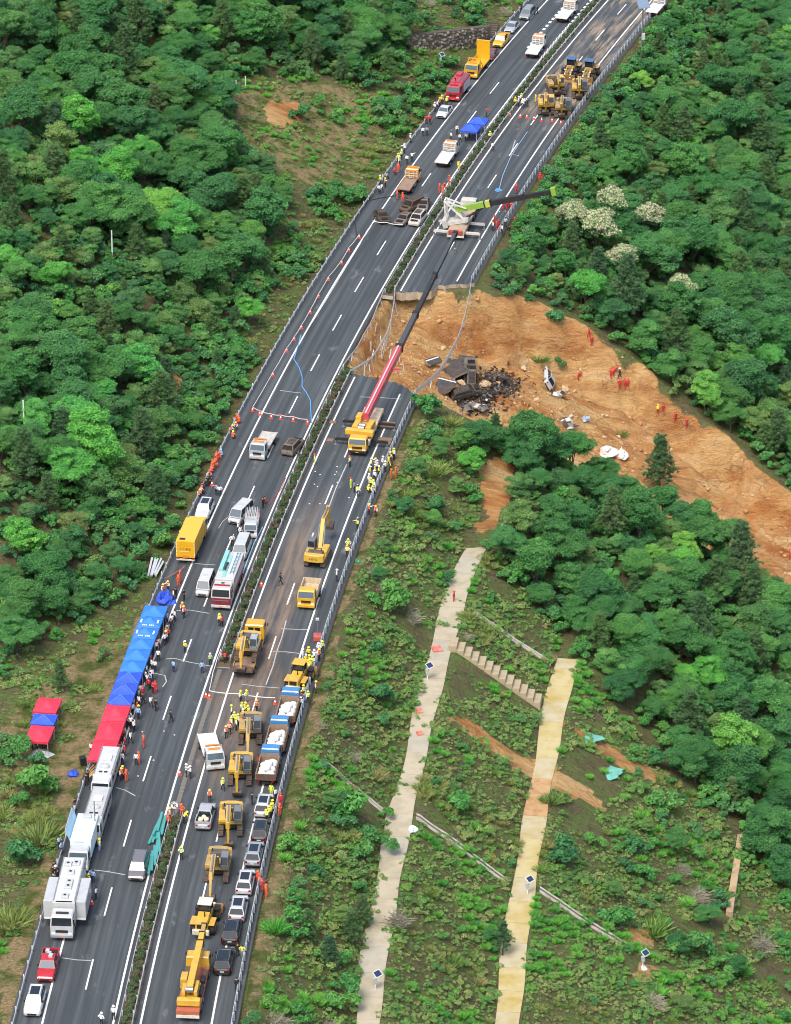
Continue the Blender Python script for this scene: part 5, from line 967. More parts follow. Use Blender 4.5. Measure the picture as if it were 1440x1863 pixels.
    for k in range(5): x = bx-.5+k*.25; tt.box(x-.05, x+.05, sy-1.1, sy-.8, sz-.7, sz-.6)
    part(bu, 'bucket_tooth', tt, [STEEL])
    if text:
        o = link('lettering', text_mesh(text, .42, mat('#3a2a10', .6)), h, (0, -2.81, 1.45), (math.pi/2, 0, 0))
    return r
P_FOLD = ((2.6, 4.2), (5.1, 3.2), (5.0, .95)); P_DOWN = ((2.8, 3.9), (5.6, 2.9), (6.6, .95)); P_REACH = ((2.6, 4.6), (5.4, 4.9), (6.6, 2.4)); P_CURL = ((2.2, 3.8), (4.4, 3.2), (3.0, 1.0))
def put_exc(px, py, facing, yel, pose, label, yaw=0, **k):
    c, rz = spot(px, py, 4.4, facing, yaw, k.pop('z', 0)); o = excavator(yel, pose, **k); o.location = c; o.rotation_euler = (0, 0, rz); return tag(o, label, 'excavator', 'yellow excavators')
put_exc(572, 1034, 'away', YEL, P_REACH, 'yellow excavator with raised boom ahead of the small yellow truck', 4, text='KATO')
put_exc(455, 1358, 'toward', YELD, P_DOWN, 'dusty yellow excavator among workers, first of the line of four', -6, roofc='#6a6f70'); put_exc(436, 1433, 'toward', YEL, P_FOLD, 'yellow excavator second in the line of four', -4, roofc='#6a6f70'); put_exc(419, 1525, 'toward', YEL, P_FOLD, 'yellow excavator third in the line, right of the silver pickup', -5, roofc='#6a6f70'); put_exc(393, 1609, 'toward', YELD, P_DOWN, 'yellow excavator last in the line, ahead of the wheel loader', 0, roofc='#6a6f70')
put_exc(1015, 174, 'toward', YELD, P_CURL, 'brownish excavator behind the leading pair at the far end', -24, roofc='#c9a24a'); put_exc(1055, 181, 'toward', YEL, P_CURL, 'yellow excavator against the far right guardrail', -14); put_exc(994, 210, 'toward', YEL, P_CURL, 'yellow excavator at the left of the leading pair behind the cones', -14, roofc='#c9a24a'); put_exc(1024, 216, 'toward', YELD, P_CURL, 'yellow excavator at the right of the leading pair behind the cones', -10)
def loader(yel, roof):
    r = link('wheel_loader', None)
    for s in (-1, 1):
        for y in (1.5, -1.45): wheel(r, s*1.05, y, .76, .58, '#c9a23a')
    part(r, 'rear_frame', MB().rbox(-.7, .7, -2.6, -.2, .7, 1.4, .08), [yel]); h = part(r, 'engine_hood', MB().loft([[(-.62, -2.9, 1.3), (.62, -2.9, 1.3), (.68, -.6, 1.3), (-.68, -.6, 1.3)], [(-.58, -2.85, 2.05), (.58, -2.85, 2.05), (.64, -.6, 2.25), (-.64, -.6, 2.25)]]), [yel]); part(h, 'grille', MB().box(-.45, .45, -2.93, -2.86, 1.45, 1.95), DARK); part(h, 'exhaust_pipe', MB().cyl((.2, -1.5, 2.1), (.2, -1.5, 2.75), .07), DARK)
    part(r, 'counterweight', MB().rbox(-.95, .95, -3.15, -2.75, .7, 1.35, .1), mat('#bfb6a2', .6, 0, .4))
    for s in (-1, 1): part(r, 'fender', MB().box(s*1.05-.32, s*1.05+.32, -2.3, -.6, 1.55, 1.62), [yel]); part(r, 'fender', MB().box(s*1.05-.32, s*1.05+.32, .9, 2.1, 1.58, 1.66), DARK)
    c = part(r, 'cab', MB().rbox(-.72, .72, -.55, .8, 1.4, 2.0, .05), [yel]); 
    for x in (-.68, .68):
        for y in (-.5, .75): part(c, 'pillar', MB().beam((x, y, 2.0), (x*.95, y*.9, 3.1), .08, .08), DARK)
    part(c, 'glazing', MB().box(-.64, .64, -.46, .7, 2.0, 3.08, 0, (.03, .03)), GLASS); part(c, 'cab_roof', MB().rbox(-.8, .8, -.65, .9, 3.08, 3.24, .05), [roof])
    part(r, 'front_frame', MB().rbox(-.6, .6, .3, 2.2, .7, 1.3, .08), [yel]); la = MB()
    for s in (-1, 1): la.beam((s*.5, 1.0, 1.75), (s*.5, 2.6, 1.1), .2, .35); la.beam((s*.5, 2.6, 1.1), (s*.5, 3.1, .5), .2, .3)
    part(r, 'lift_arm', la, [yel]); bk = MB(); bk.prism([(2.8, .12), (3.0, .9), (3.15, 1.15), (3.2, 1.1), (3.05, .2), (3.9, .12), (3.95, .06), (2.9, .04)], -1.4, 1.4); bk.box(-1.42, -1.38, 2.85, 3.9, .06, .7); bk.box(1.38, 1.42, 2.85, 3.9, .06, .7); part(r, 'bucket', bk, [OCHRE]); part(r, 'tilt_cylinder', MB().cyl((0, 1.2, 1.8), (0, 2.8, 1.3), .1), STEEL)
    for s in (-1, 1): part(r, 'headlight', MB().box(s*.6-.12, s*.6+.12, 2.15, 2.25, 1.6, 1.8), LAMP)
    return r
GL = 'yellow wheel loaders'; LR1 = paint('#d9a62c', .2); LR2 = mat('#c3c2b0', .6, 0, .3); LR3 = mat('#3d5f86', .5, 0, .2)
def put_ld(px, py, facing, yel, roof, label, yaw=0):
    c, rz = spot(px, py, 7.0, facing, yaw); o = loader(yel, roof); o.location = c; o.rotation_euler = (0, 0, rz); tag(o, label, 'wheel loader', GL)
put_ld(531, 1270, 'away', YEL, LR1, 'yellow wheel loader in front of the blue dump trucks', 8); put_ld(364, 1716, 'away', YEL, LR2, 'yellow wheel loader with pale roof behind the truck crane', 4); put_ld(1031, 148, 'toward', YELD, LR3, 'blue-roofed wheel loader, left one of the far pair'); put_ld(1064, 152, 'toward', YELD, LR3, 'blue-roofed wheel loader, right one of the far pair')
# low-bed truck with an excavator on it
def lowbed():
    r = link('low_bed_truck', None); L = 11.0; c = cab(r, L/2, 2.45, 2.1, .95, 2.0); part(c, 'rear_window', MB().box(-.75, -.08, L/2-2.13, L/2-2.09, 2.15, 2.6), GLASS); part(c, 'rear_window', MB().box(.08, .75, L/2-2.13, L/2-2.09, 2.15, 2.6), GLASS); chassis(r, -L/2+.3, L/2-.3, .9); y0, y1 = -L/2, L/2-2.9
    part(r, 'deck', MB().box(-1.3, 1.3, y0, y1, .95, 1.1), [DECKB]); part(r, 'engine_gear', MB().box(-.9, .9, y1+.1, y1+.7, .9, 1.7).cyl((-.6, y1+.4, 1.7), (-.6, y1+.4, 2.1), .2), DARK)
    rp = MB()
    for s in (-1, 1): rp.box(min(s*.5, s*1.25), max(s*.5, s*1.25), y0-.25, y0+.9, 1.1, 1.35)
    part(r, 'loading_ramp', rp, [RUST])
    for s in (-1, 1): part(r, 'side_board', MB().box(s*1.3-.04, s*1.3+.04, y0+.9, y1, 1.0, 1.35), mat('#b58a2e', .6, 0, .5))
    axles(r, (L/2-1.2, L/2-3.0, -L/2+2.9, -L/2+1.6), 1.05, .48, .3, (-L/2+2.9, -L/2+1.6)); return r
put('lowbed', lowbed, 441, 1236, 11.0, 'away', 'yellow low-bed truck carrying an excavator beside the median', 'truck', 1, None, paint('#d8a01c', .2))
c_, rz_ = spot(441, 1236, 11.0, 'away', 1); o = excavator(YEL, ((2.2, 3.4), (4.4, 2.2), (4.6, .55)), roofc='#8f9aa0'); o.location = c_ + Matrix.Rotation(rz_, 3, 'Z') @ Vector((0, -1.2, 1.1)); o.rotation_euler = (0, 0, rz_ + math.pi); tag(o, 'yellow excavator loaded on the low-bed truck', 'excavator', 'yellow excavators')
# ------------------------------------------------------------------ mobile cranes
RBOOM = paint('#c04450', .2); GBOOM = mat('#2e3032', .5, .2, .3, '#55524c'); DBOOM = mat('#4a4e52', .45, .3, .3); LIME = paint('#84ac38', .25); ASHW = mat('#b5b2aa', .7, 0, .5, '#77706a', scale=1.5); ORG = paint('#dba62a', .2)
def carrier(r, L, paintm, deckm, axn, cabm=None, half=1.37, low=None):
    c = cab(r, L/2, 2.55, 1.7, .9, 1.75, low=low, glass=SKYGLASS, mats=cabm or paintm); part(r, 'carrier_deck', MB().rbox(-half, half, -L/2, L/2-1.8, .95, 1.45, .05), [deckm]); part(r, 'chassis', MB().box(-.6, .6, -L/2+.2, L/2-.3, .5, .95), DARK)
    part(r, 'rear_bumper', MB().box(-half, half, -L/2-.08, -L/2, .6, .95), mat('#cfc6b8', .6, 0, .5)); axles(r, axn, 1.1, .58, .35); return c
def outriggers(r, ys, reach, m, side=(-1, 1)):
    for y in ys:
        b = part(r, 'outrigger_beam', MB().box(-reach, reach, y-.16, y+.16, .75, 1.1), [m])
        for s in side: part(b, 'jack_leg', MB().cyl((s*(reach-.12), y, .08), (s*(reach-.12), y, 1.3), .11), STEEL); part(b, 'jack_foot', MB().cyl((s*(reach-.12), y, .02), (s*(reach-.12), y, .1), .3, .3, 12), STEEL)
def boom_parts(r, p0, p1, secs):
    """secs: (name, t0, t1, w, h, material)"""
    p0 = Vector(p0); p1 = Vector(p1)
    for nm, a, b, w_, h, m in secs:
        o = part(r, nm, MB().beam(p0.lerp(p1, a), p0.lerp(p1, b), w_, h), [m]); part(o, 'collar', MB().beam(p0.lerp(p1, b-.008), p0.lerp(p1, b+.004), w_+.16, h+.16), DARK)
# big orange crane reaching over the collapse
L = 13.5; c_, rz_ = spot(650, 831, L, 'toward', 0); r = thing('mobile_crane', 'orange mobile crane with long red and grey boom reaching over the collapse', 'mobile crane', c_, rz_)
carrier(r, L, ORG, mat('#c9b59a', .7, 0, .6, '#7a5a40', scale=1.5), (5.2, 3.6, -1.6, -3.0, -4.4), ORG, low=DARK); outriggers(r, (3.3, -2.6), 3.75, DARK)
Ti = (Matrix.Translation(c_) @ Matrix.Rotation(rz_, 4, 'Z')).inverted(); ty = .8; tip = Ti @ at(829, 424, 9.5); base = Vector((0, ty - .6, 3.1)); bd = (tip - base); az = math.atan2(bd.x, -bd.y)
sp = MB(); sp.T = Matrix.Translation((0, ty, 0)) @ Matrix.Rotation(az, 4, 'Z'); sp.cyl((0, 0, 1.45), (0, 0, 1.75), .95, .95, 18); sp.rbox(-1.3, 1.3, -1.2, 2.4, 1.75, 2.2, .08); sp.rbox(-1.35, -.55, -.8, 2.0, 2.2, 2.75, .08); sp.rbox(.55, 1.35, -.2, 2.0, 2.2, 2.8, .08); part(r, 'slewing_platform', sp, [ORG])
cw = MB(); cw.T = sp.T; cw.rbox(-2.0, 2.0, 2.3, 3.2, 1.9, 2.7, .1); part(r, 'counterweight', cw, [ORG]); wn = MB(); wn.T = sp.T; wn.cyl((-.45, 1.2, 2.6), (.45, 1.2, 2.6), .35, .35, 14).cyl((-.45, 2.0, 2.6), (.45, 2.0, 2.6), .3, .3, 14); part(r, 'winch', wn, [STEEL]); oc = MB(); oc.T = sp.T; oc.rbox(.6, 1.4, -1.8, -.3, 1.9, 3.2, .06); q = part(r, 'operator_cab', oc, [ORG]); og = MB(); og.T = sp.T; og.box(.66, 1.34, -1.84, -.4, 2.45, 3.05); part(q, 'window', og, GLASS)
boom_parts(r, base, tip, [('boom_section', 0, .36, .88, 1.05, RBOOM), ('boom_section', .36, .54, .7, .85, DBOOM), ('boom_section', .54, .76, .58, .72, GBOOM), ('boom_section', .76, 1.0, .48, .6, DBOOM)])
part(r, 'boom_rib', MB().beam(base + bd*.0 + Vector((0, 0, .62)), base + bd*.35 + Vector((0, 0, .62)), .2, .1), mat('#b5b0aa', .5)); part(r, 'luffing_cylinder', MB().cyl(base + Vector((0, -1.3, -1.0)), base + bd*.16 + Vector((0, 0, -.4)), .2), STEEL)
hk = at(827, 452, 0); hl = Ti @ Vector((hk.x, hk.y, 0)); part(r, 'hoist_rope', MB().cyl(tip, tip + Vector((0, 0, -2.4)), .03, .03, 5), DARK); part(r, 'hook_block', MB().rbox(tip.x-.25, tip.x+.25, tip.y-.2, tip.y+.2, tip.z-3.3, tip.z-2.4, .1), STEEL)
part(r, 'boom_guide', MB().beam(base.lerp(tip, .25) + Vector((-.4, 0, 0)), base.lerp(tip, .25) + Vector((-1.6, .1, 0)), .3, .2), RBOOM)
MATM = mat('#7d6552', .9, 0, .5, '#4e3e32', scale=2)
for k, (px, py, lb) in enumerate([(705, 774, 'brown outrigger mat by the right guardrail, farther one'), (700, 803, 'brown outrigger mat by the right guardrail, nearer one'), (601, 801, 'small brown mat left of the orange crane, nearer one'), (606, 768, 'small brown mat left of the orange crane, farther one')]):
    p = at(px, py); tag(link('outrigger_mat', MB().rbox(-1.0, 1.0, -1.0, 1.0, 0, .16, .03).mesh('outrigger_mat', MATM), None, (p.x, p.y, .012), (0, 0, -heading(140)), 1.0 if k < 2 else .45), lb, 'mat')
# ash-grey crane beyond the collapse, lime and black boom swung to the right
L = 12.5; c_, rz_ = spot(829, 438, L, 'away', -2); r = thing('mobile_crane', 'grey mobile crane with lime green and black boom swung over the trees', 'mobile crane', c_, rz_); RD = mat('#9a3a34', .6, 0, .5)
carrier(r, L, ASHW, mat('#a58f78', .8, 0, .6, '#6e5846', scale=1.2), (4.6, 3.1, -2.6, -4.0), ASHW, low=RD); part(r, 'rear_winch', MB().rbox(-1.1, 1.1, -L/2-.15, -L/2+.35, 1.0, 1.7, .06), RD); outriggers(r, (-4.9, -.8), 3.7, mat('#c6c0b6', .6, 0, .4))
Ti = (Matrix.Translation(c_) @ Matrix.Rotation(rz_, 4, 'Z')).inverted(); pv = at(828, 381, 3.6); base = Ti @ pv; tw_ = at(828, 381, 3.6); th = heading(220); tipw = None
r0, r1 = ray(1012, 347), None; d_ = Vector(ray(1012, 347)); best = None
for tt in np.arange(480, 640, .5):
    pnt = Vector((0, 0, H0)) + d_*(tt/d_.y); 
    if pnt.z < pv.z + 4.6: tipw = pnt; break
tip = Ti @ tipw; boom_parts(r, base, tip, [('boom_section', 0, .3, .75, .9, LIME), ('boom_section', .3, .36, .82, .98, paint('#b9bf4a')), ('boom_section', .36, .68, .66, .82, DARK), ('boom_section', .68, .96, .55, .7, DARK)]); part(r, 'boom_head', MB().beam(base.lerp(tip, .955), base.lerp(tip, 1.0), .8, 1.25), LIME)
hd = (tip-base).normalized(); sd = Vector((-hd.y, hd.x, 0)); tb = Vector((base.x + 1.0*hd.x, base.y + 1.0*hd.y, 0)); f = MB(); f.cyl(tb + Vector((0,0,1.45)), tb + Vector((0,0,1.8)), 1.0, 1.0, 18)
bk = tb - hd*2.2
f.beam(bk + Vector((0,0,2.0)), tb + hd*1.4 + Vector((0,0,2.0)), 2.3, .5); part(r, 'slewing_platform', f, [ASHW]); g = MB()
for s in (-1, 1): g.beam(tb + sd*s*.7 + hd*.8 + Vector((0,0,2.0)), base + sd*s*.7 - hd*1.6 + Vector((0,0,2.0)), .22, .3); g.beam(bk + sd*s*.9 + Vector((0,0,2.0)), base + sd*s*.7 - hd*1.6 + Vector((0,0,2.0)), .2, .25); g.beam(base + sd*s*.7 - hd*1.6 + Vector((0,0,2.0)), base + hd*2.0 + sd*s*.6, .16, .2)
g.beam(base - hd*1.6 + sd*.7 + Vector((0,0,2.0)), base - hd*1.6 - sd*.7 + Vector((0,0,2.0)), .2, .25); part(r, 'mast_frame', g, [mat('#c9c7c2', .6, 0, .4)]); part(r, 'counterweight', MB().beam(bk - hd*.6 + Vector((0,0,2.1)), bk + hd*.2 + Vector((0,0,2.1)), 2.5, 1.3), ASHW); part(r, 'luffing_cylinder', MB().cyl(tb + hd*.6 + Vector((0,0,2.0)), base.lerp(tip, .28) + Vector((0,0,-.5)), .18), DARK)
# yellow truck crane at the bottom
L = 10.5; c_, rz_ = spot(342, 1861, L, 'away', 1); r = thing('mobile_crane', 'yellow truck crane with lowered yellow boom at the bottom of the photo', 'mobile crane', c_, rz_); carrier(r, L, YEL, mat('#a5583e', .8, 0, .6, '#6b4a38', scale=1.4), (3.6, -1.6, -3.0), YEL, 1.25); base = Vector((.0, -3.3, 2.9)); tip = Vector((.25, 8.0, 3.9))
boom_parts(r, base, tip, [('boom_section', 0, .72, .7, .85, YEL), ('boom_section', .72, .86, .56, .68, YEL), ('boom_section', .86, 1.0, .44, .55, YELD)]); sp = MB(); sp.cyl((0, -1.6, 1.45), (0, -1.6, 1.7), .85, .85, 16); sp.rbox(-.85, .85, -3.9, -.4, 1.7, 2.0, .08); sp.rbox(-.85, -.45, -3.6, -2.0, 2.0, 2.9, .06); sp.rbox(.45, .85, -3.6, -1.4, 2.0, 2.9, .06); part(r, 'slewing_platform', sp, [YEL])
part(r, 'counterweight', MB().rbox(-1.25, 1.25, -4.6, -3.9, 1.6, 2.4, .1), [YEL]); part(r, 'fuel_tank', MB().cyl((1.0, -2.6, 1.7), (1.0, -.6, 1.7), .25, .25, 12), DARK); part(r, 'hydraulic_tank', MB().rbox(.7, 1.2, .0, 1.0, 1.45, 2.0, .05), DARK); q = part(r, 'operator_cab', MB().rbox(-1.22, -.5, -1.6, -.1, 1.8, 3.1, .06), [YEL]); part(q, 'window', MB().box(-1.25, -.47, -1.4, -.06, 2.35, 3.0), GLASS); part(r, 'luffing_cylinder', MB().cyl((0, -1.2, 1.9), (.05, 1.4, 2.9), .14), STEEL); part(r, 'hoist_winch', MB().cyl((-.4, -3.4, 3.0), (.4, -3.4, 3.0), .3, .3, 12), STEEL); part(r, 'hook_block', MB().box(.1, .4, 7.6, 7.9, 2.6, 3.4), YELD); part(r, 'tool_rack', MB().box(.6, 1.2, .5, 2.6, 1.45, 1.75).box(-1.2, -.6, 1.2, 2.8, 1.45, 1.9), RUST)
# ------------------------------------------------------------------ guardrails
RAILM = mat('#c3c8ca', .45, .25, .3, '#8b8a84', scale=.8); TEALM = mat('#3f8f89', .5, 0, .35, '#6d7a74')
def rail_profile(z, f): return [(0, z-.16), (.05*f, z-.1), (.05*f, z-.05), (0, z), (.05*f, z+.05), (.05*f, z+.1), (0, z+.16), (-.03*f, z+.14), (-.03*f, z-.14)]
def rail_mesh(pts, zs, f):
    """pts: (x,y,z,heading) stations"""
    mb = MB()
    for z in zs:
        rings = []
        for x, y, dz, th in pts: rings.append([(x + o*math.cos(th), y - o*math.sin(th), dz + zz) for o, zz in rail_profile(z, f)])
        mb.loft(rings)
    return mb.mesh('beam', RAILM)
POSTM = {h: MB().box(-.07, .07, -.05, .05, -.3, h).mesh('post', RAILM) for h in (.82, 1.05)}
REFL = MB().box(-.05, .05, -.02, .02, .82, 1.0).mesh('delineator', mat('#e6e4da', .4))
def guardrail(label, d, s0, s1, f, zs=(.62,), step=4.0, ph=.82, dl=0):
    r = thing('guardrail', label, 'guardrail', (0, 0, 0), 0, None); ss = sub(s0, s1, 4.0); pts = []
    for s_ in ss: x, y = R2W(s_, d); pts.append((x, y, 0, heading(s_)))
    link('beam', rail_mesh(pts, zs, f), r)
    for i, s_ in enumerate(np.arange(s0 + 1, s1, step)):
        x, y = R2W(s_, d - .1*f); p = link('post', POSTM[ph], r, (x, y, 0), (0, 0, -heading(s_)))
        if dl and i % dl == 0: link('delineator', REFL, p)
    return r
guardrail('galvanised guardrail along the left shoulder beside the wooded hillside', D_RAIL_L, -30, 350, 1, (.6,), 3.0, .82, 4)
guardrail('left rail of the near median strip below the crossing', D_ML, -30, 31, -1, (.6,), 3.0); guardrail('right rail of the near median strip below the crossing', D_MR, -30, 31, 1, (.6,), 3.0)
guardrail('left rail of the median between the crossing and the collapse', D_ML, 69, 161, -1, (.6,), 3.0, .82, 3); guardrail('right rail of the median between the crossing and the collapse', D_MR, 69, 159, 1, (.6,), 3.0)
guardrail('left rail of the median beyond the collapse', D_ML, 188.5, 350, -1, (.6,), 3.0); guardrail('right rail of the median beyond the collapse', D_MR, 190, 350, 1, (.6,), 3.0)
guardrail('double guardrail along the right shoulder up to the collapse', D_RAIL_R, -30, 153.5, -1, (.42, .84), 2.0, 1.05); guardrail('double guardrail along the right shoulder beyond the collapse', D_RAIL_R, 197, 350, -1, (.42, .84), 2.0, 1.05)
def hanging(label, d, s0, s1, sag, bow, zs, f, posts, drop):
    r = thing('hanging_guardrail', label, 'guardrail'); pts = []; n = 22
    for k in range(n+1):
        t = k/n; s_ = s0 + (s1-s0)*t; b = 4*t*(1-t); x, y = R2W(s_, d + bow*b); pts.append((x, y, -sag*b + .15*math.sin(t*17)*b, heading(s_)))
    link('beam', rail_mesh(pts, zs, f), r)
    for k in range(2, n, max(1, n//posts)):
        x, y, z, th = pts[k]; q = random.Random(k); link('post', MB().beam((0, 0, .7), (q.uniform(-.4, .6), q.uniform(-.8, .8), -drop*q.uniform(.5, 1)), .12, .1).mesh('post', RAILM), r, (x, y, z))
hanging('twisted guardrail hanging across the gap on the valley side', D_RAIL_R, 153.5, 197, 2.2, 1.6, (.5, .84), -1, 8, .8)
hanging('guardrail sagging over the gap at the broken median, outer one', D_MR + .1, 159, 190, 1.8, 1.5, (.6,), 1, 9, 2.2); hanging('guardrail sagging over the gap at the broken median, inner one', D_ML, 161, 188.5, .7, .35, (.6,), -1, 8, 1.5)
# teal guardrail sections piled at the end of the median
tm = MB(); rg = [[(o, -2.1, z-.16+.02) for o, z in rail_profile(.16, 2)], [(o, 2.1, z-.16+.02) for o, z in rail_profile(.16, 2)]]; tm.loft(rg); tmesh = tm.mesh('rail_section', TEALM)
for k, (px, py, dz, yw, lay) in enumerate([(278, 1540, 0, 4, 0), (283, 1538, .05, 1, 0), (288, 1535, .35, -3, 0), (293, 1532, .36, 2, 0), (298, 1528, .5, -2, 0), (286, 1530, .62, 5, 0), (291, 1524, .7, -1, 0), (268, 1600, .0, 3, 1), (273, 1597, .3, -4, 1), (277, 1592, .4, -7, 1), (282, 1584, .55, -9, 1), (286, 1574, .6, -6, 1), (290, 1562, .66, -10, 1)]):
    p = at(px, py - 18, 0); th = heading(30) + R(yw); o = link('rail_section', tmesh, None, (p.x, p.y, .28 + dz*.8), (0, R(78), -th)); tag(o, 'teal guardrail section in the ' + ('upper' if lay == 0 else 'lower') + ' pile beside the median hedge', 'rail', 'teal rail sections in the ' + ('upper' if lay == 0 else 'lower') + ' pile')
# ------------------------------------------------------------------ concrete paths, stairs, gutters on the embankment
PALE = mat('#a69d86', .92, 0, .7, '#877d62', scale=.45); PALE2 = mat('#a19b89', .92, 0, .5, '#86806f', scale=.7); YPATH = mat('#ada076', .92, 0, .95, '#9a8434', scale=.3); YPATH2 = mat('#a9a084', .92, 0, .8, '#9a8644', scale=.4)
SPILL = mat('#aa8a60', .95, 0, .8, '#8a5a38', scale=.9)
def concrete_path(label, dc, half, z, s0, s1, mats, bend=None):
    r = tag(link('concrete_path', None), kind='structure'); r['label'] = label; k = 0; s_ = s0
    while s_ < s1:
        L = 4.6 + (k % 3)*.5; e = min(s_ + L, s1); q = random.Random(k + int(dc)); ss = sub(s_, e - .05, .8); nd = 6; V = []; Fq = []
        for i, sv in enumerate(ss):
            c = dc + (bend(sv) if bend else 0); l = half + .25*math.sin(sv*.21 + dc) - .35*max(0, math.sin(sv*.09 + 2)); rr = half + .12*math.sin(sv*.33)
            for j in range(nd): d = c - l + (l+rr)*j/(nd-1); x, y = R2W(sv, d); V.append((x, y, z + .06 + .02*q.random()))
        n0 = len(V); V += [(x, y, zz - .5) for x, y, zz in V]; ns = len(ss)
        for i in range(ns-1):
            for j in range(nd-1): a = i*nd+j; Fq.append((a, a+1, a+nd+1, a+nd))
        ring = [i*nd for i in range(ns)] + [(ns-1)*nd + j for j in range(1, nd)] + [i*nd + nd-1 for i in range(ns-2, -1, -1)] + [j for j in range(nd-2, 0, -1)]
        for a, b in zip(ring, ring[1:] + ring[:1]): Fq.append((a, b, b+n0, a+n0))
        me = bpy.data.meshes.new('slab'); me.from_pydata(V, [], Fq); me.materials.append(SPILL if dc > 40 and 63 < s_ < 70 else mats[k % len(mats)]); me.update(); link('slab', me, r); s_ = e; k += 1
    return r
concrete_path('pale concrete berm path on the embankment', 29.7, 1.5, -8.05, -28, 136, [PALE, PALE, PALE, PALE2, PALE], lambda s: max(0, s-115)**2*.008)
concrete_path('yellow stained concrete berm path lower on the embankment', 44.75, 1.5, -16.05, -28, 107, [YPATH, YPATH, YPATH2])
st = thing('concrete_stairs', 'concrete stairs leading down between the two paths', 'stairs')
for k in range(13):
    d = 31.3 + k*.92; x, y = R2W(92.6, d); z = -8.1 - (k+.3)*.62; link('step', MB().box(-.52, .52, -1.25, 1.25, -1.8, 0).mesh('step', mat('#a09377', .92, 0, .5, '#7d6e54', scale=1.2)), st, (x, y, z + 1.1), (0, 0, -heading(92.6)))
def gutter(label, s0, d0, s1, d1, w_=.8):
    n = 24; mb = MB(); ra, rb, rc = [], [], []
    for k in range(n+1):
        t = k/n; s_ = s0 + (s1-s0)*t; d = d0 + (d1-d0)*t; z = max(float(tz(s_ + o_, d)) for o_ in (-.6, 0, .6)) + .12; th = heading(s_)
        x, y = R2W(s_, d); ax, ay = math.sin(th), math.cos(th)
        for lst, o, ww, h0, h1 in ((ra, -w_/2, .14, -.4, .2), (rb, w_/2, .14, -.4, .2), (rc, 0, w_-.14, -.4, .03)): lst.append([(x + ax*(o-ww/2), y + ay*(o-ww/2), z+h0), (x + ax*(o+ww/2), y + ay*(o+ww/2), z+h0), (x + ax*(o+ww/2), y + ay*(o+ww/2), z+h1), (x + ax*(o-ww/2), y + ay*(o-ww/2), z+h1)])
    r = thing('drainage_gutter', label, 'gutter'); part(r, 'channel_wall', MB().loft(ra), mat('#b8b4a8', .9, 0, .5)); part(r, 'channel_wall', MB().loft(rb), mat('#b8b4a8', .9, 0, .5)); part(r, 'channel_floor', MB().loft(rc), mat('#5b564c', .95, 0, .5))
gutter('concrete gutter running down from the pale path to the yellow path', 48, 31.6, 46.5, 42.8); gutter('concrete gutter continuing below the yellow path', 46, 46.8, 44, 57.5); gutter('short gutter on the upper embankment near the road', 49, 20.5, 48.3, 27.6, .5); gutter('pale gutter meeting the top end of the yellow path', 104, 32.4, 104.5, 42.9, .5)
p = atT(1338, 1600); rw = thing('retaining_wall', 'old brown concrete wall on the lower right slope', 'wall', (p.x, p.y, p.z - .4), -heading(45) - .05)
for k in range(4): link('wall_block', MB().rbox(-.45, .45, -2.4, 2.4, 0, 1.5 + .2*(k % 2), .05).mesh('wall_block', mat('#a58d6c', .95, 0, .6, '#5e5240', scale=.8)), rw, (0, -7.2 + k*4.83, -.1*k))
# stone wall and stairs at the far left of the road
sw = thing('stone_wall', 'dark rubble stone retaining wall at the upper left of the road', 'wall'); a_, b_ = atT(742, 100), atT(888, 82); mb = MB(); ax = (b_-a_); mb.beam(Vector((a_.x, a_.y, a_.z-1)) + Vector((0, 2.5, 1.6)), Vector((b_.x, b_.y, b_.z-1)) + Vector((0, 2.5, 1.6)), 1.2, 4.4); part(sw, 'wall_core', mb, mat('#4a453d', .95, 0, .5)); ms = MB(); q = random.Random(3)
for k in range(330):
    t = q.random(); h = q.uniform(-1.4, 2.6); c = a_.lerp(b_, t) + Vector((0, 1.75 + q.uniform(-.1, .1), h + .1)); s_ = q.uniform(.18, .42); rg = [[c + Vector((math.cos(i*1.05 + z)*s_*f*q.uniform(.8, 1.2), y*s_, math.sin(i*1.05 + z)*s_*f*.8)) for i in range(6)] for z, (y, f) in enumerate([(0, 1.0), (-.35, .85), (-.5, .35)])]; ms.loft(rg, q.choice([0, 0, 1, 2]))
tag(part(sw, 'rubble_stones', ms, [mat('#6a655c', .95, 0, .5), mat('#8d887e', .95, 0, .4), mat('#4a463f', .95, 0, .4)]), kind='stuff')
ss_ = thing('slope_stairs', 'dark stairs climbing the bank beside the stone wall', 'stairs'); a_, b_ = atT(885, 88), atT(897, 44)
for k in range(11):
    c = a_.lerp(b_, k/10); link('step', MB().box(-1.1, 1.1, -.25, .25, -.5, .25).mesh('step', mat('#4d473f', .95, 0, .5)), ss_, c + Vector((0, 0, .25)), (0, 0, -.1))
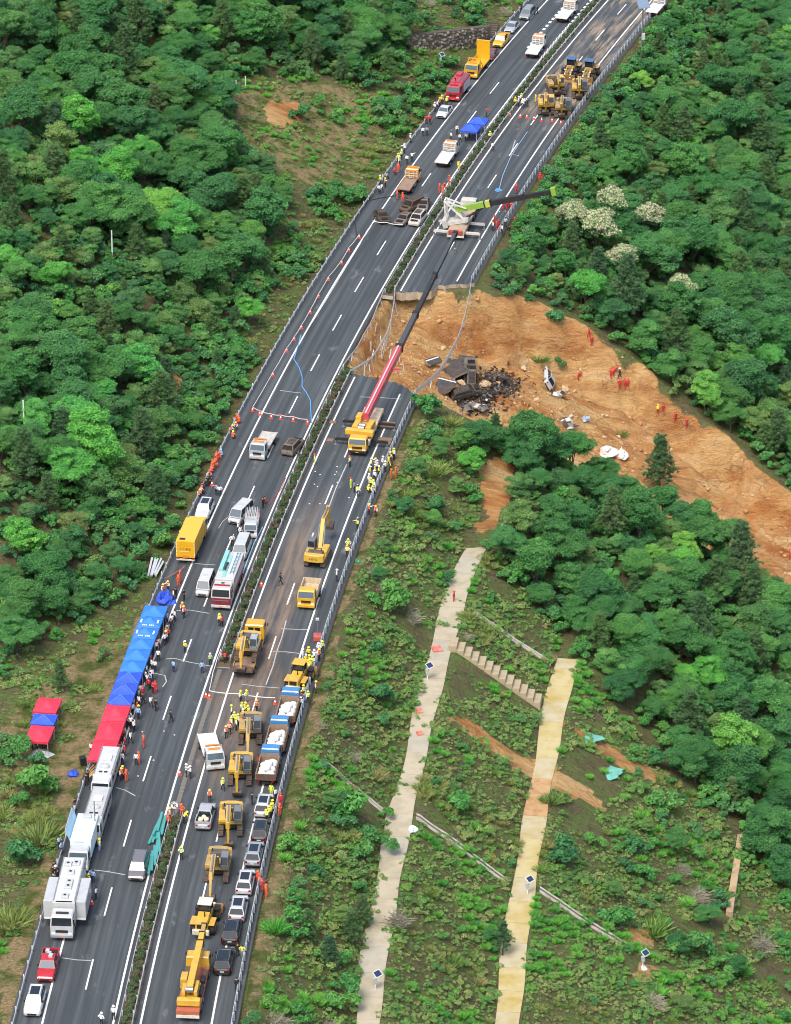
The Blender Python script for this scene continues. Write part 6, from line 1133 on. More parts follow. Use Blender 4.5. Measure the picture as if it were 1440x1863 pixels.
# ------------------------------------------------------------------ tents
TB = mat('#2a6fc0', .7, 0, .35, '#3f80c4', scale=1.4, name='blue_tarpaulin'); TB2 = mat('#2a4cb8', .7, 0, .35, '#3c62c0', scale=1.4); TR = mat('#c92a42', .7, 0, .35, '#d84a58', scale=1.4); TFR = mat('#c9cdd0', .4, .4)
def tent(label, s_, d, L, Wd, m, group, h=2.0, rise=.75, text=False, rz=None, loc=None, z0=0):
    if loc is None: x, y = R2W(s_, d); loc = (x, y, z0); rz = -heading(s_)
    r = thing('canopy_tent', label, 'tent', loc, rz, group); a, b = Wd/2, L/2; n = 12; mb = MB()
    def hh(u, v): t = max(abs(u), abs(v)); return h + rise*(1-t) - .1*t*(1-t)*4*.6 + (.05*(1-abs(abs(u)-abs(v)))*t) + .09*float(fbm(u*2.3 + len(label), v*2.3 + L*7, 3))*(1-t*t)
    g = [[(u*a, v*b, hh(u, v)) for u in np.linspace(-1, 1, n+1)] for v in np.linspace(-1, 1, n+1)]; idx = lambda i, j: i*(n+1)+j
    vs_ = [p for row in g for p in row]; fs = [(idx(i, j), idx(i, j+1), idx(i+1, j+1), idx(i+1, j)) for i in range(n) for j in range(n)]; mb._add(vs_, fs, 0)
    for (x0, y0, x1, y1) in ((-a, -b, a, -b), (a, -b, a, b), (a, b, -a, b), (-a, b, -a, -b)): mb.quad((x0, y0, h-.28), (x1, y1, h-.28), (x1, y1, h), (x0, y0, h))
    part(r, 'canopy', mb, [m])
    for sx in (-1, 1):
        for sy in (-1, 1): part(r, 'leg', MB().box(sx*(a-.06)-.03, sx*(a-.06)+.03, sy*(b-.06)-.03, sy*(b-.06)+.03, 0, h), TFR)
    rb = MB()
    for sx in (-1, 1):
        for sy in (-1, 1): rb.beam((sx*a*.98, sy*b*.98, h+.02), (0, 0, h+rise-.02), .05, .03)
    part(r, 'roof_ribs', rb, [mat('#4d8fe0', .5) if m in (TB, TB2) else mat('#e0405a', .5)])
    if text:
        t = MB()
        q = random.Random(s_)
        for k in range(7): x = -.75 + k*.22; t.box(x, x+.14, -b*.82, -b*.7, h+.2, h+.29) if k != 3 else None
        for k in range(3):
            for sx in (-1, 1): t.box(sx*a*.72-.1, sx*a*.72+.1, -.5+k*.3, -.32+k*.3, h+.22, h+.3)
        part(r, 'lettering', t, [mat('#eef0f2', .6)])
    return r
row = [(310, 1104), (303.6, 1124.2), (296, 1144.8), (287.7, 1164), (279.2, 1183.3), (272.8, 1203.9), (265, 1224.4), (257.4, 1245), (250.2, 1265.5), (243.3, 1284.8), (233, 1314.4), (223.2, 1349), (214.5, 1386.3)]
rs = [float(W2R(*at(px, py, 2.0)[:2])[0]) for px, py in row]
names = ['blue canopy tent at the far end of the long row', 'blue tent with white lettering, second in the long row', 'blue tent with white lettering, third in the long row', 'blue tent fourth in the long row', 'blue tent fifth in the long row', 'blue tent sixth in the long row', 'deep blue tent seventh in the long row', 'deep blue tent eighth in the long row', 'deep blue tent next to the first red tent', 'red tent next to the blue ones in the long row', 'middle red tent of the long row', 'red tent at the near end of the long row']
for k in range(12): tent(names[k], (rs[k]+rs[k+1])/2, -5.28, rs[k]-rs[k+1] - .06, 2.95, TR if k > 8 else TB if k < 6 else TB2, 'canopy tents along the left shoulder', 2.0, .75 if k < 9 else .85, k in (1, 2))
for (px, py, L, m, lb) in [(86, 1281, 3.6, TR, 'red field tent farther from the camera on the verge'), (80, 1306, 2.6, TB2, 'blue field tent between two red ones on the verge'), (72, 1331, 3.9, TR, 'red field tent nearer the camera on the verge')]:
    p = at(px, py, 1.6); tent(lb, 0, 0, L, 2.9, m, 'field tents on the verge', 2.0, .7, False, -heading(60)-.02, (p.x, p.y, tzw(p.x, p.y)))
for (px, py, lb) in [(871, 218, 'blue tent by the median beyond the collapse, farther one'), (857, 231, 'blue tent by the median beyond the collapse, nearer one')]:
    p = at(px, py, 2.3); tent(lb, 0, 0, 2.9, 2.9, TB2, 'blue tents beyond the collapse', 2.1, .7, False, -heading(270), (p.x, p.y, 0))
def crumple(name, label, cat, px, py, r, h, m, seed, loc=None):
    q = np.random.default_rng(seed); mb = MB(); n = 12; rings = []
    for i, (f, z) in enumerate([(1.0, 0), (.95, .35), (.75, .7), (.45, .95), (.15, 1.0)]): rings.append([(math.cos(2*math.pi*k/n)*r*f*(1+.25*q.normal()), math.sin(2*math.pi*k/n)*r*f*(1+.25*q.normal()), max(0, h*z*(1+.25*q.normal())) if i else 0) for k in range(n)])
    mb.loft(rings); p = loc or atT(px, py); return tag(link(name, mb.mesh(name, m), None, p), label, cat)
crumple('tarpaulin', 'crumpled blue tarpaulin heap at the far end of the tents', 'tarpaulin', 301, 1094, 1.3, 1.2, TB2, 1); crumple('tarpaulin', 'small blue tarpaulin on the verge by the white bus', 'tarpaulin', 134, 1410, .7, .5, TB2, 2); crumple('tarpaulin', 'white plastic sheets beside the red field tent', 'plastic sheet', 74, 1373, 1.2, .35, WHITE, 3); crumple('tarpaulin', 'white sheet thrown over debris at the lower edge of the slide', 'plastic sheet', 1105, 826, 1.5, 1.0, mat('#d6cfc6', .9, 0, .3), 4); crumple('tarpaulin', 'smaller white sheet on the lower edge of the slide', 'plastic sheet', 1132, 832, 1.0, 1.2, mat('#dcd7d0', .9, 0, .3), 5); crumple('tarpaulin', 'blue-grey bundle lying in the slide soil', 'plastic sheet', 1066, 763, .7, .5, mat('#8f9fb2', .8, 0, .4), 6); crumple('plastic_bag', 'pale blue bag beside the pale path', 'bag', 752, 1512, .7, .6, mat('#c3d3df', .8, 0, .3), 7); crumple('tarpaulin', 'blue plastic sheet on the road beyond the collapse', 'plastic sheet', 907, 346, .5, .3, mat('#4f8fc4', .7, 0, .2), 8)
for k, (px, py) in enumerate([(1070, 1345), (1110, 1405)]): crumple('safety_net', ['teal safety net strip lying on the lower slope, upper one', 'teal safety net strip lying on the lower slope, lower one'][k], 'net', px, py, 1.6, .25, mat('#5fa898', .8, 0, .4), 20+k)
p = atT(151, 1392); b = thing('waste_bin', 'black wheeled bin beside the red tent', 'bin', p, .3); part(b, 'bin_body', MB().box(-.3, .3, -.35, .35, .05, 1.0, 0, (-.05, -.05)), DARK); part(b, 'lid', MB().box(-.37, .37, -.42, .42, 1.0, 1.08), DARK)
for k in range(4): p = atT(163 + k*3, 1402 + k*2); tag(link('timber_plank', MB().box(-.1, .1, -1.3, 1.3, 0, .06).mesh('timber_plank', mat('#c2a06a', .8)), None, p + Vector((0, 0, .05 + .02*k)), (0, 0, -.3 - .06*k)), 'timber plank lying beside the black bin', 'plank', 'planks beside the black bin')
# ------------------------------------------------------------------ cones, tape, hoses, seams
CONEO = mat('#d8482a', .5, 0, .15); cm_ = MB().cyl((0, 0, .04), (0, 0, .75), .19, .035, 12).mesh('cone_body', CONEO); cb_ = MB().box(-.24, .24, -.24, .24, 0, .05).mesh('cone_foot', CONEO); cs_ = MB().cyl((0, 0, .3), (0, 0, .5), .135, .09, 12).mesh('reflective_band', mat('#ececec', .4))
def cone(px, py, label, group): p = at(px, py); r = thing('traffic_cone', label, 'traffic cone', (p.x, p.y, .01), 0, group); link('cone_foot', cb_, r); c = link('cone_body', cm_, r); link('reflective_band', cs_, c); return p
TAPE = mat('#d9b8b4', .6); 
def tape(name, label, cat, pts, z, r, m, sag=.12):
    P = [Vector(at(px, py, 0)) + Vector((0, 0, z)) for px, py in pts]; out = []
    for a, b in zip(P, P[1:]):
        for k in range(5): t = k/5; out.append(a.lerp(b, t) - Vector((0, 0, sag*4*t*(1-t))))
    out.append(P[-1]); return tag(link(name, MB().tube(out, r, 5).mesh(name, m)), label, cat)
c1 = [(460, 748), (473, 755), (494, 761), (511, 763), (534, 766), (560, 771)]
for c in c1: cone(*c, 'traffic cone in the taped row across the left carriageway', 'cones across the left carriageway')
tape('barrier_tape', 'red and white tape strung along the row of cones', 'tape', c1, .7, .05, TAPE)
c2 = [(460, 748), (497, 684), (522, 640), (536, 619), (549, 598), (565, 570), (580, 541), (598, 510), (622, 480), (635, 457), (654, 433)]
for c in c2[1:]: cone(*c, 'traffic cone in the long line along the left shoulder', 'cones along the left shoulder')
tape('barrier_tape', 'white tape strung along the cones of the left shoulder', 'tape', c2, .65, .045, mat('#d5d2cc', .6))
for c in [(928, 210), (947, 213), (959, 214), (972, 217), (986, 220), (1005, 221), (1021, 225)]: cone(*c, 'traffic cone in the row before the far excavators', 'cones before the far excavators')
for c, l in [((375, 1268), 'traffic cone at the left end of the tape near the crossing'), ((381, 1270), 'traffic cone next to the tape corner near the crossing'), ((501, 1281), 'traffic cone near the wheel loader and first dump truck'), ((470, 938), 'traffic cone behind the caged truck'), ((386, 883), 'traffic cone near the seated rescue crew'), ((327, 1410), 'traffic cone at the edge of the crossing by two people in white'), ((476, 1066), 'traffic cone against the median rail below the excavator'), ((167, 1645), 'traffic cone beside the white command truck'), ((636, 1003), 'traffic cone by the right guardrail near the excavator'), ((666, 262), 'traffic cone far left')][:9]: cone(*c, l, None)
tape('barrier_tape', 'white tape across the right carriageway ahead of the excavators', 'tape', [(381, 1266), (430, 1271), (501, 1279)], .7, .05, mat('#d8d4ce', .6)); tape('barrier_tape', 'white tape along the median beside the low-bed truck', 'tape', [(381, 1266), (388, 1232), (396, 1205), (402, 1190)], .7, .05, mat('#dccfcb', .6)); tape('barrier_tape', 'white tape below the burnt cars', 'tape', [(678, 408), (704, 411), (733, 415)], .6, .05, mat('#d8d4ce', .6))
tape('water_hose', 'bright blue hose snaking along the left carriageway', 'hose', [(548, 610), (541, 635), (535, 654), (544, 668), (550, 685), (550, 704), (558, 715), (565, 729), (567, 770)], .06, .07, mat('#5aa0dc', .5), 0); tape('cable', 'black cable looping from the rail to the burnt cars', 'cable', [(650, 430), (645, 400), (669, 366), (690, 361), (722, 356), (760, 366)], .06, .06, DARK, 0); tape('water_hose', 'white hose lying along the left edge line', 'hose', [(560, 600), (590, 552), (630, 486), (655, 445), (668, 420), (680, 405)], .06, .06, mat('#d5d2cc', .6), 0)
tape('water_hose', 'red hose from the pump to the median rail', 'hose', [(490, 918), (500, 905), (512, 890), (520, 870)], .06, .05, mat('#b03a30', .6), 0); tape('water_hose', 'pale hose curving past the minibus', 'hose', [(398, 962), (405, 950), (415, 942)], .06, .05, mat('#b9bcb8', .6), 0); tape('water_hose', 'blue hose along the median beside the fire engine', 'hose', [(478, 960), (462, 990), (447, 1030), (440, 1050)], .06, .07, mat('#9cc0dc', .6), 0); tape('water_hose', 'pale blue hose on the far right carriageway', 'hose', [(960, 240), (945, 262), (930, 285), (915, 320), (908, 348)], .06, .06, mat('#8fb0cc', .6), 0)
tape('barrier_tape', 'red and white tape by the yellow box truck', 'tape', [(300, 1058), (322, 1046), (336, 1036)], .5, .05, mat('#b0605a', .6))
SEAM = mat('#a9adac', .8, 0, .4)
def seam(parent, pts, w_=.07):
    V = []; 
    for k, (px, py) in enumerate(pts): p = at(px, py); t = Vector(at(*pts[min(k+1, len(pts)-1)])) - Vector(at(*pts[max(k-1, 0)])); n = Vector((-t.y, t.x, 0)).normalized()*w_; V += [p + n + Vector((0,0,.008)), p - n + Vector((0,0,.008))]
    me = bpy.data.meshes.new('sealed_crack'); me.from_pydata(V, [], [(2*i, 2*i+1, 2*i+3, 2*i+2) for i in range(len(pts)-1)]); me.materials.append(SEAM); me.update(); link('sealed_crack', me, parent)
for pr, pts in [(road_n, [(631, 845), (617, 876), (611, 889), (604, 908), (597, 928)]), (road_n, [(521, 1129), (513, 1160), (504, 1185), (497, 1212), (484, 1246)]), (road_n, [(512, 1144), (536, 1145), (562, 1146)]), (road_n, [(496, 1186), (520, 1186), (545, 1189)]), (road_n, [(440, 1245), (470, 1249), (508, 1252)]), (road_l, [(302, 1199), (318, 1198), (345, 1205), (383, 1212)]), (road_l, [(321, 1111), (345, 1110), (380, 1116)]), (road_l, [(211, 1433), (228, 1438), (246, 1448)]), (road_l, [(168, 1583), (195, 1586), (228, 1592)]), (road_l, [(112, 1743), (140, 1747), (166, 1748)]), (road_l, [(340, 1024), (375, 1027), (392, 1028)]), (road_l, [(510, 710), (530, 713), (548, 715)]), (road_n, [(655, 722), (690, 723), (730, 726)]), (road_l, [(281, 1225), (300, 1229), (303, 1240), (296, 1250)]), (road_f, [(938, 255), (930, 280), (945, 283)])]: seam(pr, pts)
qv = random.Random(44)
LIT = mat('#d9d8d2', .8); lm = MB().box(-.09, .09, -.07, .07, 0, .04).mesh('paper_scrap', LIT)
for k in range(46):
    c = qv.choice([(600, 880, 40, 40), (520, 1330, 30, 60), (660, 960, 12, 60), (935, 400, 30, 30), (300, 1330, 60, 90), (640, 900, 30, 60)]); p = at(c[0] + qv.uniform(-1, 1)*c[2], c[1] + qv.uniform(-1, 1)*c[3]); sd_ = W2R(p.x, p.y)
    if -6 < sd_[1] < 4 or 7 < sd_[1] < 16: tag(link('paper_scrap', lm, None, (p.x, p.y, .012), (0, 0, k)), 'small white paper scrap lying on the asphalt', 'paper scrap', 'paper scraps on the road')
# ------------------------------------------------------------------ signs, posts, solar units
def pole(name, label, cat, px, py, h, r, m): p = atT(px, py); return tag(link(name, MB().cyl((0, 0, -.3), (0, 0, h), r, r*.9, 8).mesh(name, m), None, p), label, cat)
WPOST = mat('#d9dbd8', .6); pole('white_pole', 'thin white pole among the trees on the upper left hillside', 'pole', 205, 482, 5.5, .1, WPOST); pole('white_pole', 'thin white pole among the trees at the left edge', 'pole', 45, 800, 5.8, .1, WPOST); pole('fence_post', 'white fence post on top of the brown slope, left one', 'post', 430, 160, 1.7, .1, WPOST); pole('fence_post', 'white fence post on top of the brown slope, right one', 'post', 447, 158, 1.9, .1, WPOST)
p = at(578, 1165); r = thing('light_mast', 'portable white floodlight mast by the right guardrail', 'light mast', (p.x, p.y, 0)); part(r, 'mast', MB().cyl((0, 0, 0), (0, 0, 2.9), .05), STEEL); part(r, 'lamp_head', MB().rbox(-.22, .22, -.18, .18, 2.85, 3.15, .05), WHITE); part(r, 'base', MB().rbox(-.5, .5, -.6, .6, .1, .8, .06), mat('#b05048', .6, 0, .4))
SOLAR = mat('#2b3550', .2, 0, .1, '#55617c')
def solar(px, py, label, h=2.2):
    p = atT(px, py); r = thing('solar_monitor', label, 'solar monitor', p, .3); part(r, 'pole', MB().cyl((0, 0, -.1), (0, 0, h), .07), WPOST); pn = part(r, 'solar_panel', MB().box(-.5, .5, -.4, .4, -.03, .03), WPOST, (.25, -.1, h)); pn.rotation_euler = (R(35), 0, .5); part(pn, 'solar_cells', MB().box(-.44, .44, -.34, .34, .03, .04), SOLAR); part(r, 'control_box', MB().rbox(-.22, .18, -.18, .18, h*.45, h*.75, .03), WHITE); part(r, 'base', MB().rbox(-.45, .45, -.45, .45, -.1, .08, .03), WPOST)
solar(778, 1238, 'solar monitoring unit on the upper part of the pale path'); solar(683, 1802, 'solar monitoring unit at the lower end of the pale path'); solar(960, 1628, 'solar monitoring unit on the yellow path'); solar(1170, 1762, 'solar monitoring unit standing on the lower slope'); solar(802, 118, 'white solar monitoring unit on the bank by the yellow rescue truck', 2.0)
p = atT(1168, 95); r = thing('camera_mast', 'tall grey mast with solar panel at the upper right guardrail', 'mast', (p.x, p.y, p.z)); part(r, 'pole', MB().cyl((0, 0, -.5), (0, 0, 9.0), .13, .1), STEEL); pn = part(r, 'solar_panel', MB().box(-1.1, 1.1, -.9, .9, -.04, .04), STEEL, (0, -.3, 9.1)); pn.rotation_euler = (R(38), 0, .4); part(pn, 'solar_cells', MB().box(-1.0, 1.0, -.8, .8, .04, .05), mat('#6f7f95', .15, 0, .1)); part(r, 'control_cabinet', MB().rbox(-.1, .5, -.3, .2, 2.4, 3.6, .05), WHITE)
p = at(318, 1486); r = thing('traffic_sign', 'round white no U-turn sign on a stand at the median end', 'road sign', (p.x, p.y, 0), .05); part(r, 'stand', MB().cyl((0, 0, 0), (0, 0, 1.1), .04).box(-.45, .45, -.25, .25, 0, .06), STEEL); fc = part(r, 'sign_face', MB().cyl((0, .02, 1.5), (0, -.02, 1.5), .5, .5, 28), mat('#e6e6e2', .5)); rg = MB(); n = 36
rg.loft([[(math.cos(a)*q_, -.035, 1.5 + math.sin(a)*q_) for q_ in (.44, .49)] for a in np.linspace(0, 2*math.pi, n)], 0, False, False); part(fc, 'ring', rg, DARK); ar = MB(); ar.beam((.14, -.035, 1.25), (.14, -.035, 1.6), .01, .09); ar.tube([(.14, -.035, 1.58)] + [(.02 + math.cos(a)*.12, -.035, 1.6 + math.sin(a)*.12) for a in np.linspace(0, math.pi, 7)] + [(-.1, -.035, 1.42)], .042, 5); ar._add([(-.2, -.04, 1.45), (0, -.04, 1.45), (-.1, -.04, 1.3)], [(0, 2, 1)], 0); part(fc, 'u_turn_arrow', ar, DARK); part(fc, 'slash', MB().tube([(-.3, -.045, 1.8), (.3, -.045, 1.2)], .035, 5), mat('#3b2a2a', .5))
p = at(645, 1034); r = thing('kilometre_sign', 'small green roadside sign beyond the right guardrail', 'road sign', (p.x + .5, p.y, -.2), 0); part(r, 'post', MB().cyl((0, 0, -.5), (0, 0, 1.4), .04), STEEL); fc = part(r, 'sign_face', MB().box(-.38, .38, -.03, .03, 1.1, 1.55), mat('#1f8f5f', .5)); o = link('lettering', text_mesh('2', .3, mat('#e8ece8', .5)), fc, (0, -.045, 1.22), (math.pi/2, 0, 0))
# fence pieces leaning on the left rail
for k in range(5):
    x, y = R2W(93.5 + .5*(k % 2), -7.7 - .32*k); tag(link('barrier_section', MB().box(-.12, .12, -2.0, 2.0, 0, .3).mesh('barrier_section', RAILM), None, (x, y, tzw(x, y) + .35 + .12*(k % 3)), (.05*k, .3, -heading(93) - .05 + .04*k)), 'grey barrier section stacked outside the left guardrail above the tents', 'barrier', 'barrier sections at the left guardrail')
for (px, py, lb) in [(537, 1178, ''),]: pass
# ------------------------------------------------------------------ landslide debris
SLABM = ASPHALT
def slab(label, px, py, L, Wd, rot, line_d=None, dz=0):
    p = atT(px, py); r = thing('road_slab', label, 'road slab', p + Vector((0, 0, dz)), 0, 'broken road slabs in the landslide'); r.rotation_euler = rot; q = random.Random(px); ed = []
    for i in range(14):
        a = 2*math.pi*i/14; cx, cy = math.cos(a), math.sin(a); k = 1/max(abs(cx), abs(cy)); ed.append((cx*k*L/2*q.uniform(.86, 1.04), cy*k*Wd/2*q.uniform(.86, 1.04)))
    mb = MB(); mb.loft([[(x, y, -.35) for x, y in ed], [(x, y, 0) for x, y in ed]], 0); mb.m = [1]*len(mb.m); mb.m[-1] = 0; part(r, 'asphalt_block', mb, [mat('#3a3a3a', .85, 0, .6, '#6b5a4a', scale=.9), SUBBASE])
    if line_d is not None: part(r, 'edge_line', MB().box(-L*.42, L*.42, line_d-.1, line_d+.1, .003, .01), RPAINT)
slab('large cracked asphalt slab tilted in the landslide', 822, 678, 6.0, 4.4, (R(14), R(-6), R(-42)), None, .9); slab('pointed asphalt slab with a white line below the large slab', 803, 708, 4.6, 3.2, (R(16), R(-4), R(-38)), 1.2, .8); slab('narrow strip of road with white line beside the large slab', 789, 664, 3.4, 1.4, (R(20), R(5), R(48)), .3, .8); slab('small broken slab lying behind the large slab', 850, 662, 2.8, 2.2, (R(22), R(12), R(10)), None, .6)
def wreck(kind, px, py, label, m, rot, dz=.2, seed=0, nm='wrecked_car', bare=True):
    p = atT(px, py); o = car(kind, bare=bare, crush=1.0 if bare else .2, seed=seed); o.name = nm; o.location = p + Vector((0, 0, dz)); o.rotation_euler = tuple(R(a) for a in rot); tag(o, label, 'wrecked car', 'wrecked cars in the landslide')
    for c in o.children_recursive:
        if c.type == 'MESH':
            for i, d_ in enumerate(c.data.materials):
                if d_ == PB: c.material_slots[i].link = 'OBJECT'; c.material_slots[i].material = m
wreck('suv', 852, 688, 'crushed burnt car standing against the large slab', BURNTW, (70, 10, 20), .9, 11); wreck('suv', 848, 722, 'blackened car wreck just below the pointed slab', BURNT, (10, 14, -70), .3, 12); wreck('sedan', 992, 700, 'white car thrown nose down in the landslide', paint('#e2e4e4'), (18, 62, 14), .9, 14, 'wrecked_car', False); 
def heap(px, py, label, ms, seed, L=3.6, Wd=1.7, rz=0.0):
    p = atT(px, py); q = random.Random(seed); r = thing('wrecked_car', label, 'wrecked car', p, rz, 'wrecked cars in the landslide'); mb = MB(); rings = []
    for i in range(7):
        y = -L/2 + L*i/6; h = (.55, .8, 1.0, .95, .8, .85, .5)[i]*q.uniform(.6, 1.1); w_ = Wd/2*q.uniform(.75, 1.1); o = q.uniform(-.2, .2); rings.append([(o-w_, y + q.uniform(-.15, .15), .1), (o+w_, y, .1), (o+w_*1.05, y + q.uniform(-.2, .2), h*.6), (o+w_*.5, y, h*q.uniform(.8, 1.15)), (o-w_*.4, y + q.uniform(-.2, .2), h*q.uniform(.7, 1.1)), (o-w_, y, h*.55)])
    mb.loft(rings); mb.m = [q.choice([0, 0, 1, 2]) for _ in mb.m]; part(r, 'crushed_body', mb, ms)
    for k in range(9): a = Vector((q.uniform(-Wd*.7, Wd*.7), q.uniform(-L*.6, L*.6), q.uniform(.1, .8))); part(r, 'bent_panel', MB().beam(a, a + Vector((q.uniform(-.7, .7), q.uniform(-.7, .7), q.uniform(-.1, .5))), q.uniform(.2, .7), .04), [ms[k % len(ms)]])
    for k in range(2): w2 = wheel(r, q.uniform(-Wd*.6, Wd*.6), q.uniform(-L*.5, L*.5), .3); w2.rotation_euler = (q.uniform(0, 1), q.uniform(0, 1.5), q.uniform(0, 3))
CR = [ASHW, mat('#6a665f', .7, 0, .5), BURNT]; CB = [BURNT, BLACKV, BURNTW]
heap(866, 742, 'ash grey car wreck at the edge of the bushes', [BURNTW, BURNT, ASHW], 31, 3.8, 1.7, .9); heap(1012, 722, 'crumpled pale wreck below the white car', CR, 32, 3.2, 1.6, -.7); heap(1032, 772, 'half buried grey wreck beside the tall tree', CR, 33, 3.6, 1.6, .3); heap(885, 722, 'charred wreck in the middle of the burnt debris', CB, 34, 3.4, 1.7, -.4); heap(843, 745, 'burnt wreck nearest the bushes below the pointed slab', [BURNTW, BURNT, BLACKV], 35, 3.2, 1.6, .5); heap(905, 690, 'blackened heap behind the charred wreck', CB, 36, 2.6, 1.8, 1.2)
DEB = MB(); q = random.Random(9)
for k in range(420):
    px = q.gauss(905, 26); py = q.gauss(702, 17)
    if k % 3 == 0: px = q.gauss(868, 22); py = q.gauss(735, 12)
    p = atT(px, py); a = Vector((q.uniform(-1, 1), q.uniform(-1, 1), q.uniform(-.2, .7))); DEB.beam(p + Vector((0, 0, .05)), p + a*q.uniform(.2, .8) + Vector((0, 0, .15)), q.uniform(.06, .4), q.uniform(.03, .2), q.choice([0, 0, 1, 2, 3]))
tag(link('burnt_debris', DEB.mesh('burnt_debris', [BURNT, BLACKV, BURNTW, mat('#6f6874', .8, 0, .5)])), 'charred debris strewn over the slide below the slabs', 'debris', None, 'stuff')
rk = []
for sd in range(5):
    qn = np.random.default_rng(sd); mb = MB(); rings = []
    for z, f in [(-.5, .5), (-.2, .95), (.15, 1.0), (.45, .75), (.6, .3)]: rings.append([(math.cos(2*math.pi*k/7)*f*(1+.22*qn.normal()), math.sin(2*math.pi*k/7)*f*(1+.22*qn.normal())*.8, z*(1+.15*qn.normal())) for k in range(7)])
    mb.loft(rings); rk.append(mb.mesh('boulder', [mat('#b08a5e', .95, 0, .7, '#8f6a48', scale=1.2), mat('#b89f7c', .95, 0, .6, '#94755a'), mat('#a2744c', .95, 0, .5)][sd % 3]))
qn = np.random.default_rng(5); cnt_ = 0; peb = MB()
while cnt_ < 290:
    d = float(qn.uniform(6, 100)); t = float(qn.uniform(.06, .92)); n_ = np.interp(d, SLD_D, SLD_N); f_ = np.interp(d, SLD_D, SLD_F); s_ = n_ + (f_-n_)*t; x, y = R2W(s_, d); z = float(tz(s_, d)); sc = float(np.clip(qn.lognormal(-1.3, .45), .14, .9)); px, py = proj(x, y, z)
    if px > 1450: continue
    cnt_ += 1; tag(link('boulder', rk[cnt_ % 5], None, (x, y, z + .1*sc), (float(qn.uniform(-.4, .4)), float(qn.uniform(-.4, .4)), float(qn.uniform(0, 6.3))), sc), 'orange-brown boulder lying loose in the landslide ' + ('under the broken road' if d < 18 else 'near the broken slabs' if d < 35 else 'on the lower run of the slide'), 'boulder', 'boulders ' + ('under the broken road' if d < 18 else 'near the broken slabs' if d < 35 else 'on the lower slide'))
pts = []
for k in range(5200):
    d = float(qn.uniform(5.5, 110)); t = float(qn.uniform(.03, .97)); n_ = np.interp(d, SLD_D, SLD_N); f_ = np.interp(d, SLD_D, SLD_F); s_ = n_ + (f_-n_)*t; x, y = R2W(s_, d); pts.append((float(x), float(y), float(tz(s_, d)) + .02, float(qn.lognormal(-2.3, .45)), float(qn.uniform(0, 6.3)), int(qn.integers(0, 5))))
scatter('slide_rubble', 'loose clods and stones covering the landslide soil', pts, [next(o for o in COL.objects if o.data == m) for m in rk], 'rubble')
# loose roots and stakes sticking out of the scarp
for k in range(14):
    q = random.Random(k); p = atT(q.uniform(655, 740), q.uniform(590, 680)); tag(link('white_stake', MB().beam((0, 0, -.2), (q.uniform(-.3, .5), q.uniform(-.6, .6), q.uniform(1.0, 2.0)), .1, .08).mesh('white_stake', WPOST), None, p), 'white marker stake left sticking out of the broken edge', 'stake', 'stakes in the broken edge')
# small hillside shelter goods on the pale path
for (px, py, lb, w_) in [(762, 1296, 'small red boxes on the pale path, farther pair', .7), (764, 1337, 'flat red sheet on the pale path', .6), (795, 1183, 'red and white barrier parts at the head of the stairs', 1.0)]:
    p = atT(px, py); tag(link('red_crate', MB().rbox(-w_*.6, w_*.6, -w_*.8, w_*.8, 0, .3, .04).mesh('red_crate', mat('#b5614f', .7, 0, .4, '#d8c0b4')), None, p + Vector((0, 0, .05)), (0, 0, .3)), lb, 'crate')
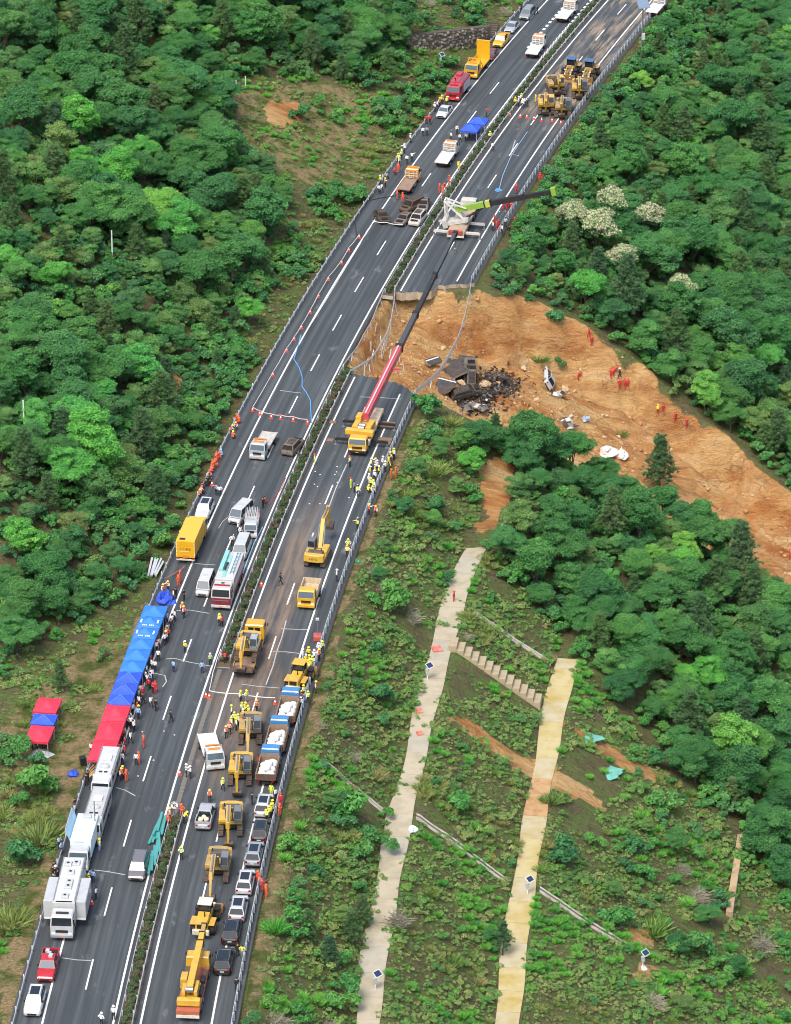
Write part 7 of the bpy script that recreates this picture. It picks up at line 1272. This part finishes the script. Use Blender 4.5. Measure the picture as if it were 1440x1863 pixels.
# ------------------------------------------------------------------ people
SKINM = mat('#b98a6c', .6, 0, .1); HAIR = mat('#1c1613', .7); SHOE = mat('#1d1c1c', .7)
C_TOP = mat('#d8dde2', .8, name='shirt_default'); C_LEG = mat('#23262c', .8, name='trousers_default')
def body_mesh(pose):
    """joints of a 1.70 m person as a skinned skeleton -> one continuous surface"""
    J = pose; names = list(J); idx = {n: i for i, n in enumerate(names)}
    E = [('pelvis', 'chest'), ('chest', 'neck'), ('neck', 'head'), ('head', 'crown'), ('chest', 'shl'), ('shl', 'ell'), ('ell', 'wrl'), ('wrl', 'hal'), ('chest', 'shr'), ('shr', 'elr'), ('elr', 'wrr'), ('wrr', 'har'), ('pelvis', 'hipl'), ('hipl', 'knl'), ('knl', 'anl'), ('anl', 'tol'), ('pelvis', 'hipr'), ('hipr', 'knr'), ('knr', 'anr'), ('anr', 'tor')]
    Rr = dict(pelvis=(.15, .11), chest=(.17, .12), neck=(.06, .06), head=(.085, .1), crown=(.07, .08), sh=(.075, .075), el=(.05, .05), wr=(.035, .035), ha=(.04, .022), hip=(.1, .1), kn=(.068, .068), an=(.045, .05), to=(.05, .035))
    me = bpy.data.meshes.new('body'); me.from_pydata([J[n] for n in names], [(idx[a], idx[b]) for a, b in E], []); o = bpy.data.objects.new('tmp', me); COL.objects.link(o)
    sk = o.modifiers.new('skin', 'SKIN'); sk.use_smooth_shade = True; o.modifiers.new('sub', 'SUBSURF').levels = 1; lay = me.skin_vertices[0].data
    for n in names: k = n if n in Rr else n[:-1]; lay[idx[n]].radius = Rr[k]
    lay[idx['pelvis']].use_root = True; bpy.context.view_layer.update(); ev = bpy.data.meshes.new_from_object(o.evaluated_get(bpy.context.evaluated_depsgraph_get())); bpy.data.objects.remove(o)
    V = [v.co.copy() for v in ev.vertices]; Fs = [tuple(p.vertices) for p in ev.polygons]; bpy.data.meshes.remove(ev); seg = []
    cl = {'neck': 0, 'head': 0, 'crown': 0, 'hal': 0, 'har': 0, 'tol': 3, 'tor': 3, 'chest': 1, 'shl': 1, 'shr': 1, 'ell': 1, 'elr': 1, 'wrl': 1, 'wrr': 1, 'hipl': 2, 'hipr': 2, 'knl': 2, 'knr': 2, 'anl': 2, 'anr': 2}
    for a, b in E: seg.append((Vector(J[a]), Vector(J[b]), cl[b], b))
    mi = []; part_of = []
    for f in Fs:
        c = sum((V[i] for i in f), Vector())/len(f); best = None
        for a, b, m, nm in seg:
            ab = b-a; t = max(0, min(1, (c-a).dot(ab)/ab.length_squared)); d = (c - a - ab*t).length
            if best is None or d < best[0]: best = (d, m, nm, t)
        m = best[1]
        if best[2] == 'neck' and best[3] < .6: m = 1
        if best[2] in ('hipl', 'hipr') and c.z > J['pelvis'][2] + .04: m = 1
        if best[2] == 'chest' and best[3] < .12: m = 2
        mi.append(m); part_of.append(best[2])
    mb = MB(); mb.v = [tuple(v) for v in V]; mb.f = list(Fs); mb.m = mi; hd = Vector(J['head'])
    fw = Vector((0, 1, 0))
    mb.cyl(hd + Vector((0, .08, .02)), hd + Vector((0, .125, -.015)), .022, .012, 5, 0)
    for s in (-1, 1): mb.box(hd.x+s*.03-.012, hd.x+s*.03+.012, hd.y+.085, hd.y+.095, hd.z+.025, hd.z+.04, 4); mb.cyl(hd + Vector((s*.082, 0, 0)), hd + Vector((s*.1, -.01, .01)), .03, .02, 5, 0)
    mb.box(hd.x-.025, hd.x+.025, hd.y+.08, hd.y+.092, hd.z-.055, hd.z-.043, 4)
    for h, w_ in (('hal', 'wrl'), ('har', 'wrr')):                                   # five fingers rooted in each palm
        d = (Vector(J[h]) - Vector(J[w_])).normalized(); p = Vector(J[h]); sd = d.cross(Vector((0, 1, 0.2))).normalized(); up = sd.cross(d)
        for k, (o, L) in enumerate([(-.028, .06), (-.009, .072), (.009, .068), (.027, .054)]): a = p + up*o; mb.tube([a, a + d*L*.55, a + d*L*.9 + sd*.02], [.01, .009, .007], 5, 0)
        a = p - d*.03 + up*-.03; mb.tube([a, a - up*.03 + d*.025, a - up*.035 + d*.055], [.011, .01, .008], 5, 0)
    return mb, [i for i, n in enumerate(part_of) if n in ('chest', 'shl', 'shr') or (n == 'pelvis')]
def stand(**k):
    J = dict(pelvis=(0, 0, .95), chest=(0, .0, 1.28), neck=(0, .01, 1.46), head=(0, .03, 1.58), crown=(0, .02, 1.68), shl=(-.19, 0, 1.38), ell=(-.25, -.03, 1.12), wrl=(-.24, .06, .88), hal=(-.23, .09, .8), shr=(.19, 0, 1.38), elr=(.25, -.03, 1.12), wrr=(.24, .06, .88), har=(.23, .09, .8), hipl=(-.1, 0, .88), knl=(-.11, .02, .48), anl=(-.11, -.02, .07), tol=(-.12, .14, .04), hipr=(.1, 0, .88), knr=(.11, .02, .48), anr=(.11, -.02, .07), tor=(.12, .14, .04)); J.update(k); return J
POSES = [stand(), stand(knl=(-.1, .2, .5), anl=(-.1, .22, .09), tol=(-.1, .37, .05), knr=(.1, -.06, .48), anr=(.1, -.3, .1), tor=(.1, -.17, .04), ell=(-.25, -.16, 1.14), wrl=(-.22, -.2, .9), hal=(-.21, -.2, .82), elr=(.25, .1, 1.12), wrr=(.22, .28, .95), har=(.21, .33, .9)),
    stand(ell=(-.4, -.06, 1.17), wrl=(-.2, .06, 1.0), hal=(-.14, .09, .99), elr=(.4, -.06, 1.17), wrr=(.2, .06, 1.0), har=(.14, .09, .99)),
    stand(ell=(-.27, .1, 1.14), wrl=(-.12, .3, 1.2), hal=(-.08, .36, 1.24), elr=(.3, .25, 1.36), wrr=(.28, .5, 1.42), har=(.28, .58, 1.43)),
    stand(pelvis=(0, 0, .5), chest=(0, .1, .82), neck=(0, .16, 1.0), head=(0, .2, 1.12), crown=(0, .2, 1.22), shl=(-.19, .12, .92), ell=(-.25, .25, .7), wrl=(-.15, .42, .62), hal=(-.1, .47, .6), shr=(.19, .12, .92), elr=(.25, .25, .7), wrr=(.15, .42, .62), har=(.1, .47, .6), hipl=(-.11, .02, .46), knl=(-.18, .42, .52), anl=(-.16, .36, .08), tol=(-.17, .51, .04), hipr=(.11, .02, .46), knr=(.18, .42, .52), anr=(.16, .36, .08), tor=(.17, .51, .04)),
    stand(chest=(0, .2, 1.18), neck=(0, .33, 1.27), head=(0, .42, 1.33), crown=(0, .48, 1.41), shl=(-.19, .24, 1.24), ell=(-.24, .38, 1.0), wrl=(-.2, .5, .8), hal=(-.19, .53, .72), shr=(.19, .24, 1.24), elr=(.24, .38, 1.0), wrr=(.2, .5, .8), har=(.19, .53, .72))]
BOD = []; VST = []; HLM = []; HRM = []
for J in POSES:
    mb, vf = body_mesh(J); BOD.append(mb.mesh('body', [SKINM, C_TOP, C_LEG, SHOE, HAIR], True)); me = BOD[-1]; nv = [v.normal.copy() for v in me.vertices]; v = MB(); mp = {}
    for fi in vf:
        f = []
        for i in me.polygons[fi].vertices:
            if i not in mp: mp[i] = len(v.v); v.v.append(tuple(me.vertices[i].co + nv[i]*.022))
            f.append(mp[i])
        v.f.append(tuple(f)); v.m.append(0)
    VST.append(v.mesh('vest', [C_TOP], True)); h = Vector(J['head']); c = h + Vector((0, -.01, .05)); n = 14; ring = lambda r, z, dy=0: [(c.x + math.cos(2*math.pi*k/n)*r, c.y + math.sin(2*math.pi*k/n)*r*1.1 + dy, c.z + z) for k in range(n)]
    HLM.append(MB().loft([ring(.17, 0, .02), ring(.165, .015, .02), ring(.135, .02), ring(.13, .07), ring(.1, .12), ring(.045, .145)]).mesh('helmet', [C_TOP], True)); HRM.append(MB().loft([ring(.095, -.05, -.03), ring(.105, .0, -.02), ring(.1, .06), ring(.06, .1), ring(.02, .11)]).mesh('hair', HAIR, True))
def cloth(hexc): return mat(hexc, .85, 0, .15, '#5a5348', 0, 'cloth_' + hexc.lstrip('#'))
COLS = dict(white='#e3e6e8', black='#1f2125', navy='#22304e', blue='#8fb4dc', red='#c42a2a', orange='#e0562a', lime='#c9e04a', yellow='#e2d43a', grey='#8c9196', pink='#d8a0a0', green='#9fc080', khaki='#8f8468')
SLOT = 0
def dress(o, i, m): o.material_slots[i].link = 'OBJECT'; o.material_slots[i].material = m
def person(px, py, look, where, pose=None, yaw=None, ground='road', lab=None):
    """look: top / trousers / vest or - / hat or -"""
    top, leg, vest, hat = look.split('/'); q = random.Random(px*31 + py*7); ps = q.choice([0, 0, 2, 3, 0, 1]) if pose is None else pose
    p = at(px, py, 0) if ground == 'road' else atT(px, py) if ground == 'terrain' else at(px, py, ground)
    if ground == 'road':
        s_, d_ = W2R(p.x, p.y)
        if d_ > EDGE_R + .3 or d_ < EDGE_L - .3: p = atT(px, py)
    words = {'lime': 'hi-vis lime', 'navy': 'dark blue', 'blue': 'light blue'}; cw_ = lambda c: words.get(c, c)
    if vest != '-': desc = 'person in ' + cw_(vest) + ' vest' + ((' and ' + cw_(hat) + ' helmet') if hat != '-' else '')
    elif top == leg: desc = 'person all in ' + cw_(top) + ((' with ' + cw_(hat) + ' helmet') if hat != '-' and hat != top else '')
    else: desc = 'person in ' + cw_(top) + ' top' + ((' and ' + cw_(hat) + ' helmet') if hat != '-' else ' and ' + cw_(leg) + ' trousers')
    if ps == 4: desc = desc.replace('person', 'crouching person', 1)
    if ps == 5: desc = desc.replace('person', 'bending person', 1)
    desc = lab or ' '.join((desc + ' ' + where).split()[:16])
    r = thing('person', desc, 'person', p, q.uniform(0, 6.28) if yaw is None else yaw, 'people ' + where); r.scale = (q.uniform(.97, 1.06),)*3
    b = link('body', BOD[ps], r); dress(b, 1, cloth(COLS[top])); dress(b, 2, cloth(COLS[leg]))
    if vest != '-': dress(link('vest', VST[ps], r), 0, cloth(COLS[vest]))
    if hat != '-': dress(link('helmet', HLM[ps], r), 0, mat(COLS[hat], .35, 0, .1))
    else: link('hair', HRM[ps], r)
    return r
WB = 'white/black/-/-'; WH = 'white/black/-/white'; HV = 'white/black/lime/yellow'; HVF = 'lime/lime/-/red'; OR_ = 'white/black/orange/yellow'; ORF = 'orange/orange/-/orange'; RD_ = 'red/red/-/red'; BK = 'black/black/-/-'; YV = 'yellow/black/-/white'; BL = 'blue/navy/-/-'; RB = 'red/black/-/-'; GR = 'grey/black/-/-'
def crowd(where, items, **k):
    for it in items: person(it[0], it[1], it[2], where, *(it[3:]), **k)
crowd('near the two blue tents beyond the collapse', [(885, 212, RB), (832, 244, WB), (821, 257, WB), (837, 259, WB), (848, 257, WB), (862, 247, BK), (870, 243, WB), (855, 250, GR)])
crowd('at the median by the far cones', [(938, 193, 'yellow/black/-/yellow'), (944, 193, WH), (949, 186, HV), (955, 193, WB), (960, 195, BK), (975, 186, 'yellow/yellow/-/-'), (951, 197, WH)])
crowd('on the far right carriageway beside the median', [(882, 271, GR), (897, 275, WB), (892, 257, HV)])
crowd('on the shoulder around the red fire engine', [(796, 199, WB), (804, 190, 'yellow/black/-/yellow'), (813, 193, 'yellow/black/-/yellow'), (783, 226, RB), (776, 226, RB), (791, 203, WH), (800, 195, OR_)])
crowd('on the shoulder at the top of the photo', [(978, 25, BK), (949, 20, BK)])
crowd('along the left rail above the yellow flatbed', [(777, 247, GR), (770, 247, WB), (747, 260, WH), (736, 279, WH), (725, 296, HV), (731, 290, HV), (727, 302, HV), (741, 298, WB), (750, 294, WB), (725, 314, ORF), (716, 318, 'red/black/-/red', 4), (703, 326, GR, 4), (692, 336, YV), (701, 341, OR_), (690, 353, WB), (695, 350, WB)])
crowd('beside the burnt cars', [(723, 363, ORF), (733, 368, ORF), (805, 356, ORF), (800, 352, ORF), (818, 336, ORF), (835, 309, 'yellow/yellow/-/-'), (809, 347, ORF, 5)])
crowd('around the grey crane by the valley rail', [(983, 332, RD_), (940, 352, RD_), (916, 381, RD_), (923, 381, RD_), (931, 381, RD_), (927, 377, RD_), (897, 420, 'white/black/yellow/-'), (904, 421, RD_), (908, 416, RD_), (914, 426, WB), (937, 413, RD_), (943, 413, RD_), (920, 413, WB), (900, 410, RD_), (927, 428, BK)])
crowd('searching on the landslide', [(1072, 616, RD_), (1077, 629, RD_), (1052, 692, RD_, 5), (1112, 689, RD_), (1128, 708, RD_), (1137, 708, RD_), (1143, 708, RD_), (1128, 688, 'black/black/-/white'), (1197, 754, 'yellow/red/-/yellow'), (1207, 753, RD_), (1229, 769, RD_), (1249, 779, RD_), (1437, 1018, RD_), (1117, 684, RD_, 5)], ground='terrain')
crowd('sitting in a row along the left rail above the white SUV', [(433, 768, ORF, 4), (436, 772, ORF, 4), (430, 781, OR_, 4), (421, 788, OR_, 4), (424, 800, OR_, 4), (405, 832, 'blue/blue/-/blue', 4), (398, 835, ORF, 4), (395, 842, ORF, 4), (392, 849, ORF, 4), (389, 856, ORF, 4), (385, 862, ORF, 4), (393, 838, ORF, 4), (387, 853, ORF, 4), (381, 870, 'pink/black/-/orange', 4), (377, 880, BK, 4), (374, 886, BK, 4), (371, 892, BK, 4), (366, 900, 'pink/black/-/orange', 4), (362, 906, OR_, 4), (379, 876, BK, 4)])
crowd('on the left carriageway around the minibuses', [(394, 901, GR), (400, 903, WB), (479, 925, BK), (423, 994, WB), (434, 971, WH), (438, 978, WB), (484, 918, 'red/black/-/-', 4)])
crowd('on the right carriageway below the orange crane', [(573, 846, HVF), (637, 850, 'white/black/yellow/red'), (639, 889, HVF), (645, 896, GR), (652, 904, 'white/black/lime/-')])
crowd('gathered at the right rail below the orange crane', [(676, 854, 'yellow/black/-/white'), (684, 853, OR_), (683, 865, YV), (672, 882, WH), (682, 876, WH), (670, 898, 'yellow/black/-/yellow', 4), (677, 898, HV, 4), (680, 893, HV), (690, 868, 'yellow/black/-/white'), (697, 851, WH), (702, 859, WH), (708, 848, 'yellow/yellow/-/-'), (717, 837, HV), (675, 890, HV), (687, 858, WH), (711, 842, OR_), (674, 868, YV)])
crowd('on the verge outside the right rail', [(712, 873, ORF), (721, 871, ORF), (684, 940, OR_), (672, 937, OR_), (651, 965, 'lime/black/-/-'), (634, 1002, HV), (632, 1014, HV), (613, 1058, WH), (575, 1262, OR_), (511, 1467, RD_), (509, 1485, ORF), (470, 1609, ORF), (477, 1622, RD_), (484, 1634, ORF), (581, 1203, OR_)])
crowd('between the yellow box truck and the blue tents', [(325, 1067, ORF), (328, 1060, ORF), (335, 1093, BK), (320, 1090, BK), (316, 1093, WB), (335, 1125, OR_), (332, 1117, OR_), (297, 1084, OR_), (306, 1078, OR_)])
crowd('walking on the left carriageway beside the tents', [(400, 1139, HV), (405, 1141, RB), (337, 1188, YV), (316, 1223, BL), (368, 1225, BL), (383, 1211, 'green/black/-/white'), (311, 1315, BK, 1), (262, 1362, ORF), (248, 1392, WB), (253, 1391, ORF), (221, 1421, OR_), (230, 1423, ORF), (284, 1294, BK), (275, 1288, WB), (279, 1261, RB), (283, 1262, RD_), (224, 1416, 'yellow/black/red/yellow')])
crowd('on the muddy right carriageway', [(511, 1065, BK, 1), (410, 1208, RB, 5)])
crowd('at the right rail beside the wheel loader', [(546, 1246, HV), (552, 1203, 'white/white/-/white'), (562, 1200, 'yellow/black/-/yellow'), (557, 1212, YV), (561, 1222, 'yellow/black/-/yellow'), (566, 1222, 'yellow/black/-/yellow'), (569, 1216, HV), (572, 1205, WH), (587, 1187, HV), (580, 1192, WH), (563, 1214, 'yellow/black/-/yellow'), (561, 1280, HV), (549, 1280, OR_), (548, 1290, WH), (553, 1270, HV)])
crowd('around the first excavator of the line', [(438, 1278, HV), (449, 1278, 'white/grey/lime/yellow'), (422, 1306, HV), (421, 1328, HV), (434, 1322, HV), (430, 1329, 'white/black/yellow/yellow'), (412, 1344, OR_), (418, 1337, 'pink/black/-/orange'), (447, 1300, 'yellow/black/-/yellow'), (452, 1306, 'yellow/black/-/yellow'), (443, 1312, YV), (467, 1297, OR_), (427, 1318, HV), (471, 1397, RB), (441, 1300, HV)])
crowd('on the crossing and around the silver pickup', [(339, 1414, WH), (347, 1417, WH), (406, 1439, HV), (382, 1460, OR_), (330, 1565, HV), (309, 1494, 'pink/black/-/yellow'), (331, 1486, ORF), (335, 1499, 'yellow/black/-/yellow', 5), (304, 1499, ORF, 4)])
crowd('along the right rail beside the parked cars', [(459, 1465, BK), (494, 1450, 'lime/lime/-/-'), (502, 1456, WB), (496, 1479, 'yellow/black/-/yellow'), (491, 1490, 'yellow/black/-/yellow'), (494, 1485, HV), (441, 1743, 'lime/grey/-/-'), (433, 1741, BK), (431, 1804, BK), (486, 1497, HV, 5)])
crowd('beside the white service trucks', [(181, 1549, 'white/blue/lime/yellow'), (169, 1546, GR), (164, 1538, WB), (165, 1604, BL), (170, 1606, BL), (175, 1637, WB), (162, 1613, 'yellow/black/-/yellow'), (160, 1530, GR)])
crowd('near the bottom edge of the photo', [(185, 1868, WH), (207, 1856, WH)])
crowd('on the verge left of the white service trucks', [(102, 1600, 'black/black/-/white'), (99, 1590, BK), (106, 1606, BK), (100, 1612, BK), (97, 1598, BK), (137, 1474, BK), (157, 1430, BK), (160, 1424, BK), (166, 1373, 'white/black/-/red'), (108, 1545, BL), (112, 1555, BL)], ground='terrain')
crowd('under the red field tents', [(58, 1364, WB), (68, 1366, WB), (79, 1364, WB), (84, 1358, RB), (63, 1360, RB)], ground='terrain')
crowd('on the concrete paths', [(826, 1096, RD_)], ground='terrain')
qp = random.Random(12)
for k in range(74):                                        # crowd along the open side of the tents
    t = (k + qp.random()*.8)/74; s_ = rs[0] + (rs[-1]-rs[0])*t; d = -3.75 + qp.choice([-.9, -.4, 0, .3, .75]) + qp.uniform(-.15, .15); x, y = R2W(s_, d); px, py = proj(x, y, 0)
    look = qp.choice([WB, WB, WB, WB, BK, BK, GR, RB, RD_, OR_, BL, 'red/black/-/-', 'white/black/-/-', 'pink/black/-/-', 'khaki/black/-/-'])
    person(float(px), float(py), look, 'beside the ' + ('blue' if k < 50 else 'red') + ' tents of the long row')
